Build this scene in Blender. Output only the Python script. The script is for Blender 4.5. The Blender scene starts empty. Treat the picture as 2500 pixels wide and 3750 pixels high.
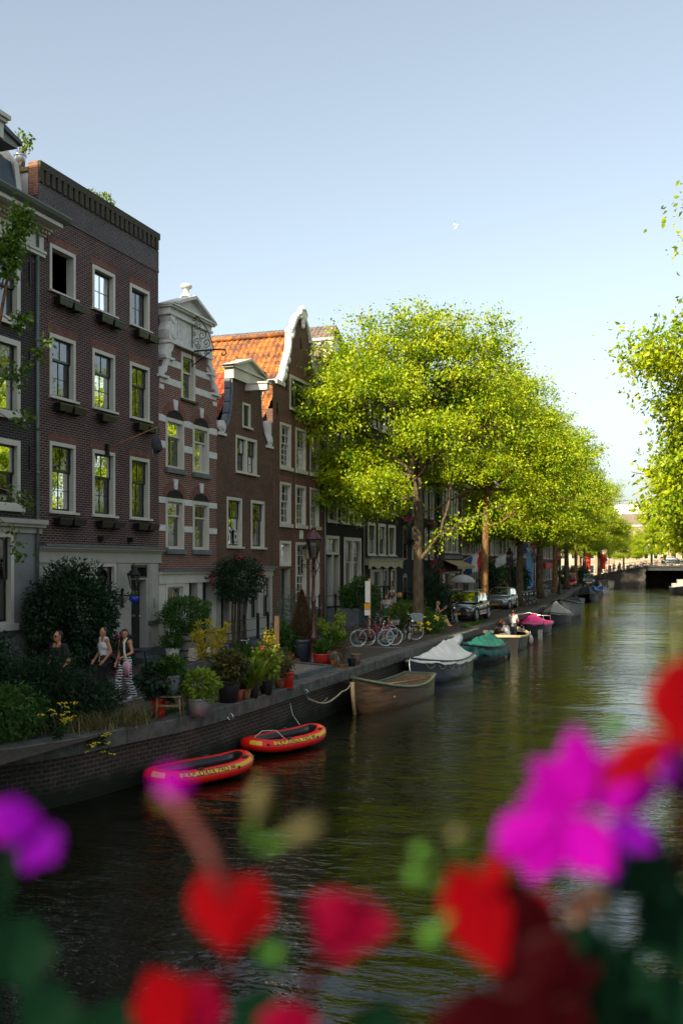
import bpy, math, random
import numpy as np
from mathutils import Vector, Matrix, Euler, noise as mnoise
R = math.radians
PI = math.pi
SC = bpy.context.scene
COL = SC.collection
EYE = 3.15            # height of the camera above the street
FX = -16.27           # plane of the house fronts (X); the canal runs along +Y
WATER = -1.15
FPX = 3645.8
TH = math.atan(1285 / FPX)
SN, CS = math.sin(TH), math.cos(TH)

def direction(px, py):
    a = (px - 1250) / FPX; b = (2065 - py) / FPX
    return Vector((-SN + CS * a, CS + SN * a, b))
def ground(px, py, z=0.0):
    d = direction(px, py); t = (z - EYE) / d.z
    return Vector((d.x * t, d.y * t, z))
def at_depth(px, py, t):
    return Vector((0, 0, EYE)) + direction(px, py) * t

QUAY = [(-30, -30), (0, -26), (10, -15.5), (13.6, -11.2), (14.7, -10.6), (15.7, -10.32), (16.8, -10.15), (18.4, -9.75), (22, -9.65), (40, -9.75), (60, -9.95), (75, -10.35), (90, -11.1), (105, -12.2), (134, -14.2), (160, -15.6), (186, -16.6)]
def quay_x(y):
    return float(np.interp(y, [p[0] for p in QUAY], [p[1] for p in QUAY]))
def front_x(y):
    return FX if y < 80 else FX + (quay_x(y) - quay_x(80))

# ------------------------------------------------------------------ materials
MATS = {}
def _new(name):
    m = bpy.data.materials.new(name); m.use_nodes = True
    nt = m.node_tree
    for n in list(nt.nodes): nt.nodes.remove(n)
    out = nt.nodes.new('ShaderNodeOutputMaterial')
    return m, nt, out
def mat(name, col, rough=0.7, var=0.12, scale=3.0, metal=0.0, bump=0.0, bscale=40.0, spec=0.5, coat=0.0, stretch=(1, 1, 1)):
    """a painted, stone, cloth or metal surface with a little procedural variation of tone"""
    if name in MATS: return MATS[name]
    m, nt, out = _new(name)
    p = nt.nodes.new('ShaderNodeBsdfPrincipled')
    nt.links.new(p.outputs[0], out.inputs[0])
    tc = nt.nodes.new('ShaderNodeTexCoord')
    mp = nt.nodes.new('ShaderNodeMapping'); mp.inputs['Scale'].default_value = stretch
    nt.links.new(tc.outputs['Object'], mp.inputs[0])
    n = nt.nodes.new('ShaderNodeTexNoise'); n.inputs['Scale'].default_value = scale; n.inputs['Detail'].default_value = 6
    n.inputs['Roughness'].default_value = 0.65
    nt.links.new(mp.outputs[0], n.inputs['Vector'])
    r = nt.nodes.new('ShaderNodeValToRGB')
    c = col
    r.color_ramp.elements[0].position = 0.3; r.color_ramp.elements[1].position = 0.72
    r.color_ramp.elements[0].color = (*[max(0, x * (1 - var * 1.6)) for x in c], 1)
    r.color_ramp.elements[1].color = (*[min(1, x * (1 + var)) for x in c], 1)
    nt.links.new(n.outputs['Fac'], r.inputs[0])
    nt.links.new(r.outputs[0], p.inputs['Base Color'])
    p.inputs['Roughness'].default_value = rough
    p.inputs['Metallic'].default_value = metal
    p.inputs['Specular IOR Level'].default_value = spec
    p.inputs['Coat Weight'].default_value = coat
    if bump:
        b = nt.nodes.new('ShaderNodeBump'); b.inputs['Strength'].default_value = bump; b.inputs['Distance'].default_value = 0.02
        n2 = nt.nodes.new('ShaderNodeTexNoise'); n2.inputs['Scale'].default_value = bscale; n2.inputs['Detail'].default_value = 5
        nt.links.new(mp.outputs[0], n2.inputs['Vector'])
        nt.links.new(n2.outputs['Fac'], b.inputs['Height']); nt.links.new(b.outputs[0], p.inputs['Normal'])
    MATS[name] = m
    return m

def brick_mat(name, c1, c2, mortar, bw=0.22, rh=0.066, ms=0.009, axis='YZ', rough=0.85, stain=0.5, grime=(0.03, 0.03, 0.028)):
    if name in MATS: return MATS[name]
    m, nt, out = _new(name); L = nt.links.new
    p = nt.nodes.new('ShaderNodeBsdfPrincipled'); L(p.outputs[0], out.inputs[0])
    p.inputs['Roughness'].default_value = rough; p.inputs['Specular IOR Level'].default_value = 0.25
    tc = nt.nodes.new('ShaderNodeTexCoord'); sp = nt.nodes.new('ShaderNodeSeparateXYZ'); L(tc.outputs['Object'], sp.inputs[0])
    cb = nt.nodes.new('ShaderNodeCombineXYZ')
    if axis == 'YZ':
        ad = nt.nodes.new('ShaderNodeMath'); ad.operation = 'ADD'; L(sp.outputs['X'], ad.inputs[0]); L(sp.outputs['Y'], ad.inputs[1])
        L(ad.outputs[0], cb.inputs['X']); L(sp.outputs['Z'], cb.inputs['Y'])
    else:
        L(sp.outputs['Y'], cb.inputs['X']); L(sp.outputs['X'], cb.inputs['Y'])
    bt = nt.nodes.new('ShaderNodeTexBrick')
    bt.inputs['Scale'].default_value = 1.0; bt.inputs['Brick Width'].default_value = bw; bt.inputs['Row Height'].default_value = rh
    bt.inputs['Mortar Size'].default_value = ms; bt.inputs['Mortar Smooth'].default_value = 0.3; bt.inputs['Bias'].default_value = 0.0
    bt.inputs['Color1'].default_value = (*c1, 1); bt.inputs['Color2'].default_value = (*c2, 1); bt.inputs['Mortar'].default_value = (*mortar, 1)
    # slight wobble so that the courses are not ruler straight
    nz = nt.nodes.new('ShaderNodeTexNoise'); nz.inputs['Scale'].default_value = 1.3; L(cb.outputs[0], nz.inputs['Vector'])
    vm = nt.nodes.new('ShaderNodeVectorMath'); vm.operation = 'SCALE'; vm.inputs['Scale'].default_value = 0.03
    L(nz.outputs['Color'], vm.inputs[0])
    va = nt.nodes.new('ShaderNodeVectorMath'); va.operation = 'ADD'; L(cb.outputs[0], va.inputs[0]); L(vm.outputs[0], va.inputs[1])
    L(va.outputs[0], bt.inputs['Vector'])
    n1 = nt.nodes.new('ShaderNodeTexNoise'); n1.inputs['Scale'].default_value = 0.9; n1.inputs['Detail'].default_value = 7; n1.inputs['Roughness'].default_value = 0.7
    L(cb.outputs[0], n1.inputs['Vector'])
    r1 = nt.nodes.new('ShaderNodeValToRGB'); r1.color_ramp.elements[0].position = 0.42; r1.color_ramp.elements[1].position = 0.75
    r1.color_ramp.elements[0].color = (0, 0, 0, 1); r1.color_ramp.elements[1].color = (stain, stain, stain, 1)
    L(n1.outputs['Fac'], r1.inputs[0])
    mx = nt.nodes.new('ShaderNodeMixRGB'); L(r1.outputs[0], mx.inputs[0]); L(bt.outputs['Color'], mx.inputs[1]); mx.inputs[2].default_value = (*grime, 1)
    n2 = nt.nodes.new('ShaderNodeTexNoise'); n2.inputs['Scale'].default_value = 14; n2.inputs['Detail'].default_value = 3; L(cb.outputs[0], n2.inputs['Vector'])
    mr = nt.nodes.new('ShaderNodeMapRange'); mr.inputs['To Min'].default_value = 0.40; mr.inputs['To Max'].default_value = 1.55
    L(n2.outputs['Fac'], mr.inputs['Value'])
    mm = nt.nodes.new('ShaderNodeMixRGB'); mm.blend_type = 'MULTIPLY'; mm.inputs[0].default_value = 1; L(mx.outputs[0], mm.inputs[1]); L(mr.outputs[0], mm.inputs[2])
    L(mm.outputs[0], p.inputs['Base Color'])
    b = nt.nodes.new('ShaderNodeBump'); b.inputs['Strength'].default_value = 0.5; b.inputs['Distance'].default_value = 0.01
    inv = nt.nodes.new('ShaderNodeMath'); inv.operation = 'SUBTRACT'; inv.inputs[0].default_value = 1; L(bt.outputs['Fac'], inv.inputs[1])
    L(inv.outputs[0], b.inputs['Height']); L(b.outputs[0], p.inputs['Normal'])
    MATS[name] = m
    return m

def leaf_mat(name, c1, c2, trans=0.45, scale=0.5, rough=0.45, spec=0.35):
    if name in MATS: return MATS[name]
    m, nt, out = _new(name); L = nt.links.new
    tc = nt.nodes.new('ShaderNodeTexCoord')
    n = nt.nodes.new('ShaderNodeTexNoise'); n.inputs['Scale'].default_value = scale; n.inputs['Detail'].default_value = 8; n.inputs['Roughness'].default_value = 0.8
    L(tc.outputs['Object'], n.inputs['Vector'])
    r = nt.nodes.new('ShaderNodeValToRGB'); r.color_ramp.elements[0].position = 0.35; r.color_ramp.elements[1].position = 0.68
    r.color_ramp.elements[0].color = (*c1, 1); r.color_ramp.elements[1].color = (*c2, 1)
    L(n.outputs['Fac'], r.inputs[0])
    p = nt.nodes.new('ShaderNodeBsdfPrincipled'); p.inputs['Roughness'].default_value = rough; p.inputs['Specular IOR Level'].default_value = spec
    L(r.outputs[0], p.inputs['Base Color'])
    t = nt.nodes.new('ShaderNodeBsdfTranslucent'); L(r.outputs[0], t.inputs['Color'])
    mx = nt.nodes.new('ShaderNodeMixShader'); mx.inputs[0].default_value = trans
    L(p.outputs[0], mx.inputs[1]); L(t.outputs[0], mx.inputs[2]); L(mx.outputs[0], out.inputs[0])
    MATS[name] = m
    return m

def glass_mat(name='window glass', tint=(0.75, 0.82, 0.85), refl=1.0, dark=0.55):
    if name in MATS: return MATS[name]
    m, nt, out = _new(name); L = nt.links.new
    g = nt.nodes.new('ShaderNodeBsdfGlossy'); g.inputs['Roughness'].default_value = 0.015; g.inputs['Color'].default_value = (0.95, 0.97, 1, 1)
    t = nt.nodes.new('ShaderNodeBsdfTransparent'); t.inputs['Color'].default_value = (*[x * (1 - dark) for x in tint], 1)
    fr = nt.nodes.new('ShaderNodeFresnel'); fr.inputs['IOR'].default_value = 1.55
    mu = nt.nodes.new('ShaderNodeMath'); mu.operation = 'MULTIPLY_ADD'; mu.use_clamp = True; L(fr.outputs[0], mu.inputs[0]); mu.inputs[1].default_value = 1.5 * refl; mu.inputs[2].default_value = 0.07 * refl
    tc = nt.nodes.new('ShaderNodeTexCoord')
    n = nt.nodes.new('ShaderNodeTexNoise'); n.inputs['Scale'].default_value = 2.2; n.inputs['Detail'].default_value = 1; L(tc.outputs['Object'], n.inputs['Vector'])
    b = nt.nodes.new('ShaderNodeBump'); b.inputs['Strength'].default_value = 0.12; b.inputs['Distance'].default_value = 0.03
    L(n.outputs['Fac'], b.inputs['Height']); L(b.outputs[0], g.inputs['Normal'])
    mx = nt.nodes.new('ShaderNodeMixShader'); L(mu.outputs[0], mx.inputs[0]); L(t.outputs[0], mx.inputs[1]); L(g.outputs[0], mx.inputs[2]); L(mx.outputs[0], out.inputs[0])
    MATS[name] = m
    return m

# ------------------------------------------------------------------ mesh building
class MB:
    def __init__(s): s.v = []; s.f = []; s.sm = []
    def add(s, vs, fs, smooth=False):
        o = len(s.v); s.v += [tuple(v) for v in vs]; s.f += [tuple(i + o for i in f) for f in fs]; s.sm += [smooth] * len(fs); return s
    def box(s, x0, x1, y0, y1, z0, z1):
        x0, x1 = min(x0, x1), max(x0, x1); y0, y1 = min(y0, y1), max(y0, y1); z0, z1 = min(z0, z1), max(z0, z1)
        return s.add([(x0, y0, z0), (x1, y0, z0), (x1, y1, z0), (x0, y1, z0), (x0, y0, z1), (x1, y0, z1), (x1, y1, z1), (x0, y1, z1)],
                     [(0, 3, 2, 1), (4, 5, 6, 7), (0, 1, 5, 4), (1, 2, 6, 5), (2, 3, 7, 6), (3, 0, 4, 7)])
    def quad(s, a, b, c, d): return s.add([a, b, c, d], [(0, 1, 2, 3)])
    def tube(s, pts, rad, n=8, cap=True, smooth=True):
        """tube through pts; rad a number or one per point"""
        pts = [Vector(p) for p in pts]; k = len(pts)
        if not hasattr(rad, '__len__'): rad = [rad] * k
        vs = []; up = Vector((0, 0, 1)); prev = None
        for i, p in enumerate(pts):
            d = (pts[min(i + 1, k - 1)] - pts[max(i - 1, 0)])
            if d.length < 1e-9: d = Vector((0, 0, 1))
            d.normalize()
            if prev is None:
                a = d.cross(up if abs(d.z) < 0.95 else Vector((1, 0, 0))).normalized()
            else:
                a = (prev - d * prev.dot(d))
                a = a.normalized() if a.length > 1e-6 else d.orthogonal().normalized()
            prev = a; b = d.cross(a)
            for j in range(n):
                t = 2 * PI * j / n
                vs.append(p + (a * math.cos(t) + b * math.sin(t)) * rad[i])
        fs = [(i * n + j, i * n + (j + 1) % n, (i + 1) * n + (j + 1) % n, (i + 1) * n + j) for i in range(k - 1) for j in range(n)]
        o = len(s.v); s.add(vs, fs, smooth)
        if cap: s.f += [tuple(o + j for j in range(n - 1, -1, -1)), tuple(o + (k - 1) * n + j for j in range(n))]; s.sm += [False, False]
        return s
    def lathe(s, prof, c=(0, 0, 0), n=20, smooth=True, sx=1, sy=1):
        """profile [(radius, z)] turned about the vertical through c"""
        vs = [(c[0] + r * sx * math.cos(2 * PI * j / n), c[1] + r * sy * math.sin(2 * PI * j / n), c[2] + z) for r, z in prof for j in range(n)]
        k = len(prof)
        fs = [(i * n + j, i * n + (j + 1) % n, (i + 1) * n + (j + 1) % n, (i + 1) * n + j) for i in range(k - 1) for j in range(n)]
        o = len(s.v); s.add(vs, fs, smooth)
        s.f += [tuple(o + j for j in range(n - 1, -1, -1)), tuple(o + (k - 1) * n + j for j in range(n))]; s.sm += [False, False]
        return s
    def prism(s, poly, axis, a, b):
        """poly of 2-D points swept along axis ('x','y','z') from a to b"""
        def mk(p, t): return (t, p[0], p[1]) if axis == 'x' else ((p[0], t, p[1]) if axis == 'y' else (p[0], p[1], t))
        n = len(poly); vs = [mk(p, a) for p in poly] + [mk(p, b) for p in poly]
        return s.add(vs, [tuple(range(n)), tuple(range(2 * n - 1, n - 1, -1))] + [(i, i + n, (i + 1) % n + n, (i + 1) % n) for i in range(n)])
    def ball(s, c, r, n=12, m=8, rot=None):
        r = r if hasattr(r, '__len__') else (r, r, r)
        vs = []
        for i in range(m + 1):
            ph = PI * i / m
            for j in range(n):
                t = 2 * PI * j / n
                v = Vector((r[0] * math.sin(ph) * math.cos(t), r[1] * math.sin(ph) * math.sin(t), r[2] * math.cos(ph)))
                if rot is not None: v = rot @ v
                vs.append(v + Vector(c))
        fs = [(i * n + j, (i + 1) * n + j, (i + 1) * n + (j + 1) % n, i * n + (j + 1) % n) for i in range(m) for j in range(n)]
        return s.add(vs, fs, True)
    def loft(s, rings, closed=True, cap=True, smooth=True):
        n = len(rings[0]); k = len(rings); vs = [p for r in rings for p in r]
        m = n if closed else n - 1
        fs = [(i * n + j, i * n + (j + 1) % n, (i + 1) * n + (j + 1) % n, (i + 1) * n + j) for i in range(k - 1) for j in range(m)]
        o = len(s.v); s.add(vs, fs, smooth)
        if cap and closed: s.f += [tuple(o + j for j in range(n - 1, -1, -1)), tuple(o + (k - 1) * n + j for j in range(n))]; s.sm += [False, False]
        return s
    def xf(s, M, start=0):
        s.v[start:] = [tuple(M @ Vector(v)) for v in s.v[start:]]; return s
    def build(s, name, m, parent=None, loc=None, rot=None, fix=True):
        me = bpy.data.meshes.new(name)
        me.from_pydata(s.v, [], s.f)
        me.polygons.foreach_set('use_smooth', s.sm)
        ms = m if isinstance(m, (list, tuple)) else [m]
        for q in ms: me.materials.append(q)
        me.validate(); 
        if fix:
            import bmesh
            bm = bmesh.new(); bm.from_mesh(me); bmesh.ops.remove_doubles(bm, verts=bm.verts, dist=1e-5)
            bmesh.ops.recalc_face_normals(bm, faces=bm.faces); bm.to_mesh(me); bm.free()
        me.update()
        o = bpy.data.objects.new(name, me); COL.objects.link(o)
        if parent is not None: o.parent = parent
        if loc is not None: o.location = loc
        if rot is not None: o.rotation_euler = rot
        return o

def remeshed(mb, name, m, parent=None, voxel=0.014, smooth=3, loc=None, rot=None, dense=1):
    """fuse overlapping volumes into one continuous skin"""
    o = mb.build(name, m, None, fix=False)
    md = o.modifiers.new('r', 'REMESH'); md.mode = 'VOXEL'; md.voxel_size = voxel; md.use_smooth_shade = True
    sm = o.modifiers.new('s', 'SMOOTH'); sm.iterations = smooth; sm.factor = 0.5
    dg = bpy.context.evaluated_depsgraph_get(); dg.update()
    me = bpy.data.meshes.new_from_object(o.evaluated_get(dg))
    o.modifiers.clear(); old = o.data; o.data = me; bpy.data.meshes.remove(old)
    me.name = name
    if not me.materials: me.materials.append(m)
    if parent is not None: o.parent = parent
    if loc is not None: o.location = loc
    if rot is not None: o.rotation_euler = rot
    return o

def tag(o, label=None, cat=None, group=None, kind=None):
    if label: o['label'] = label
    if cat: o['category'] = cat
    if group: o['group'] = group
    if kind: o['kind'] = kind
    return o
def thing(name, label, cat, loc=(0, 0, 0), rz=0.0, group=None):
    o = bpy.data.objects.new(name, None); COL.objects.link(o)
    o.location = loc; o.rotation_euler = (0, 0, rz); o.empty_display_size = 0.2
    return tag(o, label, cat, group)
KIDS = {}
def children(o): return [c for c in COL.objects if c.parent == o]
def copy_tree(o, loc=None, rz=None, label=None, group=None, scale=None, _m=None):
    """a copy of a thing with copies of its parts and sub-parts (mesh data shared)"""
    if _m is None:
        _m = {}
        for c in COL.objects:
            if c.parent: _m.setdefault(c.parent.name, []).append(c)
    c = o.copy(); COL.objects.link(c)
    for ch in _m.get(o.name, []):
        q = copy_tree(ch, _m=_m); q.parent = c
    if loc is not None: c.location = loc
    if rz is not None: c.rotation_euler = (o.rotation_euler[0], o.rotation_euler[1], rz)
    if label: c['label'] = label
    if group: c['group'] = group
    if scale is not None: c.scale = scale if hasattr(scale, '__len__') else (scale,) * 3
    return c

def text_obj(s, size, m, parent, loc, rot, name='lettering', ext=0.002, bold=0.0, align='CENTER'):
    cu = bpy.data.curves.new(name, 'FONT'); cu.body = s; cu.size = size; cu.extrude = ext; cu.offset = bold
    cu.align_x = align; cu.align_y = 'CENTER'; cu.materials.append(m)
    t = bpy.data.objects.new(name, cu); COL.objects.link(t)
    dg = bpy.context.evaluated_depsgraph_get(); dg.update()
    me = bpy.data.meshes.new_from_object(t.evaluated_get(dg)); bpy.data.objects.remove(t)
    me.materials.clear(); me.materials.append(m)
    o = bpy.data.objects.new(name, me); COL.objects.link(o)
    if parent is not None: o.parent = parent
    o.location = loc; o.rotation_euler = rot
    return o

def leaf_mesh(P, D, size, rng, aspect=0.55, fold=0.25, size_var=0.35):
    """P (n,3) points, D (n,3) pointing directions: one pointed folded leaf per point. returns verts, faces"""
    n = len(P)
    D = D / (np.linalg.norm(D, axis=1, keepdims=True) + 1e-9)
    Rn = rng.normal(size=(n, 3)); S = np.cross(D, Rn); S /= (np.linalg.norm(S, axis=1, keepdims=True) + 1e-9)
    N = np.cross(D, S)
    L = size * (1 + size_var * rng.uniform(-1, 1, (n, 1)))
    a = P; b = P + D * L * 0.5 + S * L * aspect * 0.5 + N * L * fold * 0.3
    c = P + D * L + N * L * -0.1; d = P + D * L * 0.5 - S * L * aspect * 0.5 + N * L * fold * 0.3
    V = np.stack([a, b, c, d], axis=1).reshape(-1, 3)
    i = np.arange(n) * 4
    F = np.concatenate([np.stack([i, i + 1, i + 2], 1), np.stack([i, i + 2, i + 3], 1)], 0)
    return V, F
def np_object(V, F, name, m, parent=None, smooth=False):
    me = bpy.data.meshes.new(name); k = F.shape[1]
    me.vertices.add(len(V)); me.vertices.foreach_set('co', np.ascontiguousarray(V, dtype=np.float32).ravel())
    me.loops.add(F.size); me.loops.foreach_set('vertex_index', np.ascontiguousarray(F, dtype=np.int32).ravel())
    me.polygons.add(len(F)); me.polygons.foreach_set('loop_start', np.arange(0, F.size, k, dtype=np.int32))
    me.polygons.foreach_set('loop_total', np.full(len(F), k, dtype=np.int32))
    me.materials.append(m); me.update(calc_edges=True); me.validate()
    o = bpy.data.objects.new(name, me); COL.objects.link(o)
    if parent is not None: o.parent = parent
    return o

# common materials
WHITE = mat('white paint', (0.55, 0.53, 0.46), 0.5, 0.08, 2.0)
CREAM = mat('cream paint', (0.37, 0.36, 0.32), 0.5, 0.08, 2.0)
GREYW = mat('grey white plaster', (0.22, 0.225, 0.22), 0.7, 0.14, 1.2)
BGREEN = mat('black green paint', (0.008, 0.016, 0.015), 0.25, 0.1)
BLACK = mat('black paint', (0.008, 0.008, 0.009), 0.35, 0.1)
IRON = mat('black iron', (0.012, 0.012, 0.013), 0.5, 0.2, metal=0.3)
BLUESTONE = mat('grey blue stone', (0.075, 0.088, 0.10), 0.7, 0.25, 4, bump=0.3)
STONE = mat('quay stone', (0.095, 0.092, 0.082), 0.9, 0.4, 3.5, bump=0.5, bscale=30)
LEAD = mat('lead flashing', (0.13, 0.15, 0.18), 0.5, 0.2, 3, metal=0.2)
TERRA = mat('terracotta', (0.36, 0.09, 0.035), 0.75, 0.18, 8, bump=0.1)
RUBBER = mat('black rubber', (0.012, 0.012, 0.012), 0.7, 0.1)
CHROME = mat('chrome', (0.6, 0.6, 0.6), 0.25, 0.05, metal=0.9)
SKIN = mat('skin', (0.42, 0.20, 0.12), 0.55, 0.06, 12)
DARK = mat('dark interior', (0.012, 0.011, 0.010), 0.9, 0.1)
CURTAIN = mat('net curtain', (0.36, 0.37, 0.36), 0.9, 0.25, 9, stretch=(1, 3, 0.1))
GLASS = glass_mat()
SOIL = mat('soil', (0.05, 0.04, 0.03), 0.95, 0.4, 12, bump=0.8)
# ------------------------------------------------------------------ camera, sky, sun
cam_d = bpy.data.cameras.new('camera'); cam = bpy.data.objects.new('camera', cam_d); COL.objects.link(cam)
cam.location = (0, 0, EYE); cam.rotation_euler = (R(90), 0, TH)
cam_d.sensor_fit = 'VERTICAL'; cam_d.sensor_height = 36; cam_d.lens = 35; cam_d.shift_y = 190 / 3750
cam_d.clip_start = 0.05; cam_d.clip_end = 5000
cam_d.dof.use_dof = True; cam_d.dof.focus_distance = 32; cam_d.dof.aperture_fstop = 2.5
SC.camera = cam
SUN_AZ, SUN_EL = R(17), R(33)     # light travels towards +Y and a little to +X
sd = Vector((math.sin(SUN_AZ) * math.cos(SUN_EL), math.cos(SUN_AZ) * math.cos(SUN_EL), -math.sin(SUN_EL)))
sl = bpy.data.lights.new('sun', 'SUN'); sl.energy = 5.0; sl.angle = R(0.5); sl.color = (1.0, 0.85, 0.56)
so = bpy.data.objects.new('sun', sl); COL.objects.link(so); so.rotation_euler = sd.to_track_quat('-Z', 'Y').to_euler()
so.location = (-20, -60, 60)
w = bpy.data.worlds.new('World'); SC.world = w; w.use_nodes = True
nt = w.node_tree; bg = nt.nodes['Background']
sky = nt.nodes.new('ShaderNodeTexSky'); sky.sky_type = 'NISHITA'; sky.sun_disc = False
sky.sun_elevation = SUN_EL
to_sun = -sd
sky.sun_rotation = math.atan2(to_sun.x, to_sun.y)
sky.air_density = 1.0; sky.dust_density = 3.2; sky.ozone_density = 0.7; sky.altitude = 0
hs = nt.nodes.new('ShaderNodeHueSaturation'); hs.inputs['Saturation'].default_value = 0.62
nt.links.new(sky.outputs[0], hs.inputs['Color']); tn = nt.nodes.new('ShaderNodeMixRGB'); tn.blend_type = 'MULTIPLY'; tn.inputs[0].default_value = 1; tn.inputs[2].default_value = (0.97, 1.0, 0.96, 1); nt.links.new(hs.outputs[0], tn.inputs[1]); nt.links.new(tn.outputs[0], bg.inputs[0]); bg.inputs[1].default_value = 0.13
SC.view_settings.view_transform = 'Standard'; SC.view_settings.look = 'None'; SC.view_settings.gamma = 1.0; SC.view_settings.exposure = 1.0
cy = SC.cycles
cy.max_bounces = 6; cy.diffuse_bounces = 2; cy.glossy_bounces = 3; cy.transmission_bounces = 4; cy.transparent_max_bounces = 8
cy.use_denoising = True; cy.use_adaptive_sampling = True; cy.adaptive_threshold = 0.015
cy.caustics_reflective = False; cy.caustics_refractive = False; cy.sample_clamp_indirect = 6.0

# ------------------------------------------------------------------ ground, road, quay, water
def strip(name, xa, xb, z, m, ys, **k):
    mb = MB()
    for a, b in zip(ys[:-1], ys[1:]):
        mb.quad((xa(a), a, z), (xb(a), a, z), (xb(b), b, z), (xa(b), b, z))
    o = mb.build(name, m); tag(o, kind='structure'); return o
def steps(a, b, d=4.0):
    n = max(1, int((b - a) / d)); return [a + (b - a) * i / n for i in range(n + 1)]
def right_x(y): return float(np.interp(y, [-40, 40, 60, 100, 140, 190], [4.6, 4.4, 4.0, 2.8, .2, -.4]))
earth = mat('trodden ground', (0.07, 0.062, 0.05), 0.95, 0.3, 0.8, bump=0.4)
gm = MB()
ys = sorted(set(steps(-30, 186, 6) + [p[0] for p in QUAY]))
for a, b in zip(ys[:-1], ys[1:]):
    gm.quad((-900, a, -0.02), (quay_x(a) - 0.3, a, -0.02), (quay_x(b) - 0.3, b, -0.02), (-900, b, -0.02))
    gm.quad((right_x(a) + 0.3, a, -0.02), (900, a, -0.02), (900, b, -0.02), (right_x(b) + 0.3, b, -0.02))
gm.quad((-900, -900, -0.02), (900, -900, -0.02), (900, -30, -0.02), (-900, -30, -0.02))
gm.quad((-900, 186, -0.02), (-16.9, 186, -0.02), (-16.9, 1500, -0.02), (-900, 1500, -0.02))
gm.quad((1.5, 186, -0.02), (900, 186, -0.02), (900, 1500, -0.02), (1.5, 1500, -0.02))
gm.quad((-16.9, 226, -0.02), (1.5, 226, -0.02), (1.5, 1500, -0.02), (-16.9, 1500, -0.02))
tag(gm.build('ground', earth), kind='structure')

# water: real small waves near the camera, the same wave field carried on by the bump farther off
def water_mat():
    m, nt, out = _new('canal water'); L = nt.links.new
    p = nt.nodes.new('ShaderNodeBsdfPrincipled'); L(p.outputs[0], out.inputs[0])
    p.inputs['Base Color'].default_value = (0.0055, 0.006, 0.0015, 1); p.inputs['Roughness'].default_value = 0.03
    p.inputs['IOR'].default_value = 1.36; p.inputs['Specular IOR Level'].default_value = 0.6
    pn = nt.nodes.new('ShaderNodeTexNoise'); pn.inputs['Scale'].default_value = 0.09; pn.inputs['Detail'].default_value = 3; tq = nt.nodes.new('ShaderNodeTexCoord'); L(tq.outputs['Object'], pn.inputs['Vector'])
    pr_ = nt.nodes.new('ShaderNodeMapRange'); pr_.inputs['From Min'].default_value = .35; pr_.inputs['From Max'].default_value = .65; pr_.inputs['To Min'].default_value = .25; pr_.inputs['To Max'].default_value = 1.0; L(pn.outputs['Fac'], pr_.inputs['Value'])
    tc = nt.nodes.new('ShaderNodeTexCoord')
    last = None
    for sc, st, strg, dist in ((0.22, (0.6, 1.5, 1), 0.5, 0.22), (0.8, (0.8, 1.5, 1), 0.5, 0.10), (2.6, (0.8, 1.7, 1), 0.6, 0.06), (7.0, (1, 1.9, 1), 0.6, 0.022)):
        mp = nt.nodes.new('ShaderNodeMapping'); mp.inputs['Scale'].default_value = st; mp.inputs['Rotation'].default_value = (0, 0, R(-16))
        L(tc.outputs['Object'], mp.inputs[0])
        n = nt.nodes.new('ShaderNodeTexNoise'); n.inputs['Scale'].default_value = sc; n.inputs['Detail'].default_value = 2.5; n.inputs['Distortion'].default_value = 0.6
        L(mp.outputs[0], n.inputs['Vector'])
        b = nt.nodes.new('ShaderNodeBump'); b.inputs['Strength'].default_value = strg; b.inputs['Distance'].default_value = dist
        L(n.outputs['Fac'], b.inputs['Height'])
        if sc > 2:
            ml = nt.nodes.new('ShaderNodeMath'); ml.operation = 'MULTIPLY'; ml.inputs[1].default_value = strg; L(pr_.outputs[0], ml.inputs[0]); L(ml.outputs[0], b.inputs['Strength'])
        if last: L(last.outputs[0], b.inputs['Normal'])
        last = b
    L(last.outputs[0], p.inputs['Normal'])
    return m
wm = MB(); wm.quad((-30, -30, WATER), (12, -30, WATER), (12, 240, WATER), (-30, 240, WATER))
tag(wm.build('water', water_mat(), fix=False), kind='structure')

# street: brick lane, parking strip, pavement, kerbs, painted lines
CLINK = brick_mat('street clinkers', (0.06, 0.044, 0.038), (0.04, 0.033, 0.03), (0.02, 0.019, 0.016), 0.20, 0.10, 0.008, 'XY', 0.9, 0.5)
CLINK2 = brick_mat('parking clinkers', (0.10, 0.068, 0.052), (0.062, 0.05, 0.042), (0.03, 0.028, 0.022), 0.20, 0.10, 0.012, 'XY', 0.9, 0.6, grime=(0.06, 0.052, 0.04))
PAVE = brick_mat('pavement bricks', (0.11, 0.055, 0.045), (0.075, 0.045, 0.038), (0.04, 0.035, 0.03), 0.20, 0.10, 0.008, 'XY', 0.9, 0.4)
ASPH = mat('dark road surface', (0.036, 0.033, 0.033), 0.9, 0.25, 6, bump=0.3)
YS = steps(-28, 12, 5)[:-1] + steps(12, 186, 3)
far = lambda off: (lambda y: (quay_x(max(y, 18.4)) + off))
strip('road', far(-4.62), far(-2.56), 0.0, ASPH, steps(-28, 186, 3))
strip('parking_strip', far(-2.555), far(-0.45), 0.0, CLINK2, steps(-28, 186, 3))
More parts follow.
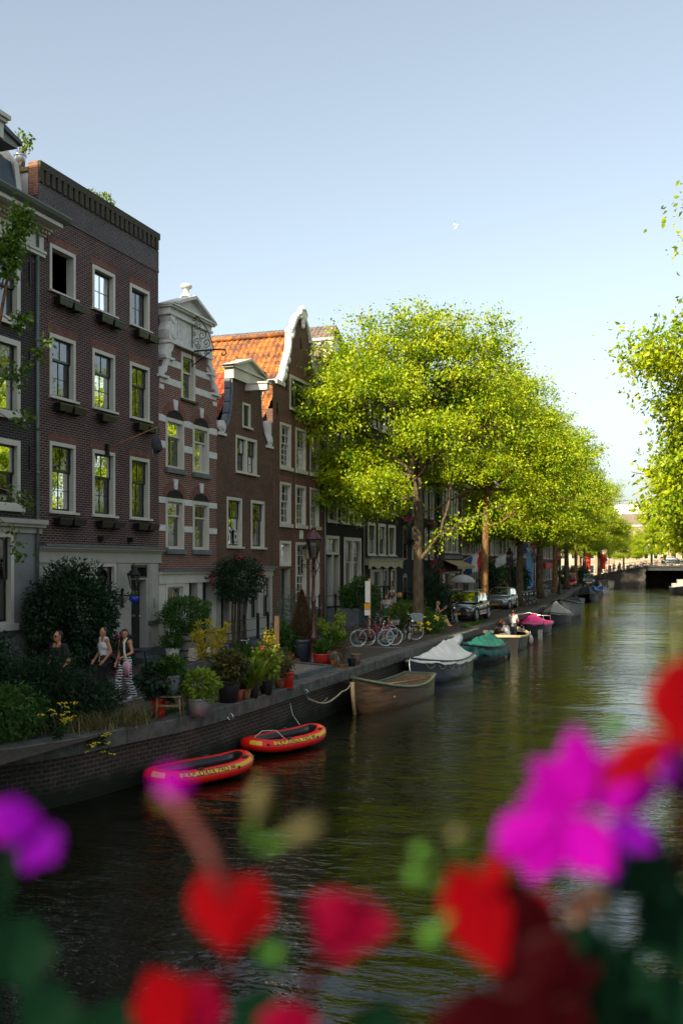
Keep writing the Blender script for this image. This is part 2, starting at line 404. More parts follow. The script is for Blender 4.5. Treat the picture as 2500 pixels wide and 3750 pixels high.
def band(name, xa, xb, z0, z1, m, a, b, joints=None):
    """a raised band (kerb, coping, pavement) with a top and both sides"""
    mb = MB(); ys = steps(a, b, joints or 3)
    g = 0.006 if joints else 0
    for i, (p, q) in enumerate(zip(ys[:-1], ys[1:])):
        q2 = q - g
        v = [(xa(p), p, z0), (xb(p), p, z0), (xb(q2), q2, z0), (xa(q2), q2, z0), (xa(p), p, z1), (xb(p), p, z1), (xb(q2), q2, z1), (xa(q2), q2, z1)]
        mb.add(v, [(4, 5, 6, 7), (0, 1, 5, 4), (1, 2, 6, 5), (2, 3, 7, 6), (3, 0, 4, 7)])
    o = mb.build(name, m); tag(o, kind='structure'); return o
fx = lambda off: (lambda y: front_x(y) + off)
band('pavement', lambda y: front_x(y) - 0.3, far(-4.80), -0.1, 0.10, PAVE, -28, 186)
band('kerb', far(-4.795), far(-4.62), -0.1, 0.115, BLUESTONE, -28, 186, 1.0)
PAINT = mat('white road paint', (0.40, 0.40, 0.38), 0.7, 0.5, 5)
strip('road_line', far(-2.60), far(-2.50), 0.004, PAINT, steps(12, 186, 3))
for yy, x0, x1 in ((17.9, -11.7, -10.2), (35.9, -12.2, -10.25), (62.5, -12.4, -10.4), (76.0, -12.6, -10.7), (93, -13.4, -11.6)):
    mb = MB(); mb.quad((x0, yy, 0.004), (x1, yy, 0.004), (x1, yy + 0.10, 0.004), (x0, yy + 0.10, 0.004))
    tag(mb.build('parking_line', PAINT), kind='structure')
# quay wall: brick face with stone coping
QB = brick_mat('quay bricks', (0.060, 0.032, 0.022), (0.028, 0.021, 0.017), (0.085, 0.082, 0.070), 0.24, 0.085, 0.014, 'YZ', 0.85, 0.85, grime=(0.014, 0.016, 0.014))
quay_root = thing('quay_wall', 'long brick quay wall with grey stone coping along the canal', 'quay wall', (0, 0, 0))
qs = sorted(set([p[0] for p in QUAY] + steps(-28, 186, 4)))
# parametrize by arc length so bricks are not stretched on the curved end
mb = MB()
def qp(y, off=0.0, z=0.0):
    e = 0.05; tx = quay_x(y + e) - quay_x(y - e); ty = 2 * e; l = math.hypot(tx, ty)
    nx, ny = ty / l, -tx / l
    return (quay_x(y) + nx * off, y + ny * off, z)
qs2 = [q for q in qs if q < 185]
for a, b in zip(qs2[:-1], qs2[1:]):
    mb.quad(qp(a, -0.06, -1.6), qp(b, -0.06, -1.6), qp(b, -0.06, -0.27), qp(a, -0.06, -0.27))
mb.build('brick_face', QB, quay_root)
def algae():
    nt = QB.node_tree; L = nt.links.new; p = [n for n in nt.nodes if n.type == 'BSDF_PRINCIPLED'][0]; src = p.inputs['Base Color'].links[0].from_socket
    tc = nt.nodes.new('ShaderNodeTexCoord'); sp = nt.nodes.new('ShaderNodeSeparateXYZ'); L(tc.outputs['Object'], sp.inputs[0])
    n = nt.nodes.new('ShaderNodeTexNoise'); n.inputs['Scale'].default_value = 1.6; n.inputs['Detail'].default_value = 6; L(tc.outputs['Object'], n.inputs['Vector'])
    m = nt.nodes.new('ShaderNodeMath'); m.operation = 'MULTIPLY_ADD'; L(n.outputs['Fac'], m.inputs[0]); m.inputs[1].default_value = -.7; L(sp.outputs['Z'], m.inputs[2])
    r = nt.nodes.new('ShaderNodeMapRange'); r.inputs['From Min'].default_value = -1.05; r.inputs['From Max'].default_value = -1.30; L(m.outputs[0], r.inputs['Value'])
    x = nt.nodes.new('ShaderNodeMixRGB'); L(r.outputs[0], x.inputs[0]); L(src, x.inputs[1]); x.inputs[2].default_value = (.010, .014, .008, 1)
    mp = nt.nodes.new('ShaderNodeMapping'); mp.inputs['Scale'].default_value = (1.4, 1.4, .25); L(tc.outputs['Object'], mp.inputs[0])
    n2 = nt.nodes.new('ShaderNodeTexNoise'); n2.inputs['Scale'].default_value = 1.5; n2.inputs['Detail'].default_value = 8; n2.inputs['Roughness'].default_value = .75; L(mp.outputs[0], n2.inputs['Vector'])
    r2 = nt.nodes.new('ShaderNodeMapRange'); r2.inputs['From Min'].default_value = .60; r2.inputs['From Max'].default_value = .76; r2.inputs['To Max'].default_value = .6; L(n2.outputs['Fac'], r2.inputs['Value'])
    x2 = nt.nodes.new('ShaderNodeMixRGB'); L(r2.outputs[0], x2.inputs[0]); L(x.outputs[0], x2.inputs[1]); x2.inputs[2].default_value = (.16, .16, .145, 1); L(x2.outputs[0], p.inputs['Base Color'])
algae()
mb = MB()
ys = []
y = 9.0
while y < 184:
    step = 1.3
    p0, p1 = qp(y), qp(y + 0.5)
    l = math.hypot(p1[0] - p0[0], p1[1] - p0[1]) / 0.5
    ys.append(y); y += step / l
for a, b in zip(ys[:-1], ys[1:]):
    b2 = b - 0.012
    h = 0.02 + random.Random(int(a * 10)).uniform(-0.006, 0.006)
    A = [qp(a, -0.48, -0.28), qp(a, 0.03, -0.28), qp(b2, 0.03, -0.28), qp(b2, -0.48, -0.28)]
    B = [qp(a, -0.48, h), qp(a, 0.005, h), qp(b2, 0.005, h), qp(b2, -0.48, h)]
    Bm = [qp(a, -0.48, h), qp(a, 0.03, h - 0.03), qp(b2, 0.03, h - 0.03), qp(b2, -0.48, h)]
    mb.add(A + Bm + [B[1], B[2]], [(0, 1, 5, 4), (1, 2, 6, 5), (2, 3, 7, 6), (4, 5, 8), (7, 9, 6), (5, 6, 9, 8), (4, 8, 9, 7), (0, 3, 2, 1)])
mb.build('coping', STONE, quay_root)
# right bank, mostly outside the frame
qr = thing('quay_wall', 'brick quay wall on the right bank under the overhanging trees', 'quay wall')
mb = MB()
for a, b in zip(steps(-28, 185, 6)[:-1], steps(-28, 185, 6)[1:]):
    mb.quad((right_x(a), a, -1.6), (right_x(b), b, -1.6), (right_x(b), b, -0.02), (right_x(a), a, -0.02))
    mb.quad((right_x(a), a, -0.02), (right_x(b), b, -0.02), (right_x(b) + 0.5, b, -0.02), (right_x(a) + 0.5, a, -0.02))
mb.build('brick_face', QB, qr)
# ------------------------------------------------------------------ houses
B_H1 = brick_mat('dark purple brick', (0.032, 0.022, 0.023), (0.020, 0.016, 0.018), (0.13, 0.12, 0.11), ms=0.008)
B_H2 = brick_mat('brown red brick', (0.085, 0.030, 0.027), (0.050, 0.022, 0.022), (0.23, 0.19, 0.175), ms=0.011, stain=0.5, grime=(0.030, 0.018, 0.02))
B_H3 = brick_mat('red brick', (0.20, 0.055, 0.036), (0.115, 0.036, 0.030), (0.33, 0.28, 0.24), ms=0.011, stain=0.3, grime=(0.10, 0.05, 0.04))
B_H4 = brick_mat('worn brown brick', (0.15, 0.068, 0.042), (0.085, 0.046, 0.033), (0.16, 0.13, 0.10), ms=0.009, stain=0.65, grime=(0.040, 0.028, 0.024))
B_H5 = brick_mat('warm brown brick', (0.16, 0.062, 0.040), (0.095, 0.040, 0.029), (0.17, 0.14, 0.11), ms=0.009, stain=0.5, grime=(0.05, 0.028, 0.022))
B_H6 = brick_mat('black painted brick', (0.014, 0.012, 0.011), (0.010, 0.009, 0.009), (0.012, 0.011, 0.011), ms=0.008, stain=0.3)
B_H7 = brick_mat('dark brown brick', (0.028, 0.011, 0.009), (0.020, 0.010, 0.008), (0.02, 0.015, 0.013), ms=0.008, stain=0.3)
B_H8 = brick_mat('dark slate painted brick', (0.015, 0.020, 0.023), (0.011, 0.016, 0.018), (0.013, 0.016, 0.018), ms=0.008, stain=0.2)
B_H9 = brick_mat('grey brown brick', (0.11, 0.066, 0.048), (0.07, 0.046, 0.036), (0.14, 0.12, 0.10), ms=0.009)
B_GREYTOP = brick_mat('weathered grey brick', (0.12, 0.095, 0.10), (0.08, 0.07, 0.075), (0.17, 0.165, 0.17), ms=0.009, stain=0.6, grime=(0.05, 0.045, 0.045))
B_RED = brick_mat('soldier course brick', (0.24, 0.08, 0.05), (0.15, 0.055, 0.045), (0.20, 0.15, 0.13), 0.066, 0.22, 0.008)
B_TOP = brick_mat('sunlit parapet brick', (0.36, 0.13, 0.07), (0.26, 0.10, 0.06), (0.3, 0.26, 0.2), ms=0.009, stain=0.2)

def tile_mat(name, c1, c2):
    if name in MATS: return MATS[name]
    m = mat(name, c1, 0.65, 0.0); nt = m.node_tree; L = nt.links.new
    p = [n for n in nt.nodes if n.type == 'BSDF_PRINCIPLED'][0]
    tc = nt.nodes.new('ShaderNodeTexCoord')
    v = nt.nodes.new('ShaderNodeTexVoronoi'); v.inputs['Scale'].default_value = 4.0
    mp = nt.nodes.new('ShaderNodeMapping'); mp.inputs['Scale'].default_value = (1.0, 0.8, 1.0); L(tc.outputs['Object'], mp.inputs[0]); L(mp.outputs[0], v.inputs['Vector'])
    n = nt.nodes.new('ShaderNodeTexNoise'); n.inputs['Scale'].default_value = 2.0; n.inputs['Detail'].default_value = 8; L(tc.outputs['Object'], n.inputs['Vector'])
    sp = nt.nodes.new('ShaderNodeSeparateXYZ'); L(v.outputs['Color'], sp.inputs[0])
    ad = nt.nodes.new('ShaderNodeMath'); ad.operation = 'MULTIPLY_ADD'; L(sp.outputs[0], ad.inputs[0]); ad.inputs[1].default_value = 0.45
    L(n.outputs['Fac'], ad.inputs[2])
    r = nt.nodes.new('ShaderNodeValToRGB'); r.color_ramp.elements[0].position = 0.4; r.color_ramp.elements[1].position = 0.95
    r.color_ramp.elements[0].color = (*c1, 1); r.color_ramp.elements[1].color = (*c2, 1)
    L(ad.outputs[0], r.inputs[0]); L(r.outputs[0], p.inputs['Base Color'])
    return m
TILE_O = tile_mat('orange pantiles', (0.46, 0.15, 0.02), (0.11, 0.045, 0.025))
TILE_R = tile_mat('red pantiles', (0.40, 0.07, 0.025), (0.24, 0.05, 0.025))
TILE_G = tile_mat('grey brown pantiles', (0.20, 0.15, 0.13), (0.13, 0.10, 0.09))
SLATE = mat('dark slate', (0.03, 0.032, 0.036), 0.7, 0.3, 6, bump=0.5, bscale=10)

def tiles(mb, A, B, C, D, course=0.32, wid=0.24):
    """pantile relief over a roof slope. A,B along the eave, D,C along the ridge"""
    A, B, C, D = map(Vector, (A, B, C, D))
    n = ((B - A).cross(D - A)).normalized()
    nu = max(2, int((B - A).length / wid)); nv = max(2, int((D - A).length / course))
    sub = 5
    def pt(u, v, h): return A.lerp(B, u).lerp(D.lerp(C, u), v) + n * h
    for j in range(nv):
        v0, v1 = j / nv, (j + 1) / nv
        rows = []
        for (v, lift) in ((v0, 0.075), (v0, 0.0) if j else (v0, 0.02), (v1, 0.0)):
            pass
        lo = []; hi = []; un = []
        for i in range(nu * sub + 1):
            u = i / (nu * sub); ph = (i % sub) / sub
            w = 0.035 * math.sin(2 * PI * ph) + 0.018 * math.cos(4 * PI * ph)
            jit = 0.006 * math.sin(i * 7.1 + j * 3.3)
            lo.append(pt(u, v0, 0.06 + w + jit)); hi.append(pt(u, v1, 0.005 + w + jit)); un.append(pt(u, v0, 0.0))
        k = len(lo)
        mb.add(lo + hi + un, [(i, i + 1, k + i + 1, k + i) for i in range(k - 1)] + [(2 * k + i, 2 * k + i + 1, i + 1, i) for i in range(k - 1)])
    return mb

class House:
    def __init__(s, name, label, y0, y1, wallmat, x=FX, z0=0.0, cat='house', depth=9.0, group='canal houses along the left bank'):
        s.x, s.y0, s.y1, s.m, s.z0, s.depth = x, y0, y1, wallmat, z0, depth
        s.root = thing(name, label, cat, (x, y0, 0), 0, group); s.holes = []
    def obj(s, mb, name, m, parent=None):
        """mesh given in world coordinates -> a part of this house (or a sub-part)"""
        p = parent or s.root
        off = Vector((s.x, s.y0, 0))
        mb.v = [tuple(Vector(v) - off) for v in mb.v]
        return mb.build(name, m, p)
    def window(s, y0, y1, z0, z1, style='sash', frame=WHITE, sash=BGREEN, fw=0.11, cols=2, rows_up=1, rows_lo=2, split=0.5, curtain=0.0, sill=WHITE, sillw=0.05, rec=0.13, nm='window', open_=False, twin=False, arch=0.0, lit=None, bar=0.018):
        x = s.x; s.holes.append((y0, y1, z0, z1))
        f = MB()
        a = 0.025; b = -0.22
        f.box(x + b, x + a, y0 - 0.0, y0 + fw, z0, z1); f.box(x + b, x + a, y1 - fw, y1, z0, z1)
        f.box(x + b, x + a - 0.002, y0 + fw, y1 - fw, z1 - fw * 1.1, z1); f.box(x + b, x + a - 0.002, y0 + fw, y1 - fw, z0, z0 + fw * 0.6)
        if twin:
            ym = (y0 + y1) / 2; f.box(x + b, x + a - 0.004, ym - fw * 0.7, ym + fw * 0.7, z0 + fw * .6, z1 - fw * 1.1)
        if arch:
            pts = [(y0 - 0.02, z1), (y1 + 0.02, z1)] + [(y1 + 0.02 - (y1 - y0 + 0.04) * i / 8, z1 + arch * math.sin(PI * i / 8)) for i in range(1, 8)]
            f.prism(pts, 'x', x - 0.2, x + a + 0.004)
        w = s.obj(f, nm, frame)
        if sill is not None:
            g = MB(); g.box(x + a, x + 0.11, y0 - 0.06, y1 + 0.08, z0 - sillw, z0 + 0.02); s.obj(g, 'sill', sill, w)
        gy0, gy1, gz0, gz1 = y0 + fw, y1 - fw, z0 + fw * 0.6, z1 - fw * 1.1
        if open_:
            return w
        rng = [(gy0, gy1)] if not twin else [(gy0, (y0 + y1) / 2 - fw * .7), ((y0 + y1) / 2 + fw * .7, gy1)]
        m = MB(); g = MB(); cu = MB()
        for (p, q) in rng:
            zs = gz0 + (gz1 - gz0) * split
            sw = 0.05
            def leaf(za, zb, xx, nr, nc):
                m.box(xx - 0.035, xx, p, p + sw, za, zb); m.box(xx - 0.035, xx, q - sw, q, za, zb)
                m.box(xx - 0.035, xx - 0.001, p + sw, q - sw, za, za + sw * 1.2); m.box(xx - 0.035, xx - 0.001, p + sw, q - sw, zb - sw, zb)
                for i in range(1, nc):
                    yy = p + (q - p) * i / nc; m.box(xx - 0.028, xx - 0.003, yy - bar / 2, yy + bar / 2, za + sw, zb - sw)
                for i in range(1, nr):
                    zz = za + (zb - za) * i / nr; m.box(xx - 0.026, xx - 0.005, p + sw, q - sw, zz - bar / 2, zz + bar / 2)
                g.quad((xx - 0.018, p + sw, za + sw), (xx - 0.018, q - sw, za + sw), (xx - 0.018, q - sw, zb - sw), (xx - 0.018, p + sw, zb - sw))
            if style == 'sash':
                leaf(zs, gz1, x - rec + 0.05, rows_up, cols); leaf(gz0, zs + 0.05, x - rec, rows_lo, cols)
            else:
                leaf(gz0, gz1, x - rec, rows_up, cols)
            if curtain > 0:
                yy = p + sw; n = 14; ww = (q - p - 2 * sw)
                for side in (0, 1):
                    c0, c1 = (yy, yy + ww * 0.5 * curtain) if side == 0 else (q - sw - ww * 0.5 * curtain, q - sw)
                    k = 10; top = [];
                    vs = [(x - rec - 0.16 + 0.03 * math.sin(i * 2.1), c0 + (c1 - c0) * i / k, z) for z in (gz0, gz1) for i in range(k + 1)]
                    cu.add(vs, [(i, i + 1, k + 2 + i, k + 1 + i) for i in range(k)], True)
        s.obj(m, 'sash', sash, w); s.obj(g, 'pane', GLASS, w)
        if curtain > 0: s.obj(cu, 'curtain', CURTAIN, w)
        return w
    def box(s, name, m, x0, x1, y0, y1, z0, z1, parent=None):
        mb = MB(); mb.box(s.x + x0, s.x + x1, y0, y1, z0, z1); return s.obj(mb, name, m, parent)
    def wall(s, profile=None, top=None, zb=0.0, zone=None):
        """front wall with real openings; profile = [(y,z)...] for a gable outline"""
        prof = profile or [(s.y0, top), (s.y1, top)]
        yb = sorted(set([s.y0, s.y1] + [p[0] for p in prof] + [h[0] for h in s.holes] + [h[1] for h in s.holes]))
        yb = [y for y in yb if s.y0 - 1e-6 <= y <= s.y1 + 1e-6]
        def top_at(y, side):
            e = 1e-5 * side
            for (a, za), (b, zb_) in zip(prof[:-1], prof[1:]):
                if b - a > 1e-9 and a - 1e-9 <= y + e <= b + 1e-9:
                    return za + (zb_ - za) * min(1, max(0, (y - a) / (b - a)))
            return prof[-1][1]
        mb = MB(); x = s.x
        for a, b in zip(yb[:-1], yb[1:]):
            if b - a < 1e-4: continue
            ta, tb = top_at(a, 1), top_at(b, -1)
            hs = sorted([(h[2], h[3]) for h in s.holes if h[0] < (a + b) / 2 < h[1]])
            z = zb
            tm = min(ta, tb)
            for h0, h1 in hs:
                if h0 >= tm or h1 <= zb + 1e-4: continue
                if h0 > z: mb.quad((x, a, z), (x, b, z), (x, b, h0), (x, a, h0))
                z = max(z, h1)
            if tm > z - 0.2 and max(ta, tb) > z: mb.quad((x, a, z), (x, b, z), (x, b, tb), (x, a, ta))
        # thickness along the outline
        for (a, za), (b, zc) in zip(prof[:-1], prof[1:]):
            mb.quad((x, a, za), (x, b, zc), (x - 0.3, b, zc), (x - 0.3, a, za))
            mb.quad((x - 0.3, a, min(zb, za)), (x - 0.3, b, min(zb, zc)), (x - 0.3, b, zc), (x - 0.3, a, za)) if zone else None
        w = s.obj(mb, 'wall', s.m)
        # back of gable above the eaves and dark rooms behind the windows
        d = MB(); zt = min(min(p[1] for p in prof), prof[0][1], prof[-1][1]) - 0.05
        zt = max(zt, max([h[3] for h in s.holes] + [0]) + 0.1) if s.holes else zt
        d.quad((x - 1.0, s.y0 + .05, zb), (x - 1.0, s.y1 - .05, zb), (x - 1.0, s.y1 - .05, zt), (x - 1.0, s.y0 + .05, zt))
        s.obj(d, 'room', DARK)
        return w
    def sides(s, z, m=None, xr=-0.0, name='side_wall'):
        mb = MB(); x = s.x; D = x - s.depth
        for yy in (s.y0 + 0.002, s.y1 - 0.002):
            mb.quad((x - 0.001, yy, 0), (D, yy, 0), (D, yy, z), (x - 0.001, yy, z))
        mb.quad((D, s.y0, 0), (D, s.y1, 0), (D, s.y1, z), (D, s.y0, z))
        return s.obj(mb, name, m or s.m)
    def lintels(s, m=None, h=0.22):
        mb = MB()
        for (a, b, c, d) in s.holes: mb.box(s.x - 0.01, s.x + 0.012, a - 0.08, b + 0.08, d, d + h)
        s.obj(mb, 'lintel_course', m or B_RED)
    def cornice(s, zs, name='cornice', m=WHITE, y0=None, y1=None, parent=None):
        """zs = [(z_low, z_high, projection)...] stacked mouldings"""
        mb = MB(); a = s.y0 if y0 is None else y0; b = s.y1 if y1 is None else y1
        for (z0, z1, pr) in zs: mb.box(s.x - 0.05, s.x + pr, a, b, z0, z1)
        return s.obj(mb, name, m, parent)

def ramp_box(mb, x0, x1, ya, yb, za, zb, th):
    """a plank whose top runs from (ya,za) to (yb,zb)"""
    mb.add([(x0, ya, za - th), (x1, ya, za - th), (x1, yb, zb - th), (x0, yb, zb - th), (x0, ya, za), (x1, ya, za), (x1, yb, zb), (x0, yb, zb)],
           [(0, 3, 2, 1), (4, 5, 6, 7), (0, 1, 5, 4), (1, 2, 6, 5), (2, 3, 7, 6), (3, 0, 4, 7)])
def panel_door(H, y0, y1, z0, z1, m=BGREEN, rec=0.25, knob=True, hole=True, panels=3, glass=False):
    if hole: H.holes.append((y0, y1, z0, z1))
    x = H.x - rec; mb = MB(); mb.box(x - 0.05, x, y0, y1, z0, z1)
    n = panels; hh = (z1 - z0) / n
    for i in range(n):
        if glass and i == n - 1: continue
        a, b = z0 + i * hh + 0.10, z0 + (i + 1) * hh - 0.06
        mb.box(x, x + 0.018, y0 + 0.14, y1 - 0.14, a, b)
    d = H.obj(mb, 'door', m)
    if knob:
        k = MB(); k.ball((x + 0.05, y1 - 0.1, z0 + 1.0), 0.035); H.obj(k, 'handle', CHROME, d)
        s = MB(); s.box(x + 0.018, x + 0.026, (y0 + y1) / 2 - 0.15, (y0 + y1) / 2 + 0.15, z0 + 1.0, z0 + 1.07); H.obj(s, 'letter_slot', CHROME, d)
    r = MB()
    r.box(x - 0.05, H.x, y0 - 0.001, y0 + 0.02, z0, z1); r.box(x - 0.05, H.x, y1 - 0.02, y1 + 0.001, z0, z1)
    H.obj(r, 'door_jamb', CREAM, d)
    return d

def flower_box(H, y0, y1, z, n=2, m=None):
    for i in range(n):
        a = y0 + (y1 - y0) * i / n + 0.03; b = y0 + (y1 - y0) * (i + 1) / n - 0.03
        t = thing('window_box', '', 'window box', (H.x + 0.2, (a + b) / 2, z), 0)
        mb = MB(); hw = (b - a) / 2
        mb.add([(-0.09, -hw + .03, -0.16), (0.09, -hw + .03, -0.16), (0.09, hw - .03, -0.16), (-0.09, hw - .03, -0.16), (-0.11, -hw, 0.03), (0.12, -hw, 0.03), (0.12, hw, 0.03), (-0.11, hw, 0.03)],
               [(0, 3, 2, 1), (4, 5, 6, 7), (0, 1, 5, 4), (1, 2, 6, 5), (2, 3, 7, 6), (3, 0, 4, 7)])
        mb.box(-0.12, 0.13, -hw - .01, hw + .01, 0.0, 0.035)
        mb.build('trough', m or BLACK, t)
        br = MB(); br.box(-0.19, 0.10, -0.02, 0.02, -0.19, -0.165); br.build('bracket', IRON, t)
        yield t

# --- first house: dark brick, white cornice and mansard dormer, at the left edge
H1Y0, H1Y1 = 14.0, 22.1
h = House('canal_house', 'dark brick house at the left edge with heavy white cornice and mansard dormer', H1Y0, H1Y1, B_H1)
for (z0, z1) in ((4.62, 6.30), (6.95, 8.85), (9.32, 11.05)):
    for (a, b) in ((20.15, 21.36), (17.9, 19.1), (15.6, 16.8)):
        h.window(a - .06 * (z0 < 9), b, z0, z1, cols=1, rows_up=1, rows_lo=1, fw=0.13, curtain=0.9, sillw=0.14)
h.window(19.7, 21.1, 1.62, 3.95, cols=1, rows_lo=1, fw=0.12, curtain=0.5, sillw=0.15)
h.window(15.5, 17.3, 1.3, 3.95, cols=1, rows_lo=1, fw=0.12, curtain=0.5)
h.lintels(B_H1)
h.wall(top=11.35, zb=4.2); 
pl = House.__new__(House); pl.__dict__ = dict(h.__dict__); pl.m = GREYW
pl.wall(top=4.2)
h.sides(11.5); h.box('party_wall', B_H1, -7, -0.3, H1Y1 - .3, H1Y1 - .01, 11.4, 12.6)
h.cornice([(3.95, 4.10, 0.06), (4.10, 4.18, 0.18), (4.18, 4.30, 0.26)], 'shop_cornice', CREAM, y1=H1Y1 + .12)
h.cornice([(1.35, 1.45, 0.06)], 'string_course', BLUESTONE)
h.cornice([(0, 0.5, 0.05)], 'plinth', BLUESTONE)
h.cornice([(11.25, 11.34, 0.12), (11.34, 11.41, 0.16), (11.41, 11.80, 0.06), (11.80, 11.85, 0.14), (11.85, 11.91, 0.20), (11.91, 11.98, 0.34), (11.98, 12.08, 0.66)], 'cornice', WHITE, y1=H1Y1 + .18)
mb = MB(); pr = [(0.66, 12.08), (0.70, 12.08), (0.80, 12.14), (0.86, 12.22), (0.86, 12.25), (0.0, 12.25), (0.0, 12.08)]
mb.prism([(h.x + p[0], p[1]) for p in pr], 'y', H1Y0, H1Y1 + .30); h.obj(mb, 'gutter', mat('dark green grey paint', (0.14, 0.17, 0.15), 0.5, 0.1))
mb = MB()
yy = H1Y0
while yy < H1Y1 + .1:
    mb.box(h.x + .2, h.x + .27, yy, yy + .07, 11.84, 11.92); yy += 0.13
for a in (20.6, 18.4, 16.2):
    mb.box(h.x + .06, h.x + .085, a, a + 1.25, 11.46, 11.76); mb.box(h.x + .085, h.x + .10, a + .12, a + 1.13, 11.53, 11.69)
h.obj(mb, 'dentils', WHITE)
# mansard slope and dormer
mb = MB(); mb.prism([(h.x - .04, 12.2), (h.x - .28, 13.45), (h.x - .72, 13.88), (h.x - 3, 14.2), (h.x - 8.8, 12.2)], 'y', H1Y0, H1Y1 - 0.45); h.obj(mb, 'roof', SLATE)
dz = lambda px, py, X: (lambda d: (X / d.x * d.y, EYE + X / d.x * d.z))(direction(px, py))
mb = MB(); X0 = h.x
dy0, dy1 = 17.9, 20.55
DD = -1.2
mb.box(X0 - 1.6, X0 + 0.02, dy0, dy0 + .25, 12.7, 13.53); mb.box(X0 - 1.6, X0 + 0.02, dy1 - .25, dy1, 12.7, 13.53); mb.box(X0 - 1.6, X0 + 0.02, dy0, dy1, 13.33, 13.58)
mb.box(X0 - 1.6, X0 + 0.02, (dy0 + dy1) / 2 - .1, (dy0 + dy1) / 2 + .1, 12.7, 13.38)
h.obj(mb, 'dormer', mat('olive painted wood', (0.22, 0.21, 0.13), 0.5, 0.15))
g = MB(); g.quad((X0 - .05, dy0 + .25, 12.7), (X0 - .05, dy1 - .25, 12.7), (X0 - .05, dy1 - .25, 13.38), (X0 - .05, dy0 + .25, 13.38))
h.obj(g, 'pane', GLASS)
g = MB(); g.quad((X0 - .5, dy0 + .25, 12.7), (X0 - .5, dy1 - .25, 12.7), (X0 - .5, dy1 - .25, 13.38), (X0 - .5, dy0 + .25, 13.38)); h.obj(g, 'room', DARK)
mb = MB(); mb.prism([(dy0 - .35, 13.58), (dy1 + .35, 13.58), (dy1 + .35, 13.73), ((dy0 + dy1) / 2, 14.05), (dy0 - .35, 13.73)], 'x', X0 - 1.8, X0 + .28)
h.obj(mb, 'dormer_pediment', GREYW)
mb = MB()
for s_ in (-1, 1):
    yc = (dy0 + dy1) / 2; ye = yc + s_ * (dy1 - dy0 + .9) / 2
    mb.prism([(ye, 13.68), (ye, 13.78), (yc, 14.24), (yc, 14.06)], 'x', X0 - 1.9, X0 + .36)
h.obj(mb, 'verge', BLUESTONE)
ym = (dy0 + dy1) / 2
mb = MB(); mb.box(X0 - 1.6, X0 + 1.05, ym - .16, ym + .16, 13.12, 13.49); mb.box(X0 - 1.6, X0 + 1.12, ym - .22, ym + .22, 13.49, 13.57); mb.box(X0 - 1.6, X0 + 1.18, ym - .27, ym + .27, 13.57, 13.67)
bm_ = h.obj(mb, 'hoist_beam', WHITE)
mb = MB(); mb.tube([(X0 + .85, ym, 13.13), (X0 + .85, ym, 12.97), (X0 + .9, ym, 12.85), (X0 + .84, ym, 12.77), (X0 + .76, ym, 12.84)], 0.025); h.obj(mb, 'hook', WHITE, bm_)
# curved side flank of the mansard with its white verge (right of the dormer)
mb = MB(); mb.prism([(X0 - .0, 12.2), (X0 - .18, 13.5), (X0 - .58, 14.0), (X0 - 1.6, 14.3), (X0 - 1.6, 14.15), (X0 - .68, 13.82), (X0 - .32, 13.42), (X0 - .16, 12.2)], 'y', 21.35, 21.55)
h.obj(mb, 'roof_verge', WHITE)
g = MB(); g.quad((X0 - .08, 20.6, 12.7), (X0 - .08, 21.35, 12.7), (X0 - .26, 21.35, 13.5), (X0 - .26, 20.6, 13.5)); h.obj(g, 'slate_flank', mat('blue slate panel', (0.03, 0.055, 0.07), 0.5, 0.4, 2))
# downpipe between first and second house
dp = MB(); dp.tube([(X0 + .07, 22.0, 0.1), (X0 + .07, 22.0, 12.3)], 0.045)
for zz in (2, 5.5, 9): dp.tube([(X0 + .07, 22.0, zz), (X0 + .07, 22.0, zz + .08)], 0.06)
h.obj(dp, 'downpipe', mat('grey green zinc', (0.12, 0.16, 0.15), 0.5, 0.2))
# wall anchors
mb = MB()
for zz in (11.0, 8.7, 6.2): mb.box(X0, X0 + .04, 21.72, 21.78, zz - .6, zz)
h.obj(mb, 'wall_anchor', IRON)

# --- second house: tall brown red brick, flat parapet, number 62
y0, y1 = 22.12, 28.38
h = House('canal_house', 'tall brown brick house number 62 with flat corbelled parapet and nine windows', y0, y1, B_H2)
H2 = h
cols = ((22.6, 23.78), (24.62, 25.80), (26.64, 27.80))
for r_, (z0, z1) in enumerate(((4.55, 6.46), (7.65, 9.37), (10.5, 11.78))):
    for c_, (a, b) in enumerate(cols):
        op = (r_ == 2 and c_ == 0)
        if r_ == 2: h.window(a, b, z0, z1, style='fixed', cols=2, rows_up=2, fw=0.095, open_=op, sillw=0.03)
        else: h.window(a, b, z0, z1, cols=2, rows_up=1, rows_lo=2, fw=0.095, sillw=0.04, split=0.6 if r_ == 0 else .62, curtain=0.35 * (c_ > 0) + .3 * (c_ == 2))
op_ = h.holes[:]
h.holes = op_
gd = ((22.7, 23.9, 0.95, 3.18), (24.75, 25.85, 0.95, 3.18))
lm = MB()
for (a, b, c, d) in op_: lm.box(h.x - .01, h.x + .012, a - .08, b + .1, d, d + .22)
h.obj(lm, 'lintel_course', B_RED)
for (a, b, c, d) in gd: h.window(a, b, c, d, cols=1, rows_lo=1, split=.6, fw=.1, sill=None)
h.window(26.72, 27.66, 2.72, 3.12, style='fixed', cols=1, rows_up=1, fw=.07, sill=None, frame=BGREEN)
panel_door(h, 26.72, 27.66, 0.5, 2.66)
h.wall(profile=[(y0, 12.6), (y1, 12.6)], zb=3.2)
hp = House.__new__(House); hp.__dict__ = dict(h.__dict__); hp.m = CREAM; hp.wall(top=3.2, zb=0.0)
mb = MB(); mb.box(h.x - .3, h.x + .015, y0, y1, 12.6, 13.25); mb.box(h.x - .3, h.x + .03, y0, y1, 12.55, 12.62); h.obj(mb, 'grey_brick_band', B_GREYTOP)
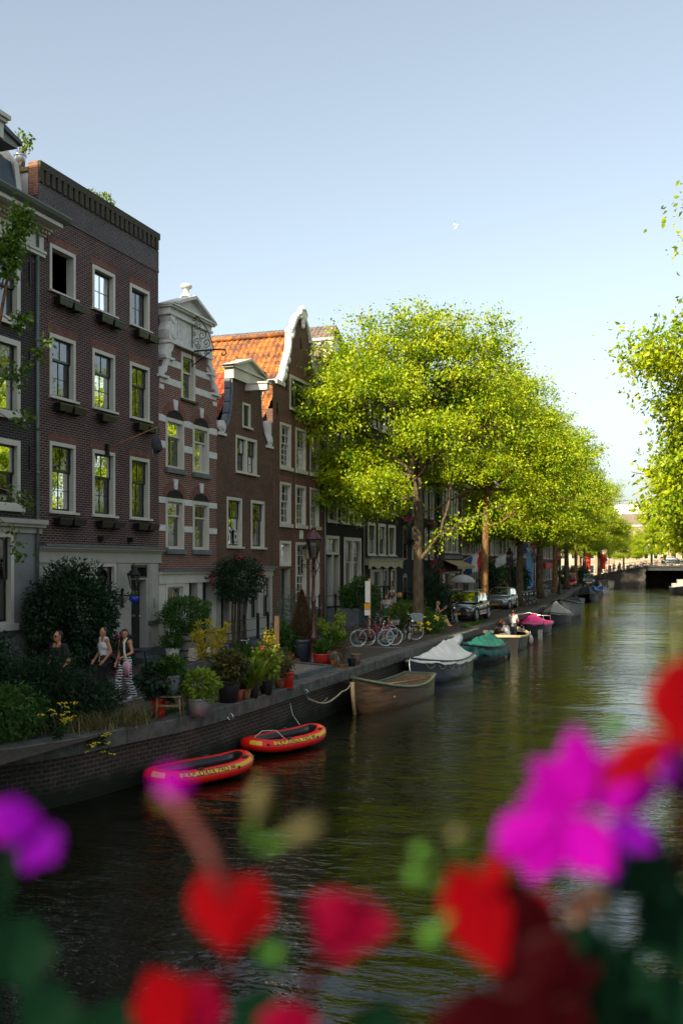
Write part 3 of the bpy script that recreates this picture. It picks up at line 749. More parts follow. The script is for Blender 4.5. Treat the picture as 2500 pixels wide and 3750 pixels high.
mb = MB(); mb.box(h.x - .3, h.x - .02, y0, y1, 13.25, 13.6)
a = y0 + .0; k = 0
while a < y1 - .05:
    mb.box(h.x - .02, h.x + .07, a, min(a + .15, y1), 13.25, 13.6); a += 0.262
mb.box(h.x - .3, h.x + .075, y0, y1, 13.6, 13.8)
h.obj(mb, 'corbel_parapet', brick_mat('mossy dark brick', (0.075, 0.055, 0.045), (0.05, 0.042, 0.038), (0.10, 0.10, 0.07), ms=0.008, stain=.6, grime=(0.05, 0.055, 0.02)))
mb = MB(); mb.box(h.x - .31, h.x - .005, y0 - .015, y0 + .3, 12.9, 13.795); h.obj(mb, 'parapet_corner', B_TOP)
mb = MB(); mb.box(h.x - 9, h.x - .3, y0, y0 + .25, 11.5, 13.55); h.obj(mb, 'plastered_side_wall', mat('pale plaster', (0.60, 0.58, 0.55), 0.8, 0.06))
mb = MB(); mb.box(h.x - 9, h.x - .29, y0 - .05, y0 + .3, 13.55, 13.66); h.obj(mb, 'coping', mat('mossy coping', (0.25, 0.18, 0.07), 0.9, 0.4, 8))
h.sides(12.6, B_H2); h.box('flat_roof', SLATE, -9, -.3, y0, y1, 12.55, 12.7); 
mb = MB(); mb.box(h.x - 9, h.x - .3, y1 - .25, y1 - .003, 12.6, 13.6); h.obj(mb, 'side_parapet', B_H2)
h.cornice([(3.18, 3.24, .05), (3.24, 3.50, .03), (3.50, 3.56, .10), (3.56, 3.62, .2)], 'shop_cornice', CREAM, y1=y1 + .15)
h.cornice([(3.62, 3.69, .26)], 'cornice_flashing', LEAD, y1=y1 + .22)
h.cornice([(0, .45, .06)], 'plinth', BLUESTONE, y1=26.6); h.box('plinth_block', BLUESTONE, -.1, .08, 27.75, y1, 0, .5)
mb = MB()
for (a, b) in ((25.95, 26.6), (27.78, 28.33)):
    mb.box(h.x, h.x + .03, a, b, .95, 3.15)
    mb.box(h.x + .03, h.x + .04, a + .1, b - .1, 1.5, 3.0); mb.box(h.x + .03, h.x + .04, a + .1, b - .1, .6, 1.2)
mb.box(h.x, h.x + .02, 24.6, 26.6, .5, .9)
h.obj(mb, 'pilaster', CREAM)
h.box('sill_band', BLUESTONE, 0, .09, 24.4, 26.62, .9, 1.0); h.box('sill_block', BLUESTONE, 0, .1, 27.75, 28.36, 1.22, 1.34)
h.box('door_step', BLUESTONE, -.3, .55, 26.55, 27.85, 0, .28); h.box('threshold', BLUESTONE, -.3, .25, 26.6, 27.8, .28, .5)
NUMB = mat('dark lettering', (0.01, 0.01, 0.012), 0.5, 0)
text_obj('62', .17, NUMB, h.root, (0.045, 26.26 - y0, 2.02), (R(90), 0, R(90)), 'house_number')
h.box('doorbell_panel', mat('brushed steel', (.3, .3, .3), .4, metal=.7), .04, .055, 28.0, 28.1, 1.75, 2.05)
for a in (25.0, 26.6):
    h.box('wall_spotlight', BLACK, .0, .2, a - .1, a + .1, 3.82, 3.95)
boxes2 = []
for r_, zz in enumerate((4.36, 7.44, 10.3)):
    for c_, (a, b) in enumerate(cols):
        if r_ == 1 and c_ == 1: boxes2 += list(flower_box(h, a + .05, b - .35, zz, 1)); continue
        boxes2 += list(flower_box(h, a + .02, b + .16, zz))
rw = ['lowest', 'middle', 'top']; cw = ['left', 'centre', 'right']
i_ = 0
for r_ in range(3):
    for c_ in range(3):
        for k in range(1 if (r_ == 1 and c_ == 1) else 2):
            if r_ == 1 and c_ == 1: lab = 'single black window box under the middle-row centre window of house 62'
            else: lab = 'black window box, %s half of the pair under the %s-row %s window of house 62' % (('left', 'right')[k], rw[r_], cw[c_])
            tag(boxes2[i_], lab, group='black window boxes on house 62'); i_ += 1

# --- third house: red brick with white bands and white neck gable
y0, y1 = 28.40, 32.56
h = House('canal_house', 'red brick house with white stone bands and ornate white pedimented gable', y0, y1, B_H3)
H3 = h
WS = mat('white stone', (0.66, 0.65, 0.62), 0.7, 0.15, 5, bump=0.15)
for (z0, z1) in ((3.62, 5.33), (6.30, 7.97)):
    for k, (a, b) in enumerate(((28.85, 30.08), (30.72, 31.92))):
        h.window(a, b, z0, z1, cols=1 + (z0 > 5), rows_up=1, rows_lo=1, split=.68, frame=WHITE, sash=WHITE, fw=.11, curtain=.75, sill=LEAD, sillw=.14)
h.window(29.88, 30.88, 8.72, 10.32, cols=1, rows_up=1, rows_lo=1, split=.62, sash=WHITE, fw=.12, sill=BLACK)
up = h.holes[:]
h.window(28.85, 30.1, .95, 2.5, cols=2, rows_lo=1, sash=WHITE, fw=.1, split=.5, curtain=.8)
prof = [(y0, 9.25), (28.62, 9.3), (28.62, 9.9), (28.95, 9.95), (29.1, 10.47), (29.1, 11.6), (31.75, 11.6), (31.75, 10.47), (31.9, 9.95), (32.25, 9.9), (32.25, 9.3), (y1, 9.25)]
prof = [(y0, 9.25), (28.75, 9.9), (29.05, 10.45), (29.05, 11.6), (31.85, 11.6), (31.85, 10.45), (32.1, 9.9), (y1, 9.25)]
h.wall(profile=prof, zb=2.55)
hp = House.__new__(House); hp.__dict__ = dict(h.__dict__); hp.m = WHITE
panel_door(hp, 30.45, 31.1, .15, 2.5); panel_door(hp, 31.45, 32.2, .15, 2.5); hp.wall(top=2.55)
h.sides(9.2, B_H3)
bd = MB(); X = h.x
def bandseg(z, ya, yb, hh=.17): bd.box(X, X + .02, ya, yb, z - hh, z)
for z in (5.34, 4.43): 
    for s_ in ((y0, 28.83), (30.1, 30.70), (31.94, y1)): bandseg(z, *s_, .2)
for z in (8.02, 7.16):
    for s_ in ((y0, 28.83), (30.1, 30.70), (31.94, y1)): bandseg(z, *s_, .22)
for z, ins in ((9.26, 0.05), (9.9, .4)):
    bandseg(z + .02, y0 + ins, 29.86, .22); bandseg(z + .02, 30.9, y1 - ins, .22)
for z, ins in ((9.0, 0.02), (9.55, .1), (10.15, .5)):
    bandseg(z, y0 + ins, y0 + ins + .3, .15); bandseg(z, y1 - ins - .3, y1 - ins, .15)
h.obj(bd, 'stone_bands', WS)
# arches with keystones over the four windows
ar = MB(); ks = MB(); dm = MB()
for z1, a, b in ((5.33, 28.85, 30.08), (5.33, 30.72, 31.92), (7.97, 28.85, 30.08), (7.97, 30.72, 31.92)):
    c = (a + b) / 2; rw_ = (b - a) / 2 + .12; n = 14
    po = [(c + (rw_ + .05) * math.cos(PI * i / n), z1 + .04 + .52 * math.sin(PI * i / n)) for i in range(n + 1)]
    pi_ = [(c + (rw_ - .16) * math.cos(PI * i / n), z1 + .02 + .27 * math.sin(PI * i / n)) for i in range(n, -1, -1)]
    for i in range(n): ar.prism([po[i], po[i + 1], pi_[n - i - 1], pi_[n - i]], 'x', X - .02, X + .022)
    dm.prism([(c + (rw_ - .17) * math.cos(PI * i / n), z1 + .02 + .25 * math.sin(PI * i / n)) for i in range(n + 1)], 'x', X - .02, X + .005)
    ks.prism([(c - .09, z1 + .3), (c + .09, z1 + .3), (c + .13, z1 + .64), (c - .13, z1 + .64)], 'x', X, X + .06)
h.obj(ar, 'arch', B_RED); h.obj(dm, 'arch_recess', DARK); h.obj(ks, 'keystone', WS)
# shop front
h.cornice([(2.5, 2.58, .05), (2.58, 2.82, .03), (2.82, 2.9, .12)], 'shop_cornice', WHITE); h.cornice([(2.9, 2.97, .2)], 'cornice_flashing', LEAD)
h.cornice([(0, .45, .05)], 'plinth', BLUESTONE, y1=30.3); h.box('door_step', BLUESTONE, -.2, .3, 30.3, y1 - .1, 0, .15)
for a, s_ in ((30.28, '58'), (31.27, '56')): text_obj(s_, .13, NUMB, h.root, (0.03, a - y0, 1.75), (R(90), 0, R(90)), 'house_number')
# white gable top
g = MB(); gx = X + .06
def ser(pts): return pts
left = [(y0 - .04, 9.26), (28.44, 9.45), (28.62, 9.62), (28.72, 9.85), (28.66, 9.98), (28.72, 10.1), (28.88, 10.2), (28.98, 10.47), (28.9, 10.6), (28.86, 10.85), (28.98, 11.0), (29.05, 11.15), (29.0, 11.3), (29.08, 11.5)]
rgt = [(2 * 30.45 - a, z) for a, z in left][::-1]
# flanking scrolls as separate strips so that the brick shows between
for S_ in (left, [(2 * 30.45 - a, z) for a, z in left]):
    sg = 1 if S_ is left else -1
    inner = [(28.5, 9.26), (28.75, 9.45), (28.8, 9.62), (28.95, 9.85), (28.95, 9.98), (29.0, 10.1), (29.15, 10.2), (29.25, 10.47), (29.3, 10.6), (29.3, 10.85), (29.3, 11.0), (29.3, 11.15), (29.3, 11.3), (29.3, 11.5)]
    inn = inner if sg == 1 else [(2 * 30.45 - a, z) for a, z in inner]
    for i in range(len(S_) - 1): g.prism([S_[i], S_[i + 1], inn[i + 1], inn[i]], 'x', X - .32, gx + .05)
g.box(X - .3, gx - .01, 29.2, 31.7, 10.47, 11.5)
for yc in (29.18, 31.72):
    for z_, r_ in ((10.75, .15), (11.2, .1)):
        vs = [(yc + r_ * math.cos(t * PI / 6), z_ + r_ * math.sin(t * PI / 6)) for t in range(12)]
        g.prism(vs, 'x', gx, gx + .09)
for (z0, z1, pr) in ((10.42, 10.5, .16), (10.5, 10.55, .1), (11.36, 11.44, .15), (11.44, 11.6, .10), (11.6, 11.66, .22), (11.66, 11.72, .28)):
    g.box(X - .34, X + pr, 29.0 - pr * .6, 31.9 + pr * .6, z0, z1)
for (z, ins) in ((9.26, 0), (9.92, .35)):
    for (a, b) in ((y0 + ins - .1, y0 + ins + .5), (y1 - ins - .5, y1 - ins + .1)): g.box(X - .32, X + .13, a, b, z - .05, z + .03)
for a in (29.55, 29.75, 31.0, 31.2): g.box(X + .05, X + .075, a, a + .12, 10.7, 11.25)
h.obj(g, 'gable', WS)
g = MB(); g.prism([(28.95, 11.72), (31.95, 11.72), (30.45, 12.27)], 'x', X - .3, X + .08)
g.prism([(28.9, 11.73), (30.45, 12.32), (30.45, 12.20), (29.15, 11.73)], 'x', X - .36, X + .3); g.prism([(32.0, 11.73), (30.45, 12.32), (30.45, 12.20), (31.75, 11.73)], 'x', X - .36, X + .3)
h.obj(g, 'pediment', WS)
g = MB(); g.lathe([(.001, 12.22), (.19, 12.22), (.19, 12.36), (.11, 12.41), (.09, 12.54), (.13, 12.58), (.19, 12.62), (.20, 12.68), (.15, 12.74), (.05, 12.77), (.001, 12.77)], (X - .1, 30.45, 0), 14); h.obj(g, 'finial', WS)
g = MB(); g.prism([(y0 + .04, 9.2), (y0 + .1, 11.15), (30.45, 11.8), (31.8, 11.15), (y1 - .1, 9.2)], 'x', X - 8, X - .34); h.obj(g, 'roof', SLATE)
g = MB(); g.box(X - .3, X + .03, y0 + .002, y0 + .25, 9.2, 9.27); h.obj(g, 'kneeler', WS)
# scrolled iron bracket with hoist hook
ib = MB()
def spiral(c, r0, turns, a0, d=1, n=22):
    return [(X + .25, c[0] + r0 * (1 - i / n * .85) * math.cos(a0 + d * turns * 2 * PI * i / n), c[1] + r0 * (1 - i / n * .85) * math.sin(a0 + d * turns * 2 * PI * i / n)) for i in range(n + 1)]
by = 30.55
P3 = lambda x_, z_: (X + x_, by, z_)
ib.tube([P3(.05, 10.45), P3(1.15, 10.45)], .03)
ib.tube([P3(1.15, 10.45), P3(1.32, 10.42), P3(1.36, 10.3), P3(1.26, 10.22), P3(1.18, 10.3)], .025)
ib.tube([P3(.1, 11.75), P3(.35, 11.55), P3(.62, 11.2), P3(.8, 10.8), P3(.9, 10.45)], .018); ib.tube([P3(.08, 11.75), P3(.08, 9.9)], .018)
ib.tube([P3(.05, 9.95), P3(.5, 10.2), P3(.85, 10.45)], .018)
for (cx, cz, rr, a0, d) in ((.3, 11.3, .16, 1, 1), (.45, 10.98, .18, 2, -1), (.25, 10.75, .15, 0, 1), (.62, 10.7, .16, 4, 1), (.3, 10.58, .11, 3, -1), (.35, 10.33, .1, 2, 1), (.6, 10.36, .08, 0, -1), (.16, 11.55, .1, 0, 1), (.14, 11.05, .09, 0, -1)):
    n = 18; ib.tube([(X + cx + rr * (1 - i / n * .8) * math.cos(a0 + d * 9 * i / n), by, cz + rr * (1 - i / n * .8) * math.sin(a0 + d * 9 * i / n)) for i in range(n + 1)], .013, 5)
h.obj(ib, 'iron_bracket', IRON)

# --- fourth house: low neck gable, brown brick
y0, y1 = 32.58, 37.64
h = House('canal_house', 'low brown brick house with curved lead-edged neck gable and white pediment', y0, y1, B_H4)
h.window(34.14, 36.05, 6.64, 8.04, style='sash', cols=2, rows_up=1, rows_lo=2, split=.52, twin=True, fw=.10, sill=WHITE)
h.window(33.38, 34.68, 3.78, 5.65, cols=2, rows_up=1, rows_lo=2, split=.6, fw=.1, curtain=.9)
h.window(35.52, 36.80, 3.78, 5.65, cols=2, rows_up=1, rows_lo=2, split=.6, fw=.1, curtain=.9)
h.window(34.74, 35.45, 8.42, 9.36, style='fixed', cols=1, fw=.08, open_=False)
mb = MB(); mb.box(h.x - .12, h.x - .05, 34.82, 35.37, 8.48, 9.27); h.obj(mb, 'shutter', BGREEN)
lm = MB()
for (a, b, c, d) in h.holes: lm.box(h.x - .01, h.x + .01, a - .12, b + .12, d, d + .25)
h.obj(lm, 'lintel_course', B_H5)
L = [(y0, 8.1), (32.95, 8.0), (33.25, 8.12), (33.5, 8.4), (33.68, 8.75), (33.78, 9.2), (33.82, 9.7), (33.82, 10.1)]
C_ = 35.1
Rr = [(2 * C_ - a, z) for a, z in L][::-1]; Rr = [(min(a, y1), z) for a, z in Rr]
prof = L + [(33.82, 10.35), (36.4, 10.35)] + Rr[0:]
prof = [(a, z) for a, z in prof]
h.wall(profile=prof, zb=2.95)
hp = House.__new__(House); hp.__dict__ = dict(h.__dict__); hp.m = CREAM
for (a, b) in ((35.45, 36.2), (36.6, 37.4)): hp.window(a, b, 1.0, 2.65, cols=2, rows_up=1, rows_lo=2, frame=CREAM, fw=.05, nm='window', sill=None)
panel_door(hp, 34.35, 35.1, .3, 2.5, glass=True); panel_door(hp, 32.9, 33.6, .3, 2.5)
hp.wall(top=2.97)
h.sides(8.0, B_H4)
h.cornice([(2.66, 2.72, .05), (2.72, 2.9, .03), (2.9, 2.98, .12)], 'shop_cornice', CREAM); h.cornice([(2.98, 3.06, .2)], 'cornice_flashing', LEAD, y1=y1 + .1)
mb = MB()
for S_ in (L[1:], [(2 * C_ - a, z) for a, z in L][1:]):
    for (a, za), (b, zb_) in zip(S_[:-1], S_[1:]):
        sg = -1 if S_ is L[1:] or S_[0][0] < C_ else 1
        mb.prism([(a, za), (b, zb_), (b + sg * .05, zb_), (a + sg * .05, za)], 'x', h.x - .25, h.x + .05)
        mb.prism([(a + sg * .0, za + .0), (b, zb_), (b - sg * -.14, zb_), (a - sg * -.14, za + .04)], 'x', h.x - .25, h.x - .02)
mb.box(h.x - .25, h.x + .04, 33.76, 33.84, 9.9, 10.35); mb.box(h.x - .25, h.x + .04, 36.36, 36.44, 9.9, 10.35)
h.obj(mb, 'lead_edge', LEAD)
mb = MB()
for yc in (32.95, y1 - .35):
    mb.box(h.x - .35, h.x + .08, yc - .33, yc + .3, 7.86, 7.96)
    for r_, z_ in ((.24, 8.18),):
        mb.prism([(yc + r_ * math.cos(t * PI / 8), z_ + r_ * math.sin(t * PI / 8)) for t in range(16)], 'x', h.x - .3, h.x + .07)
        mb.prism([(yc + .5 * r_ * math.cos(t * PI / 8), z_ + .5 * r_ * math.sin(t * PI / 8)) for t in range(16)], 'x', h.x - .1, h.x + .12)
h.obj(mb, 'scroll_stone', WS)
mb = MB(); mb.box(h.x - .25, h.x + .12, 33.72, 36.5, 10.1, 10.5); mb.box(h.x - .3, h.x + .2, 33.6, 36.6, 10.5, 10.58)
mb.prism([(33.6, 10.58), (36.6, 10.58), (35.1, 11.0)], 'x', h.x - .4, h.x + .1)
mb.prism([(33.5, 10.58), (35.1, 11.08), (35.1, 10.98), (33.75, 10.58)], 'x', h.x - .3, h.x + .26); mb.prism([(36.7, 10.58), (35.1, 11.08), (35.1, 10.98), (36.45, 10.58)], 'x', h.x - .45, h.x + .26)
h.obj(mb, 'pediment', WHITE)
mb = MB(); mb.box(h.x, h.x + .92, 34.98, 35.24, 9.83, 10.08); mb.box(h.x, h.x + .97, 34.93, 35.29, 10.08, 10.14)
q = h.obj(mb, 'hoist_beam', WHITE); mb = MB(); mb.tube([(h.x + .7, 35.1, 9.84), (h.x + .7, 35.1, 9.7), (h.x + .76, 35.1, 9.6), (h.x + .7, 35.1, 9.52), (h.x + .62, 35.1, 9.6)], .02); h.obj(mb, 'hook', WHITE, q)
mb = MB(); zr = 10.6
tiles(mb, (h.x - .35, y0 + .05, 7.9), (h.x - 8, y0 + .05, 7.9), (h.x - 8, C_, zr), (h.x - .35, C_, zr)); tiles(mb, (h.x - 8, y1 - .05, 7.9), (h.x - .35, y1 - .05, 7.9), (h.x - .35, C_, zr), (h.x - 8, C_, zr))
# make the tiles face outwards whatever the winding
h.obj(mb, 'roof', TILE_R)
poster = MB(); poster.box(h.x - .10, h.x - .095, 34.22, 34.5, 3.9, 4.45); po = h.obj(poster, 'paper_sign', WHITE)
text_obj('PEACE', .085, NUMB, h.root, (-.09, 34.36 - y0, 4.38), (R(90), 0, R(90)), 'lettering'); text_obj('NOW', .11, NUMB, h.root, (-.09, 34.36 - y0, 3.97), (R(90), 0, R(90)), 'lettering')
dv = MB(); dv.ball((h.x - .09, 34.36, 4.18), (.004, .07, .07)); dv.ball((h.x - .09, 34.31, 4.22), (.004, .05, .03)); h.obj(dv, 'dove_print', NUMB)

# --- fifth house: tall gable with white scrolls and the big orange roof
y0, y1 = 37.66, 43.74
h = House('canal_house', 'tall brown brick house with white scrolled neck gable and orange tiled roof', y0, y1, B_H5)
H5 = h
cs = ((38.42, 39.62), (40.14, 41.35), (41.88, 43.04))
for (z0, z1) in ((4.83, 6.6), (7.24, 9.1)):
    for (a, b) in cs: h.window(a, b, z0, z1, cols=3, rows_up=2, rows_lo=3 if z0 < 7 else 4, split=.55, sash=WHITE, fw=.10, sill=WHITE, sillw=.13, bar=.035)
h.window(39.46, 42.0, 9.80, 11.28, style='fixed', cols=1, fw=.12, nm='hatch_frame', open_=True)
mb = MB()
for (a, b) in ((39.58, 40.2), (41.26, 41.88)): mb.box(h.x - .12, h.x - .06, a, b, 9.88, 11.15)
h.obj(mb, 'side_light', CREAM)
for (a, b) in ((39.66, 40.12), (41.34, 41.8)):
    g = MB(); g.quad((h.x - .055, a, 9.95), (h.x - .055, b, 9.95), (h.x - .055, b, 11.05), (h.x - .055, a, 11.05)); h.obj(g, 'pane', GLASS)
g = MB(); g.box(h.x - .14, h.x - .08, 40.2, 41.26, 9.88, 11.15); h.obj(g, 'hatch_door', BGREEN)
g = MB(); g.quad((h.x - .078, 40.3, 10.0), (h.x - .078, 41.16, 10.0), (h.x - .078, 41.16, 11.05), (h.x - .078, 40.3, 11.05)); h.obj(g, 'pane', GLASS)
g = MB(); g.box(h.x, h.x + .03, 40.1, 41.3, 10.42, 10.45); g.box(h.x, h.x + .03, 40.1, 41.3, 9.95, 9.98)
for i in range(11): g.box(h.x + .005, h.x + .02, 40.13 + i * .11, 40.15 + i * .11, 9.9, 10.45)
h.obj(g, 'balcony_rail', IRON)
lm = MB()
for (a, b, c, d) in h.holes: lm.box(h.x - .01, h.x + .01, a - .1, b + .1, d, d + .28)
h.obj(lm, 'lintel_course', B_RED)
h.window(38.40, 39.62, 3.05, 4.12, style='fixed', cols=3, rows_up=3, sash=WHITE, fw=.1, sill=None, bar=.035); h.window(40.16, 41.4, 1.15, 4.1, cols=3, rows_up=3, rows_lo=4, split=.5, sash=WHITE, fw=.1, bar=.035); h.window(41.9, 43.05, 1.15, 4.1, cols=3, rows_up=3, rows_lo=4, sash=WHITE, fw=.1, bar=.035)
panel_door(h, 38.5, 39.52, .55, 2.95)
c5 = 40.78
Lg = [(y0, 10.72), (38.45, 10.78), (38.85, 11.1), (38.95, 11.4), (39.2, 11.8), (39.48, 12.25), (39.58, 12.7), (39.60, 13.05), (39.85, 13.25), (40.03, 13.55), (40.35, 13.9), (c5, 14.1)]
Rg = [(2 * c5 - a, z) for a, z in Lg][::-1]; Rg[-1] = (y1, 10.75)
h.wall(profile=Lg + Rg[1:], zb=0)
h.sides(9.55, B_H5)
mb = MB()
def along(S_, t=.26, pr=.1):
    for (a, za), (b, zb_) in zip(S_[:-1], S_[1:]):
        dy, dz_ = b - a, zb_ - za; l = math.hypot(dy, dz_)
        if l < 1e-5: continue
        ny, nz = -dz_ / l * t, dy / l * t
        mb.prism([(a, za), (b, zb_), (b + ny, zb_ + nz), (a + ny, za + nz)], 'x', h.x - .18, h.x + pr)
along(Lg[1:], .16); along(Rg[:-1], .16)
rg = random.Random(5)
for S_ in (Lg, [(2 * c5 - a, z) for a, z in Lg]):
    for (a, z) in S_[1:5]: mb.ball((h.x + .06, a + rg.uniform(-.05, .05), z + .02), (.09, .12, .16))
    mb.box(h.x - .2, h.x + .16, S_[7][0] - .2, S_[7][0] + .16, 13.08, 13.2); mb.box(h.x - .35, h.x + .1, S_[1][0] - .55, S_[1][0] + .35, 10.62, 10.8)
    mb.ball((h.x + .1, S_[1][0] + (.1 if S_[1][0] < c5 else -.1), 11.0), (.12, .2, .22)); mb.ball((h.x + .1, S_[6][0], 13.0), (.1, .12, .2))
for i in range(9):
    mb.ball((h.x + .08, c5 + .28 * math.cos(i * .8), 14.15 + .22 * math.sin(i * .8) * (1 - .2 * (i % 2))), (.14, .15, .16))
mb.ball((h.x + .05, c5, 14.15), (.15, .26, .24)); mb.ball((h.x + .1, c5, 13.85), (.1, .16, .22)); mb.ball((h.x + .1, c5, 13.62), (.1, .1, .13)); mb.ball((h.x + .12, c5, 14.34), (.12, .16, .10))
h.obj(mb, 'gable_scrolls', WS)
mb = MB(); zr = 13.3; ce = 41.2
tiles(mb, (h.x - .3, y0 + .02, 9.45), (h.x - 10.5, y0 + .02, 9.45), (h.x - 10.5, 40.9, zr), (h.x - .3, 40.9, zr), .34, .26)
tiles(mb, (h.x - .3, 37.0, 8.9), (h.x - 10.5, 37.0, 8.9), (h.x - 10.5, y0 + .05, 9.5), (h.x - .3, y0 + .05, 9.5), .34, .26)
tiles(mb, (h.x - 10.5, y1, 10.2), (h.x - .35, y1, 10.2), (h.x - .35, 40.9, zr), (h.x - 10.5, 40.9, zr), .34, .26)
h.obj(mb, 'roof', TILE_O)
mb = MB(); mb.tube([(h.x - .3, 40.9, zr + .05), (h.x - 10.5, 40.9, zr + .05)], .12, 8); h.obj(mb, 'ridge_tiles', TILE_O)
mb = MB(); mb.tube([(h.x - 5.2, 41.0, zr), (h.x - 5.2, 41.0, zr + .75)], .13, 10); h.obj(mb, 'flue', GREYW)
mb = MB(); mb.box(h.x - 9, h.x - .02, y0 - .3, y0 - .06, 7.9, 9.0); h.obj(mb, 'plaster_side', mat('pale plaster', (0.6, 0.58, 0.55)))
mb = MB()
for (yc, z) in ((c5, 12.6), (39.1, 10.5), (42.4, 10.5), (38.1, 9.35), (40.0, 9.4), (43.3, 9.4)): mb.box(h.x, h.x + .04, yc - .03, yc + .03, z, z + .5); mb.ball((h.x + .03, yc, z + .25), (.03, .09, .09))
h.obj(mb, 'wall_anchor', IRON)
mb = MB(); mb.box(h.x, h.x + 1.2, 42.9, 43.2, 11.55, 11.8); mb.box(h.x, h.x + 1.25, 42.85, 43.25, 11.8, 11.87); h.obj(mb, 'hoist_beam', WHITE)
mb = MB(); mb.tube([(h.x + .06, y1 - .05, .2), (h.x + .06, y1 - .05, 10.6)], .05); h.obj(mb, 'downpipe', GREYW)
h.box('door_step', BLUESTONE, -.2, .9, 38.0, 43.5, 0, .3); h.box('upper_step', BLUESTONE, -.2, .5, 38.2, 40.0, .3, .55)
h.box('facade_stone', WS, 0, .05, 40.6, 40.95, 4.25, 4.62)

# --- sixth house: black painted, white windows, stoop
y0, y1 = 43.76, 49.60
h = House('canal_house', 'black painted house with tall white windows, grey tiled roof and stoop', y0, y1, B_H6)
H6 = h
for (z0, z1) in ((5.15, 6.85), (7.9, 9.5), (10.75, 12.35)):
    for (a, b) in ((44.15, 45.55), (46.02, 47.32), (47.88, 49.15)): h.window(a, b, z0, z1 - .25 * (a < 45 and z0 > 10), cols=2, rows_up=1, rows_lo=2, sash=WHITE, fw=.13, sill=WHITE, curtain=.5)
h.window(43.98, 45.8, 3.6, 4.5, style='fixed', cols=2, fw=.13, sash=CREAM, sill=None); h.window(46.5, 49.2, 2.0, 4.48, cols=2, rows_up=2, rows_lo=1, twin=True, sash=CREAM, fw=.15, curtain=.6)
for (a, b) in ((44.1, 44.75), (44.98, 45.7)): panel_door(h, a, b, 1.1, 3.5, m=mat('dark brown varnish', (0.03, 0.012, 0.008), .3, .1))
h.holes.append((44.75, 44.98, 1.1, 3.5)); h.box('door_post', CREAM, -.22, .03, 44.76, 44.97, 1.1, 3.59); h.box('door_post', CREAM, -.22, .03, 45.7, 45.85, 1.1, 3.59)
h.wall(top=12.9); h.sides(12.9, B_H6)
h.cornice([(12.75, 12.95, .12), (12.95, 13.1, .3), (13.1, 13.2, .45)], 'cornice', WHITE)
mb = MB(); tiles(mb, (h.x, y0 - .1, 12.9), (h.x - 8, y0 - .1, 12.9), (h.x - 8, 46.6, 15.0), (h.x - .4, 46.6, 15.0)); tiles(mb, (h.x - 8, y1, 12.9), (h.x, y1, 12.9), (h.x - .4, 46.6, 15.0), (h.x - 8, 46.6, 15.0)); h.obj(mb, 'roof', TILE_G)
mb = MB(); mb.box(h.x - 1.4, h.x + .0, 44.9, 45.8, 13.2, 13.9); mb.box(h.x - 1.4, h.x + .07, 44.8, 45.9, 13.9, 14.02); h.obj(mb, 'dormer', WHITE)
mb = MB(); mb.tube([(h.x + .06, y1 - .1, .2), (h.x + .06, y1 - .1, 12.8)], .05); h.obj(mb, 'downpipe', GREYW)
GB = mat('grey green painted plaster', (0.16, 0.17, 0.15), .8, .2)
mb = MB(); mb.box(h.x, h.x + 1.5, 46.2, 49.3, 0, 1.0); h.obj(mb, 'stoop_wall', GB)
mb = MB(); mb.box(h.x, h.x + 1.6, 44.0, 46.2, .0, 1.05); mb.box(h.x, h.x + 1.65, 46.1, 49.35, 1.0, 1.1); h.obj(mb, 'stoop', BLUESTONE)
mb = MB()
mb.tube([(h.x + 1.55, 43.9, 2.02), (h.x + 1.55, 49.0, 2.02), (h.x + 1.55, 49.9, .7)], .045)
for yy in (46.6, 47.1, 48.2, 48.7):
    mb.lathe([(.02, 0), (.05, .05), (.025, .12), (.03, .4), (.05, .45), (.03, .5), (.05, .8), (.02, .92)], (h.x + 1.55, yy, 1.1), 8)
mb.box(h.x + 1.53, h.x + 1.57, 46.4, 49.2, 1.3, 1.42); mb.tube([(h.x + 1.55, 43.9, 1.1), (h.x + 1.55, 43.9, 2.02)], .03)
h.obj(mb, 'stoop_railing', IRON)

# --- seventh house: dark brown, small shop with scalloped cream fascia
y0, y1 = 49.62, 56.1
h = House('canal_house', 'dark brown brick house with scalloped cream fascia over its shop front', y0, y1, B_H7)
for (z0, z1) in ((3.62, 5.38), (6.0, 7.8), (8.3, 9.9), (10.5, 11.9)):
    for (a, b) in ((50.32, 51.7), (52.2, 53.6), (54.1, 55.55)): h.window(a, b, z0, z1, cols=2, rows_up=1, rows_lo=1, fw=.15, curtain=.8, sill=WHITE, sash=BGREEN)
h.window(51.2, 52.6, 1.9, 2.85, style='fixed', cols=1, fw=.12, frame=CREAM, sill=None); h.window(53.1, 54.1, .6, 2.85, cols=1, rows_lo=1, rows_up=1, fw=.1, frame=CREAM, split=.7, sill=None); h.window(54.6, 55.7, .6, 2.85, cols=1, rows_lo=1, fw=.1, frame=CREAM, split=.7, sill=None)
panel_door(h, 51.3, 52.5, .2, 1.85)
h.box('door_post', CREAM, -.1, .05, 50.75, 51.05, 0, 2.9); h.box('door_post', CREAM, -.1, .05, 52.62, 52.85, 0, 2.9)
h.wall(top=12.3); h.sides(12.3)
mb = MB(); mb.prism([(h.x, 12.3), (h.x - 4, 14.5), (h.x - 8.5, 12.3)], 'y', y0, y1); h.obj(mb, 'roof', TILE_G)
mb = MB(); n = 36; pts = [(y0 + .05 + (y1 - y0 - .1) * i / n, 2.98 - .07 * math.cos(i / n * 2 * PI * 4) - .03) for i in range(n + 1)]
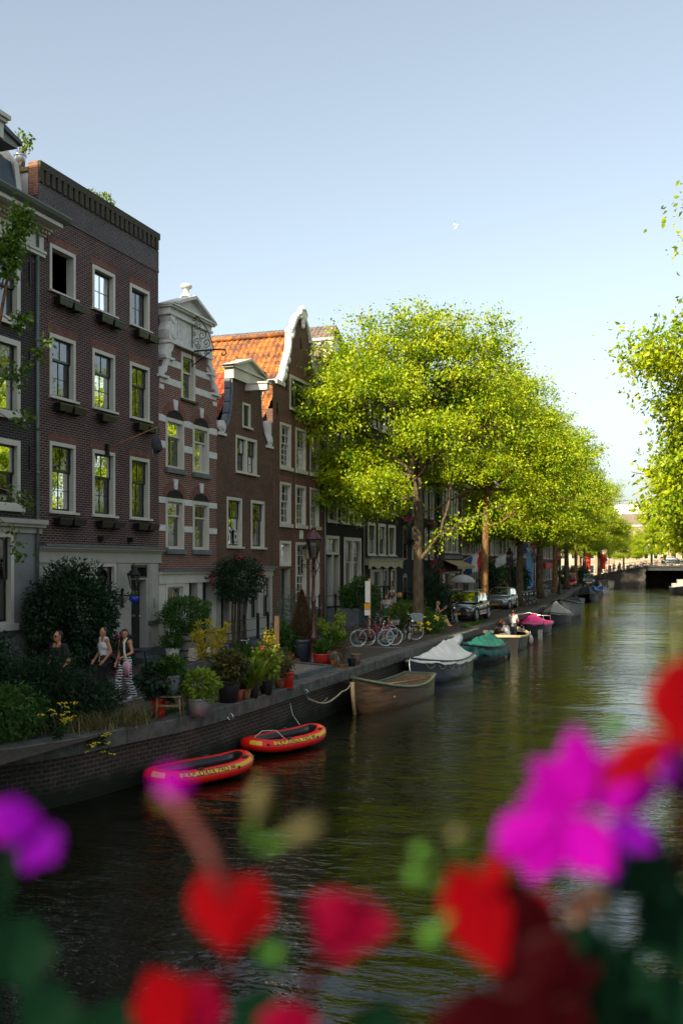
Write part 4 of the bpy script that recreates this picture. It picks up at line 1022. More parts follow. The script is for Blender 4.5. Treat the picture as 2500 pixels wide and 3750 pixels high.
mb.prism(pts + [(y1 - .02, 3.3), (y0 + .02, 3.3)], 'x', h.x + .25, h.x + .3); mb.box(h.x, h.x + .34, y0 + .02, y1 + .05, 3.3, 3.42); mb.box(h.x, h.x + .27, y0 + .06, y1 - .06, 3.08, 3.3); h.obj(mb, 'fascia', mat('ochre cream paint', (.42, .36, .24), .5, .15))
h.cornice([(3.42, 3.5, .42)], 'cornice_flashing', LEAD)

# --- eighth house: dark slate warehouse with arched windows
y0, y1 = 56.12, 66.75
h = House('canal_house', 'dark slate painted warehouse with narrow arched windows and red geraniums', y0, y1, B_H8)
for r_, z0 in enumerate((3.4, 6.1, 8.8, 11.5)):
    for k, (a, b) in enumerate(((57.0, 58.0), (59.2, 60.1), (62.2, 62.9), (63.6, 64.6), (65.4, 66.1))): h.window(a, b, z0, z0 + 1.9, cols=1, rows_lo=1, fw=.13, arch=.22, frame=WHITE if k % 4 else BGREEN, sill=None)
for a in (57.0, 60.0, 63.6): h.window(a, a + 1, .5, 2.4, cols=1, rows_lo=1, fw=.08, arch=.2, frame=BGREEN, sill=None)
h.wall(top=14.4); h.sides(14.4)
mb = MB(); mb.prism([(h.x, 14.4), (h.x - 4, 16.0), (h.x - 8.5, 14.4)], 'y', y0, y1); h.obj(mb, 'roof', SLATE)

# --- ninth house: grey brown brick with awning shop
y0, y1 = 66.77, 72.7
h = House('canal_house', 'grey brown brick house with ochre awning and glazed shop front', y0, y1, B_H9)
H9 = h
for z0 in (3.95, 6.6, 9.2, 11.6):
    for (a, b) in ((67.1, 68.5), (68.8, 70.1), (70.5, 71.9)): h.window(a, b, z0, z0 + 1.85 - .3 * (z0 > 9), cols=2, rows_up=1, rows_lo=1, fw=.16, sash=BGREEN)
for (a, b) in ((67.0, 69.2), (69.4, 72.4)): h.window(a, b, .5, 2.6, style='fixed', cols=4, fw=.12, frame=CREAM, sill=None)
h.wall(top=13.6); h.sides(13.6)
h.cornice([(13.4, 13.6, .2), (13.6, 13.7, .35)], 'cornice', WHITE); h.cornice([(3.5, 3.75, .2)], 'cornice_flashing', LEAD)
mb = MB(); mb.add([(h.x, y0 + .2, 3.45), (h.x, 72.6, 3.45), (h.x + 1.1, 72.6, 3.0), (h.x + 1.1, y0 + .2, 3.0), (h.x + 1.1, 72.6, 2.8), (h.x + 1.1, y0 + .2, 2.8)], [(0, 1, 2, 3), (3, 2, 4, 5)]); h.obj(mb, 'awning', mat('ochre awning cloth', (.42, .33, .18), .8, .1))
mb = MB(); mb.prism([(h.x, 13.6), (h.x - 4, 15.5), (h.x - 8.5, 13.6)], 'y', y0, y1); h.obj(mb, 'roof', TILE_G)

# --- tenth: red brown brick with two storey windows and glazed ground floor
y0, y1 = 72.72, 77.6
h = House('canal_house', 'narrow reddish brick house beyond the awning, with white framed shop bay', y0, y1, brick_mat('dull red brick', (.17, .075, .055), (.12, .06, .05), (.15, .12, .1)))
for z0 in (3.86, 6.4, 9.0):
    for (a, b) in ((73.1, 74.3), (74.7, 75.9), (76.1, 77.3)): h.window(a, b, z0, z0 + 1.7, cols=1, rows_lo=1, fw=.16, sash=WHITE)
h.window(73.0, 77.3, .6, 2.9, style='fixed', cols=4, fw=.15, sash=CREAM, sill=None)
h.wall(top=12.2); h.sides(12.2); h.cornice([(3.05, 3.2, .25), (12, 12.2, .25)], 'cornice', WHITE)
mb = MB(); mb.prism([(h.x, 12.2), (h.x - 4, 14.5), (h.x - 8.5, 12.2)], 'y', y0, y1); h.obj(mb, 'roof', TILE_G)

# --- the row beyond, mostly behind trees
rest = [
 (77.62, 83.5, 'dull red brick', 'red brick house with white doorcase just behind the sunlit trunk', 12.5),
 (83.52, 89.5, 'warm brown brick', 'brown brick house beyond the sunlit trunk, half hidden by leaves', 13.5),
 (89.52, 96, 'white plaster', 'white plastered house seen beyond the sunlit trunk', 12.8),
 (96.02, 103, 'grey plaster', 'grey plastered house with tall pale windows behind the third lamp', 13.2),
 (103.02, 110, 'white plaster', 'white house with narrow bay between the two dark trunks', 12.6),
 (110.02, 118, 'grey brown brick', 'grey brown brick house behind the red white blue pennant flag', 13.8),
 (118.02, 127, 'blue cloth', 'house wrapped in bright blue scaffold sheeting between the trees', 14.5),
 (127.02, 137, 'white plaster', 'white framed house beyond the blue sheeting', 13.0),
 (137.02, 148, 'warm brown brick', 'brown house with red shop canopy near the far bridge', 12.0),
 (148.02, 160, 'dull red brick', 'red brick house behind the hedge by the far bridge', 12.5),
 (160.02, 176, 'grey brown brick', 'corner house at the foot of the far bridge', 13.5)]
WPL = mat('white plaster', (.42, .42, .42), .8, .1); GPL = mat('grey plaster', (.25, .25, .24), .8, .12); BLU = mat('blue cloth', (.03, .25, .62), .6, .2, 1.5, bump=.5, bscale=2)
for i, (a, b, mn, lab, ht) in enumerate(rest):
    xx = front_x((a + b) / 2)
    h = House('canal_house', lab, a, b, MATS[mn], x=xx)
    n = 3; wd = (b - a) / n
    for z0 in (.7, 3.9, 6.6, 9.2):
        for k in range(n):
            if mn == 'blue cloth': continue
            h.window(a + wd * k + wd * .22, a + wd * (k + 1) - wd * .15, z0, z0 + 2.0 - .3 * (z0 > 9), cols=1, rows_lo=1, fw=.2, sash=WHITE if i % 2 else BGREEN, curtain=.4)
    h.wall(top=ht); h.sides(ht)
    mb = MB(); mb.prism([(xx, ht), (xx - 4, ht + 2.2), (xx - 8.5, ht)], 'y', a, b); h.obj(mb, 'roof', TILE_G if i % 2 else SLATE)
    h.cornice([(ht - .2, ht, .3)], 'cornice', WHITE)
    if i == 8:
        mb = MB(); mb.box(xx, xx + 1.2, a + 2, b - 1, 2.5, 3.3); h.obj(mb, 'canopy', mat('bright red cloth', (.45, .03, .02), .6, .1))
# unseen houses added before the frame's left edge, made tall to shade the street
for (a, b, ht) in ((-14, -4, 19.0), (-3.98, 5, 20.5), (5.02, 13.96, 19.0)):
    xx = FX if a > 0 else FX - 2.0
    h = House('canal_house', 'tall brick canal house standing before the frame\'s left edge', a, b, B_H1, x=xx)
    for z0 in (1, 4.5, 7.5, 10.5, 13.5):
        for k in range(3): h.window(a + 1 + k * 2.8, a + 2.3 + k * 2.8, z0, z0 + 1.9, cols=1, rows_lo=1)
    h.wall(top=ht); h.sides(ht); h.box('roof', SLATE, -9, 0, a, b, ht, ht + .2)
# ------------------------------------------------------------------ trees and plants
LF_TREE = leaf_mat('elm leaves', (0.045, 0.18, 0.004), (0.56, 0.59, 0.006), 0.36, 0.9)
LF_DARK = leaf_mat('dark leaves', (0.006, 0.024, 0.008), (0.018, 0.055, 0.012), 0.3, 1.5)
LF_MID = leaf_mat('mid green leaves', (0.03, 0.09, 0.012), (0.075, 0.16, 0.02), 0.35, 3)
LF_LIME = leaf_mat('lime leaves', (0.10, 0.20, 0.015), (0.26, 0.32, 0.03), 0.4, 5)
LF_MIDL = leaf_mat('shrub leaves', (0.03, 0.09, 0.01), (0.12, 0.17, 0.02), 0.35, 3)
LF_YEL = leaf_mat('yellow sunlit leaves', (0.42, 0.34, 0.02), (0.60, 0.48, 0.04), 0.4, 6)  # yellow raised so the sun on the stalk tips sits in the colour
LF_GREY = leaf_mat('grey green leaves', (0.07, 0.11, 0.07), (0.13, 0.18, 0.11), 0.3, 5)
LF_BROWN = leaf_mat('dried brown leaves', (0.06, 0.033, 0.014), (0.13, 0.07, 0.03), 0.25, 5)
LF_BRZ = leaf_mat('bronze leaves', (0.03, 0.055, 0.012), (0.10, 0.07, 0.02), 0.3, 6)
def bark_mat(name, a, b, sc=9):
    return mat(name, a, 0.9, 0.45, sc, bump=1.0, bscale=18, stretch=(1, 1, .3), spec=.15)
BARK = bark_mat('sunlit orange bark', (0.20, 0.11, 0.05), None)  # orange of the sunlit trunk is put into this bark colour
BARK_D = bark_mat('grey brown bark', (0.10, 0.075, 0.05), None)
TWIG = mat('pale twig', (0.28, 0.20, 0.12), .8, .3, 6)

def limb(mb, p0, p1, r0, r1, rng, bend=.12, n=6, k=8):
    p0, p1 = Vector(p0), Vector(p1); L = (p1 - p0).length
    off = Vector((rng.uniform(-1, 1), rng.uniform(-1, 1), rng.uniform(-.5, 1))) * L * bend
    pts = []; rr = []
    for i in range(n + 1):
        t = i / n
        pts.append(p0.lerp(p1, t) + off * math.sin(PI * t) + Vector((rng.uniform(-1, 1), rng.uniform(-1, 1), rng.uniform(-1, 1))) * L * .015)
        rr.append(r0 + (r1 - r0) * t)
    mb.tube(pts, rr, k); return pts

def make_tree(name, label, loc, clumps, trunk, forks, seed, n_leaf=60000, leaf=.13, group='trees along the canal', barkm=None, leafm=None, cat='tree', droop=.5, extra=None, tr=.24):
    """trunk: list of points; forks: index of point from which limbs go to the clumps (c, (rx,ry,rz), weight)"""
    rng = random.Random(seed); nr = np.random.default_rng(seed)
    t = thing(name, label, cat, loc, 0, group)
    mb = MB(); k = len(trunk)
    # trunk with root flare and lumps
    pts = []; rad = []
    for i in range(len(trunk) - 1):
        a, b = Vector(trunk[i]), Vector(trunk[i + 1])
        for j in range(4):
            pts.append(a.lerp(b, j / 4)); 
    pts.append(Vector(trunk[-1]))
    H = trunk[-1][2]
    for p in pts:
        f = p.z / H
        rad.append(tr * (1 - .35 * f) + tr * .5 * math.exp(-p.z / .35) + rng.uniform(-.012, .012))
    mb.tube(pts, rad, 14)
    for p in pts[3:-2:3]:
        an = rng.uniform(0, 6.28); mb.ball((p.x + math.cos(an) * tr * .75, p.y + math.sin(an) * tr * .75, p.z), tr * .35, 8, 6)
    mb.build('trunk', barkm or BARK, t)
    lb = MB(); P = []; D = []
    tot = sum(c[2] for c in clumps)
    for (c, r, w) in clumps:
        c = Vector(c); base = Vector(trunk[-1]) if c.z > H * .9 or len(trunk) < 3 else Vector(trunk[-2]).lerp(Vector(trunk[-1]), .6)
        pl = limb(lb, base, c, tr * .42 * min(1, (w ** .5)), .04, rng, .13, 7)
        nb = max(5, int(10 * w)); twigs = []
        for i in range(nb):
            st = pl[rng.randint(3, len(pl) - 1)]
            v = Vector((rng.gauss(0, 1), rng.gauss(0, 1), rng.gauss(0, .8))).normalized() * rng.uniform(.6, .98)
            e = c + Vector((v.x * r[0], v.y * r[1], v.z * r[2]))
            tw = limb(lb, st, e, .045, .012, rng, .1, 5, 5); twigs.append(tw)
            for q in range(2):
                v2 = Vector((rng.gauss(0, 1), rng.gauss(0, 1), rng.gauss(0, .8))).normalized() * rng.uniform(.5, 1.0)
                e2 = c + Vector((v2.x * r[0], v2.y * r[1], v2.z * r[2]))
                e2 = tw[3].lerp(e2, .55); twigs.append(limb(lb, tw[3], e2, .02, .006, rng, .08, 3, 4))
        r = (r[0], r[1], r[2] * 1.18)
        n = int(n_leaf * w / tot)
        # small sprays of leaves spread over the clump's shell and along its twigs
        ns = max(26, n // 52)
        u = nr.normal(size=(ns, 3)); u /= np.linalg.norm(u, axis=1, keepdims=True)
        u[:, 2] = np.where(u[:, 2] < -.5, -u[:, 2] * .6, u[:, 2])
        rad_ = nr.uniform(.2, 1.05, (ns, 1)) ** .5
        bumps = 1 + .22 * np.sin(u[:, :1] * 7 + seed) * np.cos(u[:, 1:2] * 6 + u[:, 2:] * 5)
        S = np.array(c) + u * rad_ * np.array(r) * bumps
        tws = np.array([p for tw in twigs for p in tw[1:]])
        m = int(ns * .3); S[:m] = tws[nr.integers(0, len(tws), m)] + nr.normal(size=(m, 3)) * .15
        cnt = nr.integers(14, 92, ns)
        idx = np.repeat(np.arange(ns), cnt)
        sp = nr.normal(size=(len(idx), 3)) * np.array([.34, .34, .19]) * nr.uniform(.6, 1.25, (ns, 1))[idx]
        out = (S[idx] - np.array(c)); out /= (np.linalg.norm(out, axis=1, keepdims=True) + 1e-6)
        P.append(S[idx] + sp); D.append(out * .5 + nr.normal(size=(len(idx), 3)) * .55 + np.array([0, 0, -droop]))
    if extra: extra(lb, P, D, rng, nr)
    lb.build('limbs', barkm or BARK, t, fix=False)
    P = np.concatenate(P); D = np.concatenate(D)
    V, F = leaf_mesh(P, D, leaf, nr, .6, size_var=.55)
    np_object(V, F, 'crown', leafm or LF_TREE, t)
    return t

def branch_leaves(P, D, pts, nr, dens=26, spread=.25, r=(.3, 1.0)):
    pts = np.array([tuple(p) for p in pts])
    for i in range(len(pts) - 1):
        seg = nr.uniform(0, 1, (dens, 1)); q = pts[i] + (pts[i + 1] - pts[i]) * seg
        q = q + nr.normal(size=q.shape) * spread
        P.append(q); D.append(nr.normal(size=q.shape) * .5 + np.array([0, 0, -.6]))

# first big tree: forked trunk, wide dome with a drooping lobe on the house side
def t1_extra(lb, P, D, rng, nr):
    # low lit branch reaching right and up, then a long one
    a = limb(lb, (.1, 0, 3.3), (1.2, -.3, 4.6), .11, .08, rng, .05); b = limb(lb, a[-1], (4.3, .8, 6.0), .07, .03, rng, .08, 8)
    c = limb(lb, a[-2], (1.5, .2, 7.2), .08, .04, rng, .08, 8)
    branch_leaves(P, D, b, nr, 90, .3); branch_leaves(P, D, a[3:], nr, 40, .25)
T1 = make_tree('elm_tree', 'big forked elm tree with yellow green dome, nearest of the row', (-11.6, 43.3, 0),
    [((-2.6, -1.2, 11.7), (2.3, 2.2, 1.9), 1.1), ((.0, -.6, 12.8), (2.3, 2.4, 1.6), 1.2), ((2.4, .2, 12.0), (2.2, 2.4, 2.0), 1.2), ((-3.6, -1.6, 9.9), (1.9, 2.0, 1.3), .8),
     ((3.3, .8, 9.6), (2.0, 2.2, 1.9), 1.0), ((-1.2, -2.6, 10.6), (2.2, 1.5, 1.2), .9), ((.4, 2.2, 10.8), (3.0, 2.2, 2.2), 1.0), ((-2.9, .4, 7.5), (2.2, 1.7, 1.7), 1.3), ((-3.9, .4, 6.5), (1.6, 1.5, 1.5), 1.1), ((-2.2, .8, 6.0), (1.4, 1.4, 1.1), .6), ((1.0, -2.4, 8.6), (1.7, 1.2, .9), .5), ((-1.0, -2.2, 6.4), (1.2, 1.0, .6), .35)],
    [(0, 0, 0), (-.02, 0, 2.5), (0, 0, 5.2), (-.05, 0, 7.0)], None, 3, 92000, .125, barkm=BARK_D, extra=t1_extra, tr=.27)
def t2_extra(lb, P, D, rng, nr):
    a = limb(lb, (.1, 0, 5.3), (1.0, -.1, 5.6), .12, .09, rng, .02); b = limb(lb, a[-1], (2.6, .6, 6.9), .08, .05, rng, .05, 6); c = limb(lb, b[-1], (8.2, 2.0, 6.9), .05, .015, rng, .03, 8)
    d = limb(lb, (0, 0, 7.8), (-3.8, -1.5, 5.9), .09, .04, rng, .04, 8); e = limb(lb, (0, 0, 8.0), (4.6, .2, 9.6), .08, .03, rng, .06, 8)
    branch_leaves(P, D, b, nr, 40, .3); branch_leaves(P, D, d, nr, 30, .3); branch_leaves(P, D, a, nr, 30, .25)
T2 = make_tree('elm_tree', 'second elm tree with straight orange sunlit trunk beside the dark car', (-11.75, 58.9, 0),
    [((-2.8, -2.4, 10.2), (2.2, 2.0, 1.7), 1.2), ((-.6, -2.2, 11.0), (2.3, 2.0, 1.8), 1.2), ((1.6, -.6, 13.0), (2.2, 2.4, 2.0), 1.2), ((2.9, .4, 10.9), (2.1, 2.2, 2.0), 1.1), ((3.9, .8, 9.3), (1.6, 2.0, 1.4), .7),
     ((-3.6, -1.0, 8.2), (1.8, 1.7, 1.3), .8), ((0, -1.8, 8.6), (2.6, 1.4, 1.4), 1.0), ((0, 2, 11.5), (3, 2.5, 2.6), 1.0), ((3.2, 1.0, 7.2), (2.2, 1.8, 1.3), .8), ((3.6, 2.0, 5.4), (1.8, 1.8, 1.0), .6)],
    [(0, 0, 0), (.03, 0, 2.5), (.12, 0, 5.2), (.2, 0, 7.6)], None, 8, 88000, .125, extra=t2_extra, tr=.27)
T3 = make_tree('elm_tree', 'dark trunked elm tree behind the bicycles past the silver car', (-12.2, 74.5, 0),
    [((-2.0, -2.0, 9.5), (2.6, 2.2, 2.2), 1.2), ((1.6, -1.6, 10.6), (2.6, 2.2, 2.2), 1.2), ((0, .5, 13.0), (2.9, 2.8, 2.0), 1.2), ((3.6, .3, 8.2), (2.3, 2.2, 2.2), 1.1), ((3.2, .5, 5.6), (1.9, 2.0, 1.3), .7), ((-3.4, .2, 5.2), (1.6, 1.8, 1.0), .5), ((.3, 3.2, 5.2), (2.2, 1.6, 1.1), .5), ((-.5, -1.5, 5.6), (2.0, 1.4, 1.0), .5), ((-2.8, .5, 7.2), (2.2, 2.2, 1.6), .9), ((1.4, -1.8, 7.2), (2.4, 1.6, 1.3), .9), ((.2, 2.2, 8.5), (3, 2.5, 2.5), 1.0)],
    [(0, 0, 0), (0, 0, 3), (.1, 0, 6.2)], None, 13, 80000, .14, barkm=BARK_D, tr=.30)
labs = ['elm tree with forked dark trunk behind the second lamp post', 'elm tree over the red van', 'elm tree with sunlit crown past the red van', 'elm tree near the far end of the quay', 'elm tree standing last before the far bridge']
for i, (yy, hh, dx) in enumerate(((92, 1.08, .0), (109, 1.06, .4), (127, 1.05, .8), (146, 1.0, 1.0), (165, .98, 1.2))):
    copy_tree(T3 if i % 2 == 0 else T2, (quay_x(yy) - 2.0 + dx, yy, 0), [1.0, .3, 2.6, 5.2, 1.9][i], labs[i], scale=hh * (1.12 if i % 2 == 0 else 1.05))
# trees on the right bank, leaning over the water
R1 = make_tree('elm_tree', 'nearest right bank elm tree, its leaf sprays entering at the right edge', (4.9, 28.0, 0),
    [((-4.55, 0, 12.7), (.45, .8, .2), .045), ((-4.2, 0, 11.6), (.6, 1.0, .5), .09), ((-4.3, 1, 10.1), (.7, 1.0, .35), .10), ((-5.2, .6, 8.6), (1.5, 1.7, .8), .7), ((-4.8, 1.5, 7.3), (1.4, 2.0, 1.0), .8), ((-4.9, 2, 6.0), (1.2, 1.8, .8), .6), ((-4.9, 2, 4.9), (1.2, 1.7, .7), .6), ((-4.6, 4, 3.9), (1.2, 1.7, .7), .5), ((-2.2, 1, 9), (2.0, 3, 3), 1.3), ((0, 0, 12), (2.5, 3, 2), .8), ((2.5, 1, 9), (2.5, 3, 2.5), .6)],
    [(0, 0, 0), (-.3, 0, 2.5), (-.5, 0, 5.0)], None, 21, 44000, .13, group='trees on the right bank', leafm=LF_TREE, tr=.28)
for i, (x, yy, sc, rz, lb_) in enumerate(((5.2, 46, 1.05, 2.0, 'second right bank elm tree, overhanging the canal at mid distance'), (4.4, 60, 1.15, 3.6, 'third right bank elm tree, bright lime crown'), (3.6, 76, 1.25, .4, 'fourth right bank elm tree, hanging low over the water'), (2.9, 94, 1.25, 2.6, 'fifth right bank elm tree, towards the bridge'), (1.6, 116, 1.25, 5.0, 'sixth right bank elm tree, close to the bridge'), (.6, 142, 1.2, 1.1, 'last right bank elm tree before the bridge'))):
    copy_tree((T3, T2, T3, T3, T2, T3)[i], (x, yy, 0), rz, lb_, group='trees on the right bank', scale=sc)
for i, (x, yy, sc, rz) in enumerate(((-8, 214, .95, 1.0), (2, 218, 1.0, 2.2), (-22, 212, .9, 4.0), (-14, 222, .8, 3.0))):
    copy_tree(T3, (x, yy, .5), rz, ['elm tree behind the middle of the far bridge', 'elm tree behind the right end of the far bridge', 'elm tree left of the far bridge ramp', 'smaller elm tree between the far bridge and the brick houses'][i], group='trees beyond the far bridge', scale=sc)

# unseen elms added outside the frame to shade the near water
for x, yy, sc, rz, lab in ((-12.6, 3.5, 1.0, 1.0, 'added shade elm before the left edge of the frame on the quay'), (-12.5, -7, 1.1, 2.0, 'added shade elm behind the camera at the left'), (-9.5, -17, 1.05, 3.0, 'added shade elm behind the camera'), (3.0, -13, 1.05, 4.2, 'added shade elm behind the camera at the right')):
    copy_tree(T2, (x, yy, 0), rz, lab, group='unseen shade trees added by the near bridge', scale=sc)
copy_tree(T3, (1.5, 176, 0), 2.2, 'elm tree at the right foot of the far bridge', group='trees beyond the far bridge', scale=1.25)
copy_tree(T2, (-4, 212, 0), 5.2, 'broad elm tree in the gap behind the far bridge deck', group='trees beyond the far bridge', scale=1.0)
copy_tree(T3, (-15.6, 181, .3), 3.9, 'elm tree at the left foot of the far bridge', group='trees beyond the far bridge', scale=1.2)

# thin street sapling in front of the first house, at the left edge
def sapling():
    rng = random.Random(4); nr = np.random.default_rng(4)
    t = thing('street_sapling', 'slender young elm with lit top leaves before the leftmost house', 'tree', (-13.3, 16.6, 0))
    def at(px, py, tt): return at_depth(px, py, tt) - Vector((-13.3, 16.6, 0))
    tb = MB(); base = Vector((0, 0, 0))
    stem = [base, at(-60, 1900, 20.5), at(-40, 1400, 20.5), at(5, 1150, 20.5), at(30, 1010, 20.5), at(50, 900, 20.5), at(75, 770, 20.6)]
    tb.tube(stem, [.07, .055, .045, .035, .028, .02, .008], 8); tb.build('trunk', BARK, t)
    lb = MB(); P = []; D = []
    br = [[at(-20, 1330, 20.5), at(40, 1400, 20.3), at(120, 1310, 20.2), at(185, 1245, 20.1)], [at(5, 1150, 20.5), at(60, 1190, 20.4), at(90, 1165, 20.4)], [at(-20, 1500, 20.5), at(60, 1550, 20.3), at(115, 1520, 20.2)],
          [at(-30, 1780, 20.5), at(40, 1800, 20.3), at(120, 1850, 20.2)], [at(-30, 1880, 20.5), at(45, 1930, 20.3), at(70, 2060, 20.2)], [at(5, 1060, 20.5), at(20, 990, 20.5), at(8, 880, 20.5)], [at(-20, 1450, 20.5), at(30, 1370, 20.4), at(85, 1395, 20.4)]]
    for b in br:
        lb.tube(b, [.018, .012, .005, .004][:len(b)], 5)
    lb.build('limbs', TWIG, t)
    def fill(pts, n, s):
        for a, b in zip(pts[:-1], pts[1:]):
            q = np.array(a) + (np.array(b) - np.array(a)) * nr.uniform(0, 1, (n, 1)) + nr.normal(size=(n, 3)) * s; P.append(q); D.append(nr.normal(size=(n, 3)) * .6 + np.array([.1, 0, -.45]))
    fill(stem[4:], 260, .13); fill([at(40, 900, 20.5), at(75, 790, 20.5), at(100, 800, 20.5)], 120, .1); fill([at(10, 960, 20.5), at(50, 900, 20.5)], 150, .16)
    for b in br: fill(b[1:], 55, .1)
    fill([at(95, 1160, 20.4), at(70, 1160, 20.4)], 50, .08)
    V, F = leaf_mesh(np.concatenate(P), np.concatenate(D), .12, nr, .6); np_object(V, F, 'crown', leaf_mat('sapling leaves', (.06, .13, .012), (.13, .22, .02), .45, 2), t)
sapling()

def bush(name, label, cat, loc, r, n, leaf, m, seed, group=None, stems=True, squash=1, droop=.3, asp=.45, shell=.45, flowers=None, fname='blossom', fm=None, fs=.06):
    """a rounded shrub: leafy volume on short branching stems"""
    rng = random.Random(seed); nr = np.random.default_rng(seed)
    t = thing(name, label, cat, loc, 0, group)
    r = Vector(r)
    u = nr.normal(size=(n, 3)); u /= np.linalg.norm(u, axis=1, keepdims=True)
    rad = nr.uniform(.1, 1, (n, 1)) ** shell
    lump = 1 + .15 * np.sin(u[:, :1] * 6 + seed) * np.cos(u[:, 2:] * 7 + seed) + .10 * np.sin(u[:, 1:2] * 13 + 2 * seed)
    P = u * rad * lump * np.array(r) + np.array([0, 0, r.z]); D = u * .7 + nr.normal(size=(n, 3)) * .5 + np.array([0, 0, -droop])
    V, F = leaf_mesh(P, D, leaf, nr, asp); np_object(V, F, 'foliage', m, t)
    if stems:
        mb = MB()
        for i in range(9):
            a = rng.uniform(0, 6.28); limb(mb, (rng.uniform(-.1, .1) * r.x, rng.uniform(-.1, .1) * r.y, 0), (math.cos(a) * r.x * .6, math.sin(a) * r.y * .6, r.z * rng.uniform(.9, 1.6)), .02, .006, rng, .08, 4, 5)
        mb.build('stems', BARK_D, t, fix=False)
    if flowers:
        mb = MB()
        for i in range(flowers):
            v = Vector((rng.gauss(0, 1), rng.gauss(0, 1) - .5, rng.gauss(.4, .8))).normalized()
            c = Vector((v.x * r.x, v.y * r.y, r.z + v.z * r.z)) * 1.0
            for k in range(6):
                mb.ball(c + Vector((rng.gauss(0, fs * .5), rng.gauss(0, fs * .5), rng.gauss(0, fs * .35))), (fs * .5, fs * .5, fs * .28), 6, 4)
        mb.build(fname, fm, t)
    return t
PURP = mat('purple pink petals', (.32, .05, .22), .6, .2, 9); YELF = mat('yellow petals', (.75, .55, .02), .6, .1); REDF = mat('red petals', (.35, .008, .02), .55, .2, 9); PINKF = mat('hot pink petals', (.65, .03, .16), .55, .2, 9)

# big dark shrub against the second house, weeds and shrubs at the near end of the quay
bush('leafy_shrub', 'huge dark green shrub hiding the ground floor window of house 62', 'shrub', (-15.35, 22.3, 0.35), (1.0, 1.5, 1.42), 13000, .12, LF_DARK, 1, asp=.4, shell=.35)
bush('leafy_shrub', 'dark weedy shrub at the far left of the quay garden', 'shrub', (-13.2, 15.4, 0), (1.0, 1.0, .95), 7000, .11, LF_DARK, 2, 'shrubs in the quay garden')
bush('leafy_shrub', 'broad dark shrub in front of the man with sunglasses', 'shrub', (-11.9, 16.2, 0), (1.0, 1.0, .72), 8000, .09, LF_DARK, 3, 'shrubs in the quay garden', asp=.3)
bush('leafy_shrub', 'low bright weeds along the coping in the quay garden', 'shrub', (-11.6, 14.7, 0), (.7, .9, .5), 4500, .09, LF_MID, 4, 'shrubs in the quay garden', asp=.35)
bush('leafy_shrub', 'feathery grey green weed before the woman in white tank top', 'shrub', (-12.5, 17.7, 0), (.6, .7, .50), 3600, .085, LF_DARK, 5, 'shrubs in the quay garden', asp=.22)
bush('leafy_shrub', 'tall dark weed by the garden edge near the walkers', 'shrub', (-11.2, 16.9, 0), (.55, .8, .42), 3500, .09, LF_DARK, 6, 'shrubs in the quay garden', asp=.25)
bush('leafy_shrub', 'leafy shrub under the white panel at the left edge', 'shrub', (-14.6, 17.3, 0), (1.0, 1.2, 1.0), 6000, .10, LF_DARK, 7, 'shrubs in the quay garden')

def grass_tufts(name, label, pts, n, h, m, seed, loc=(0, 0, 0), cat='grass tuft', group=None, kind=None, spread=.12, lean=.5):
    nr = np.random.default_rng(seed); Vs = []; Fs = []; o = 0
    pts = np.array(pts, dtype=float)
    base = pts[nr.integers(0, len(pts), n)] + nr.normal(size=(n, 3)) * np.array([spread, spread, 0])
    hh = h * nr.uniform(.4, 1.1, (n, 1)); d = nr.normal(size=(n, 3)) * np.array([lean, lean, 0]); wv = np.cross(d + 1e-3, [0, 0, 1]); wv /= np.linalg.norm(wv, axis=1, keepdims=True) + 1e-9
    a = base - wv * .008; b = base + wv * .008; m1 = base + d * hh * .4 + np.array([0, 0, .65]) * hh; tp = base + d * hh + np.array([0, 0, .85]) * hh
    V = np.stack([a, b, m1 + wv * .006, m1 - wv * .006, tp], 1).reshape(-1, 3); i = np.arange(n) * 5
    F = np.concatenate([np.stack([i, i + 1, i + 2], 1), np.stack([i, i + 2, i + 3], 1), np.stack([i + 3, i + 2, i + 4], 1)])
    o = np_object(V, F, name, m); o.location = loc
    tag(o, label, None if kind else cat, group, kind); return o
LF_DRY = leaf_mat('dry grass', (.13, .13, .04), (.25, .20, .08), .3, 5)
grass_tufts('grass', 'dry straw coloured grass hanging over the coping', [(0, 0, 0), (.2, .5, 0), (-.2, -.4, 0), (.1, .9, 0)], 900, .42, LF_DRY, 3, (-10.75, 16.4, 0), kind='stuff', spread=.28, lean=.9)
LF_GRASS = leaf_mat('green grass', (.03, .09, .01), (.07, .16, .015), .35, 4)
gp = [(quay_x(y) - .62 + .12 * math.sin(y * 5), y, 0) for y in np.arange(17, 19.6, .1)] + [(quay_x(y) - .6, y, 0) for y in np.arange(20, 27, .5)] + [(-10.75 + .12 * math.sin(y * 3), y, 0) for y in np.arange(48.5, 54, .08)]
grass_tufts('grass', 'green grass growing along the inner edge of the coping', gp, 5200, .13, LF_GRASS, 5, kind='stuff', spread=.09)

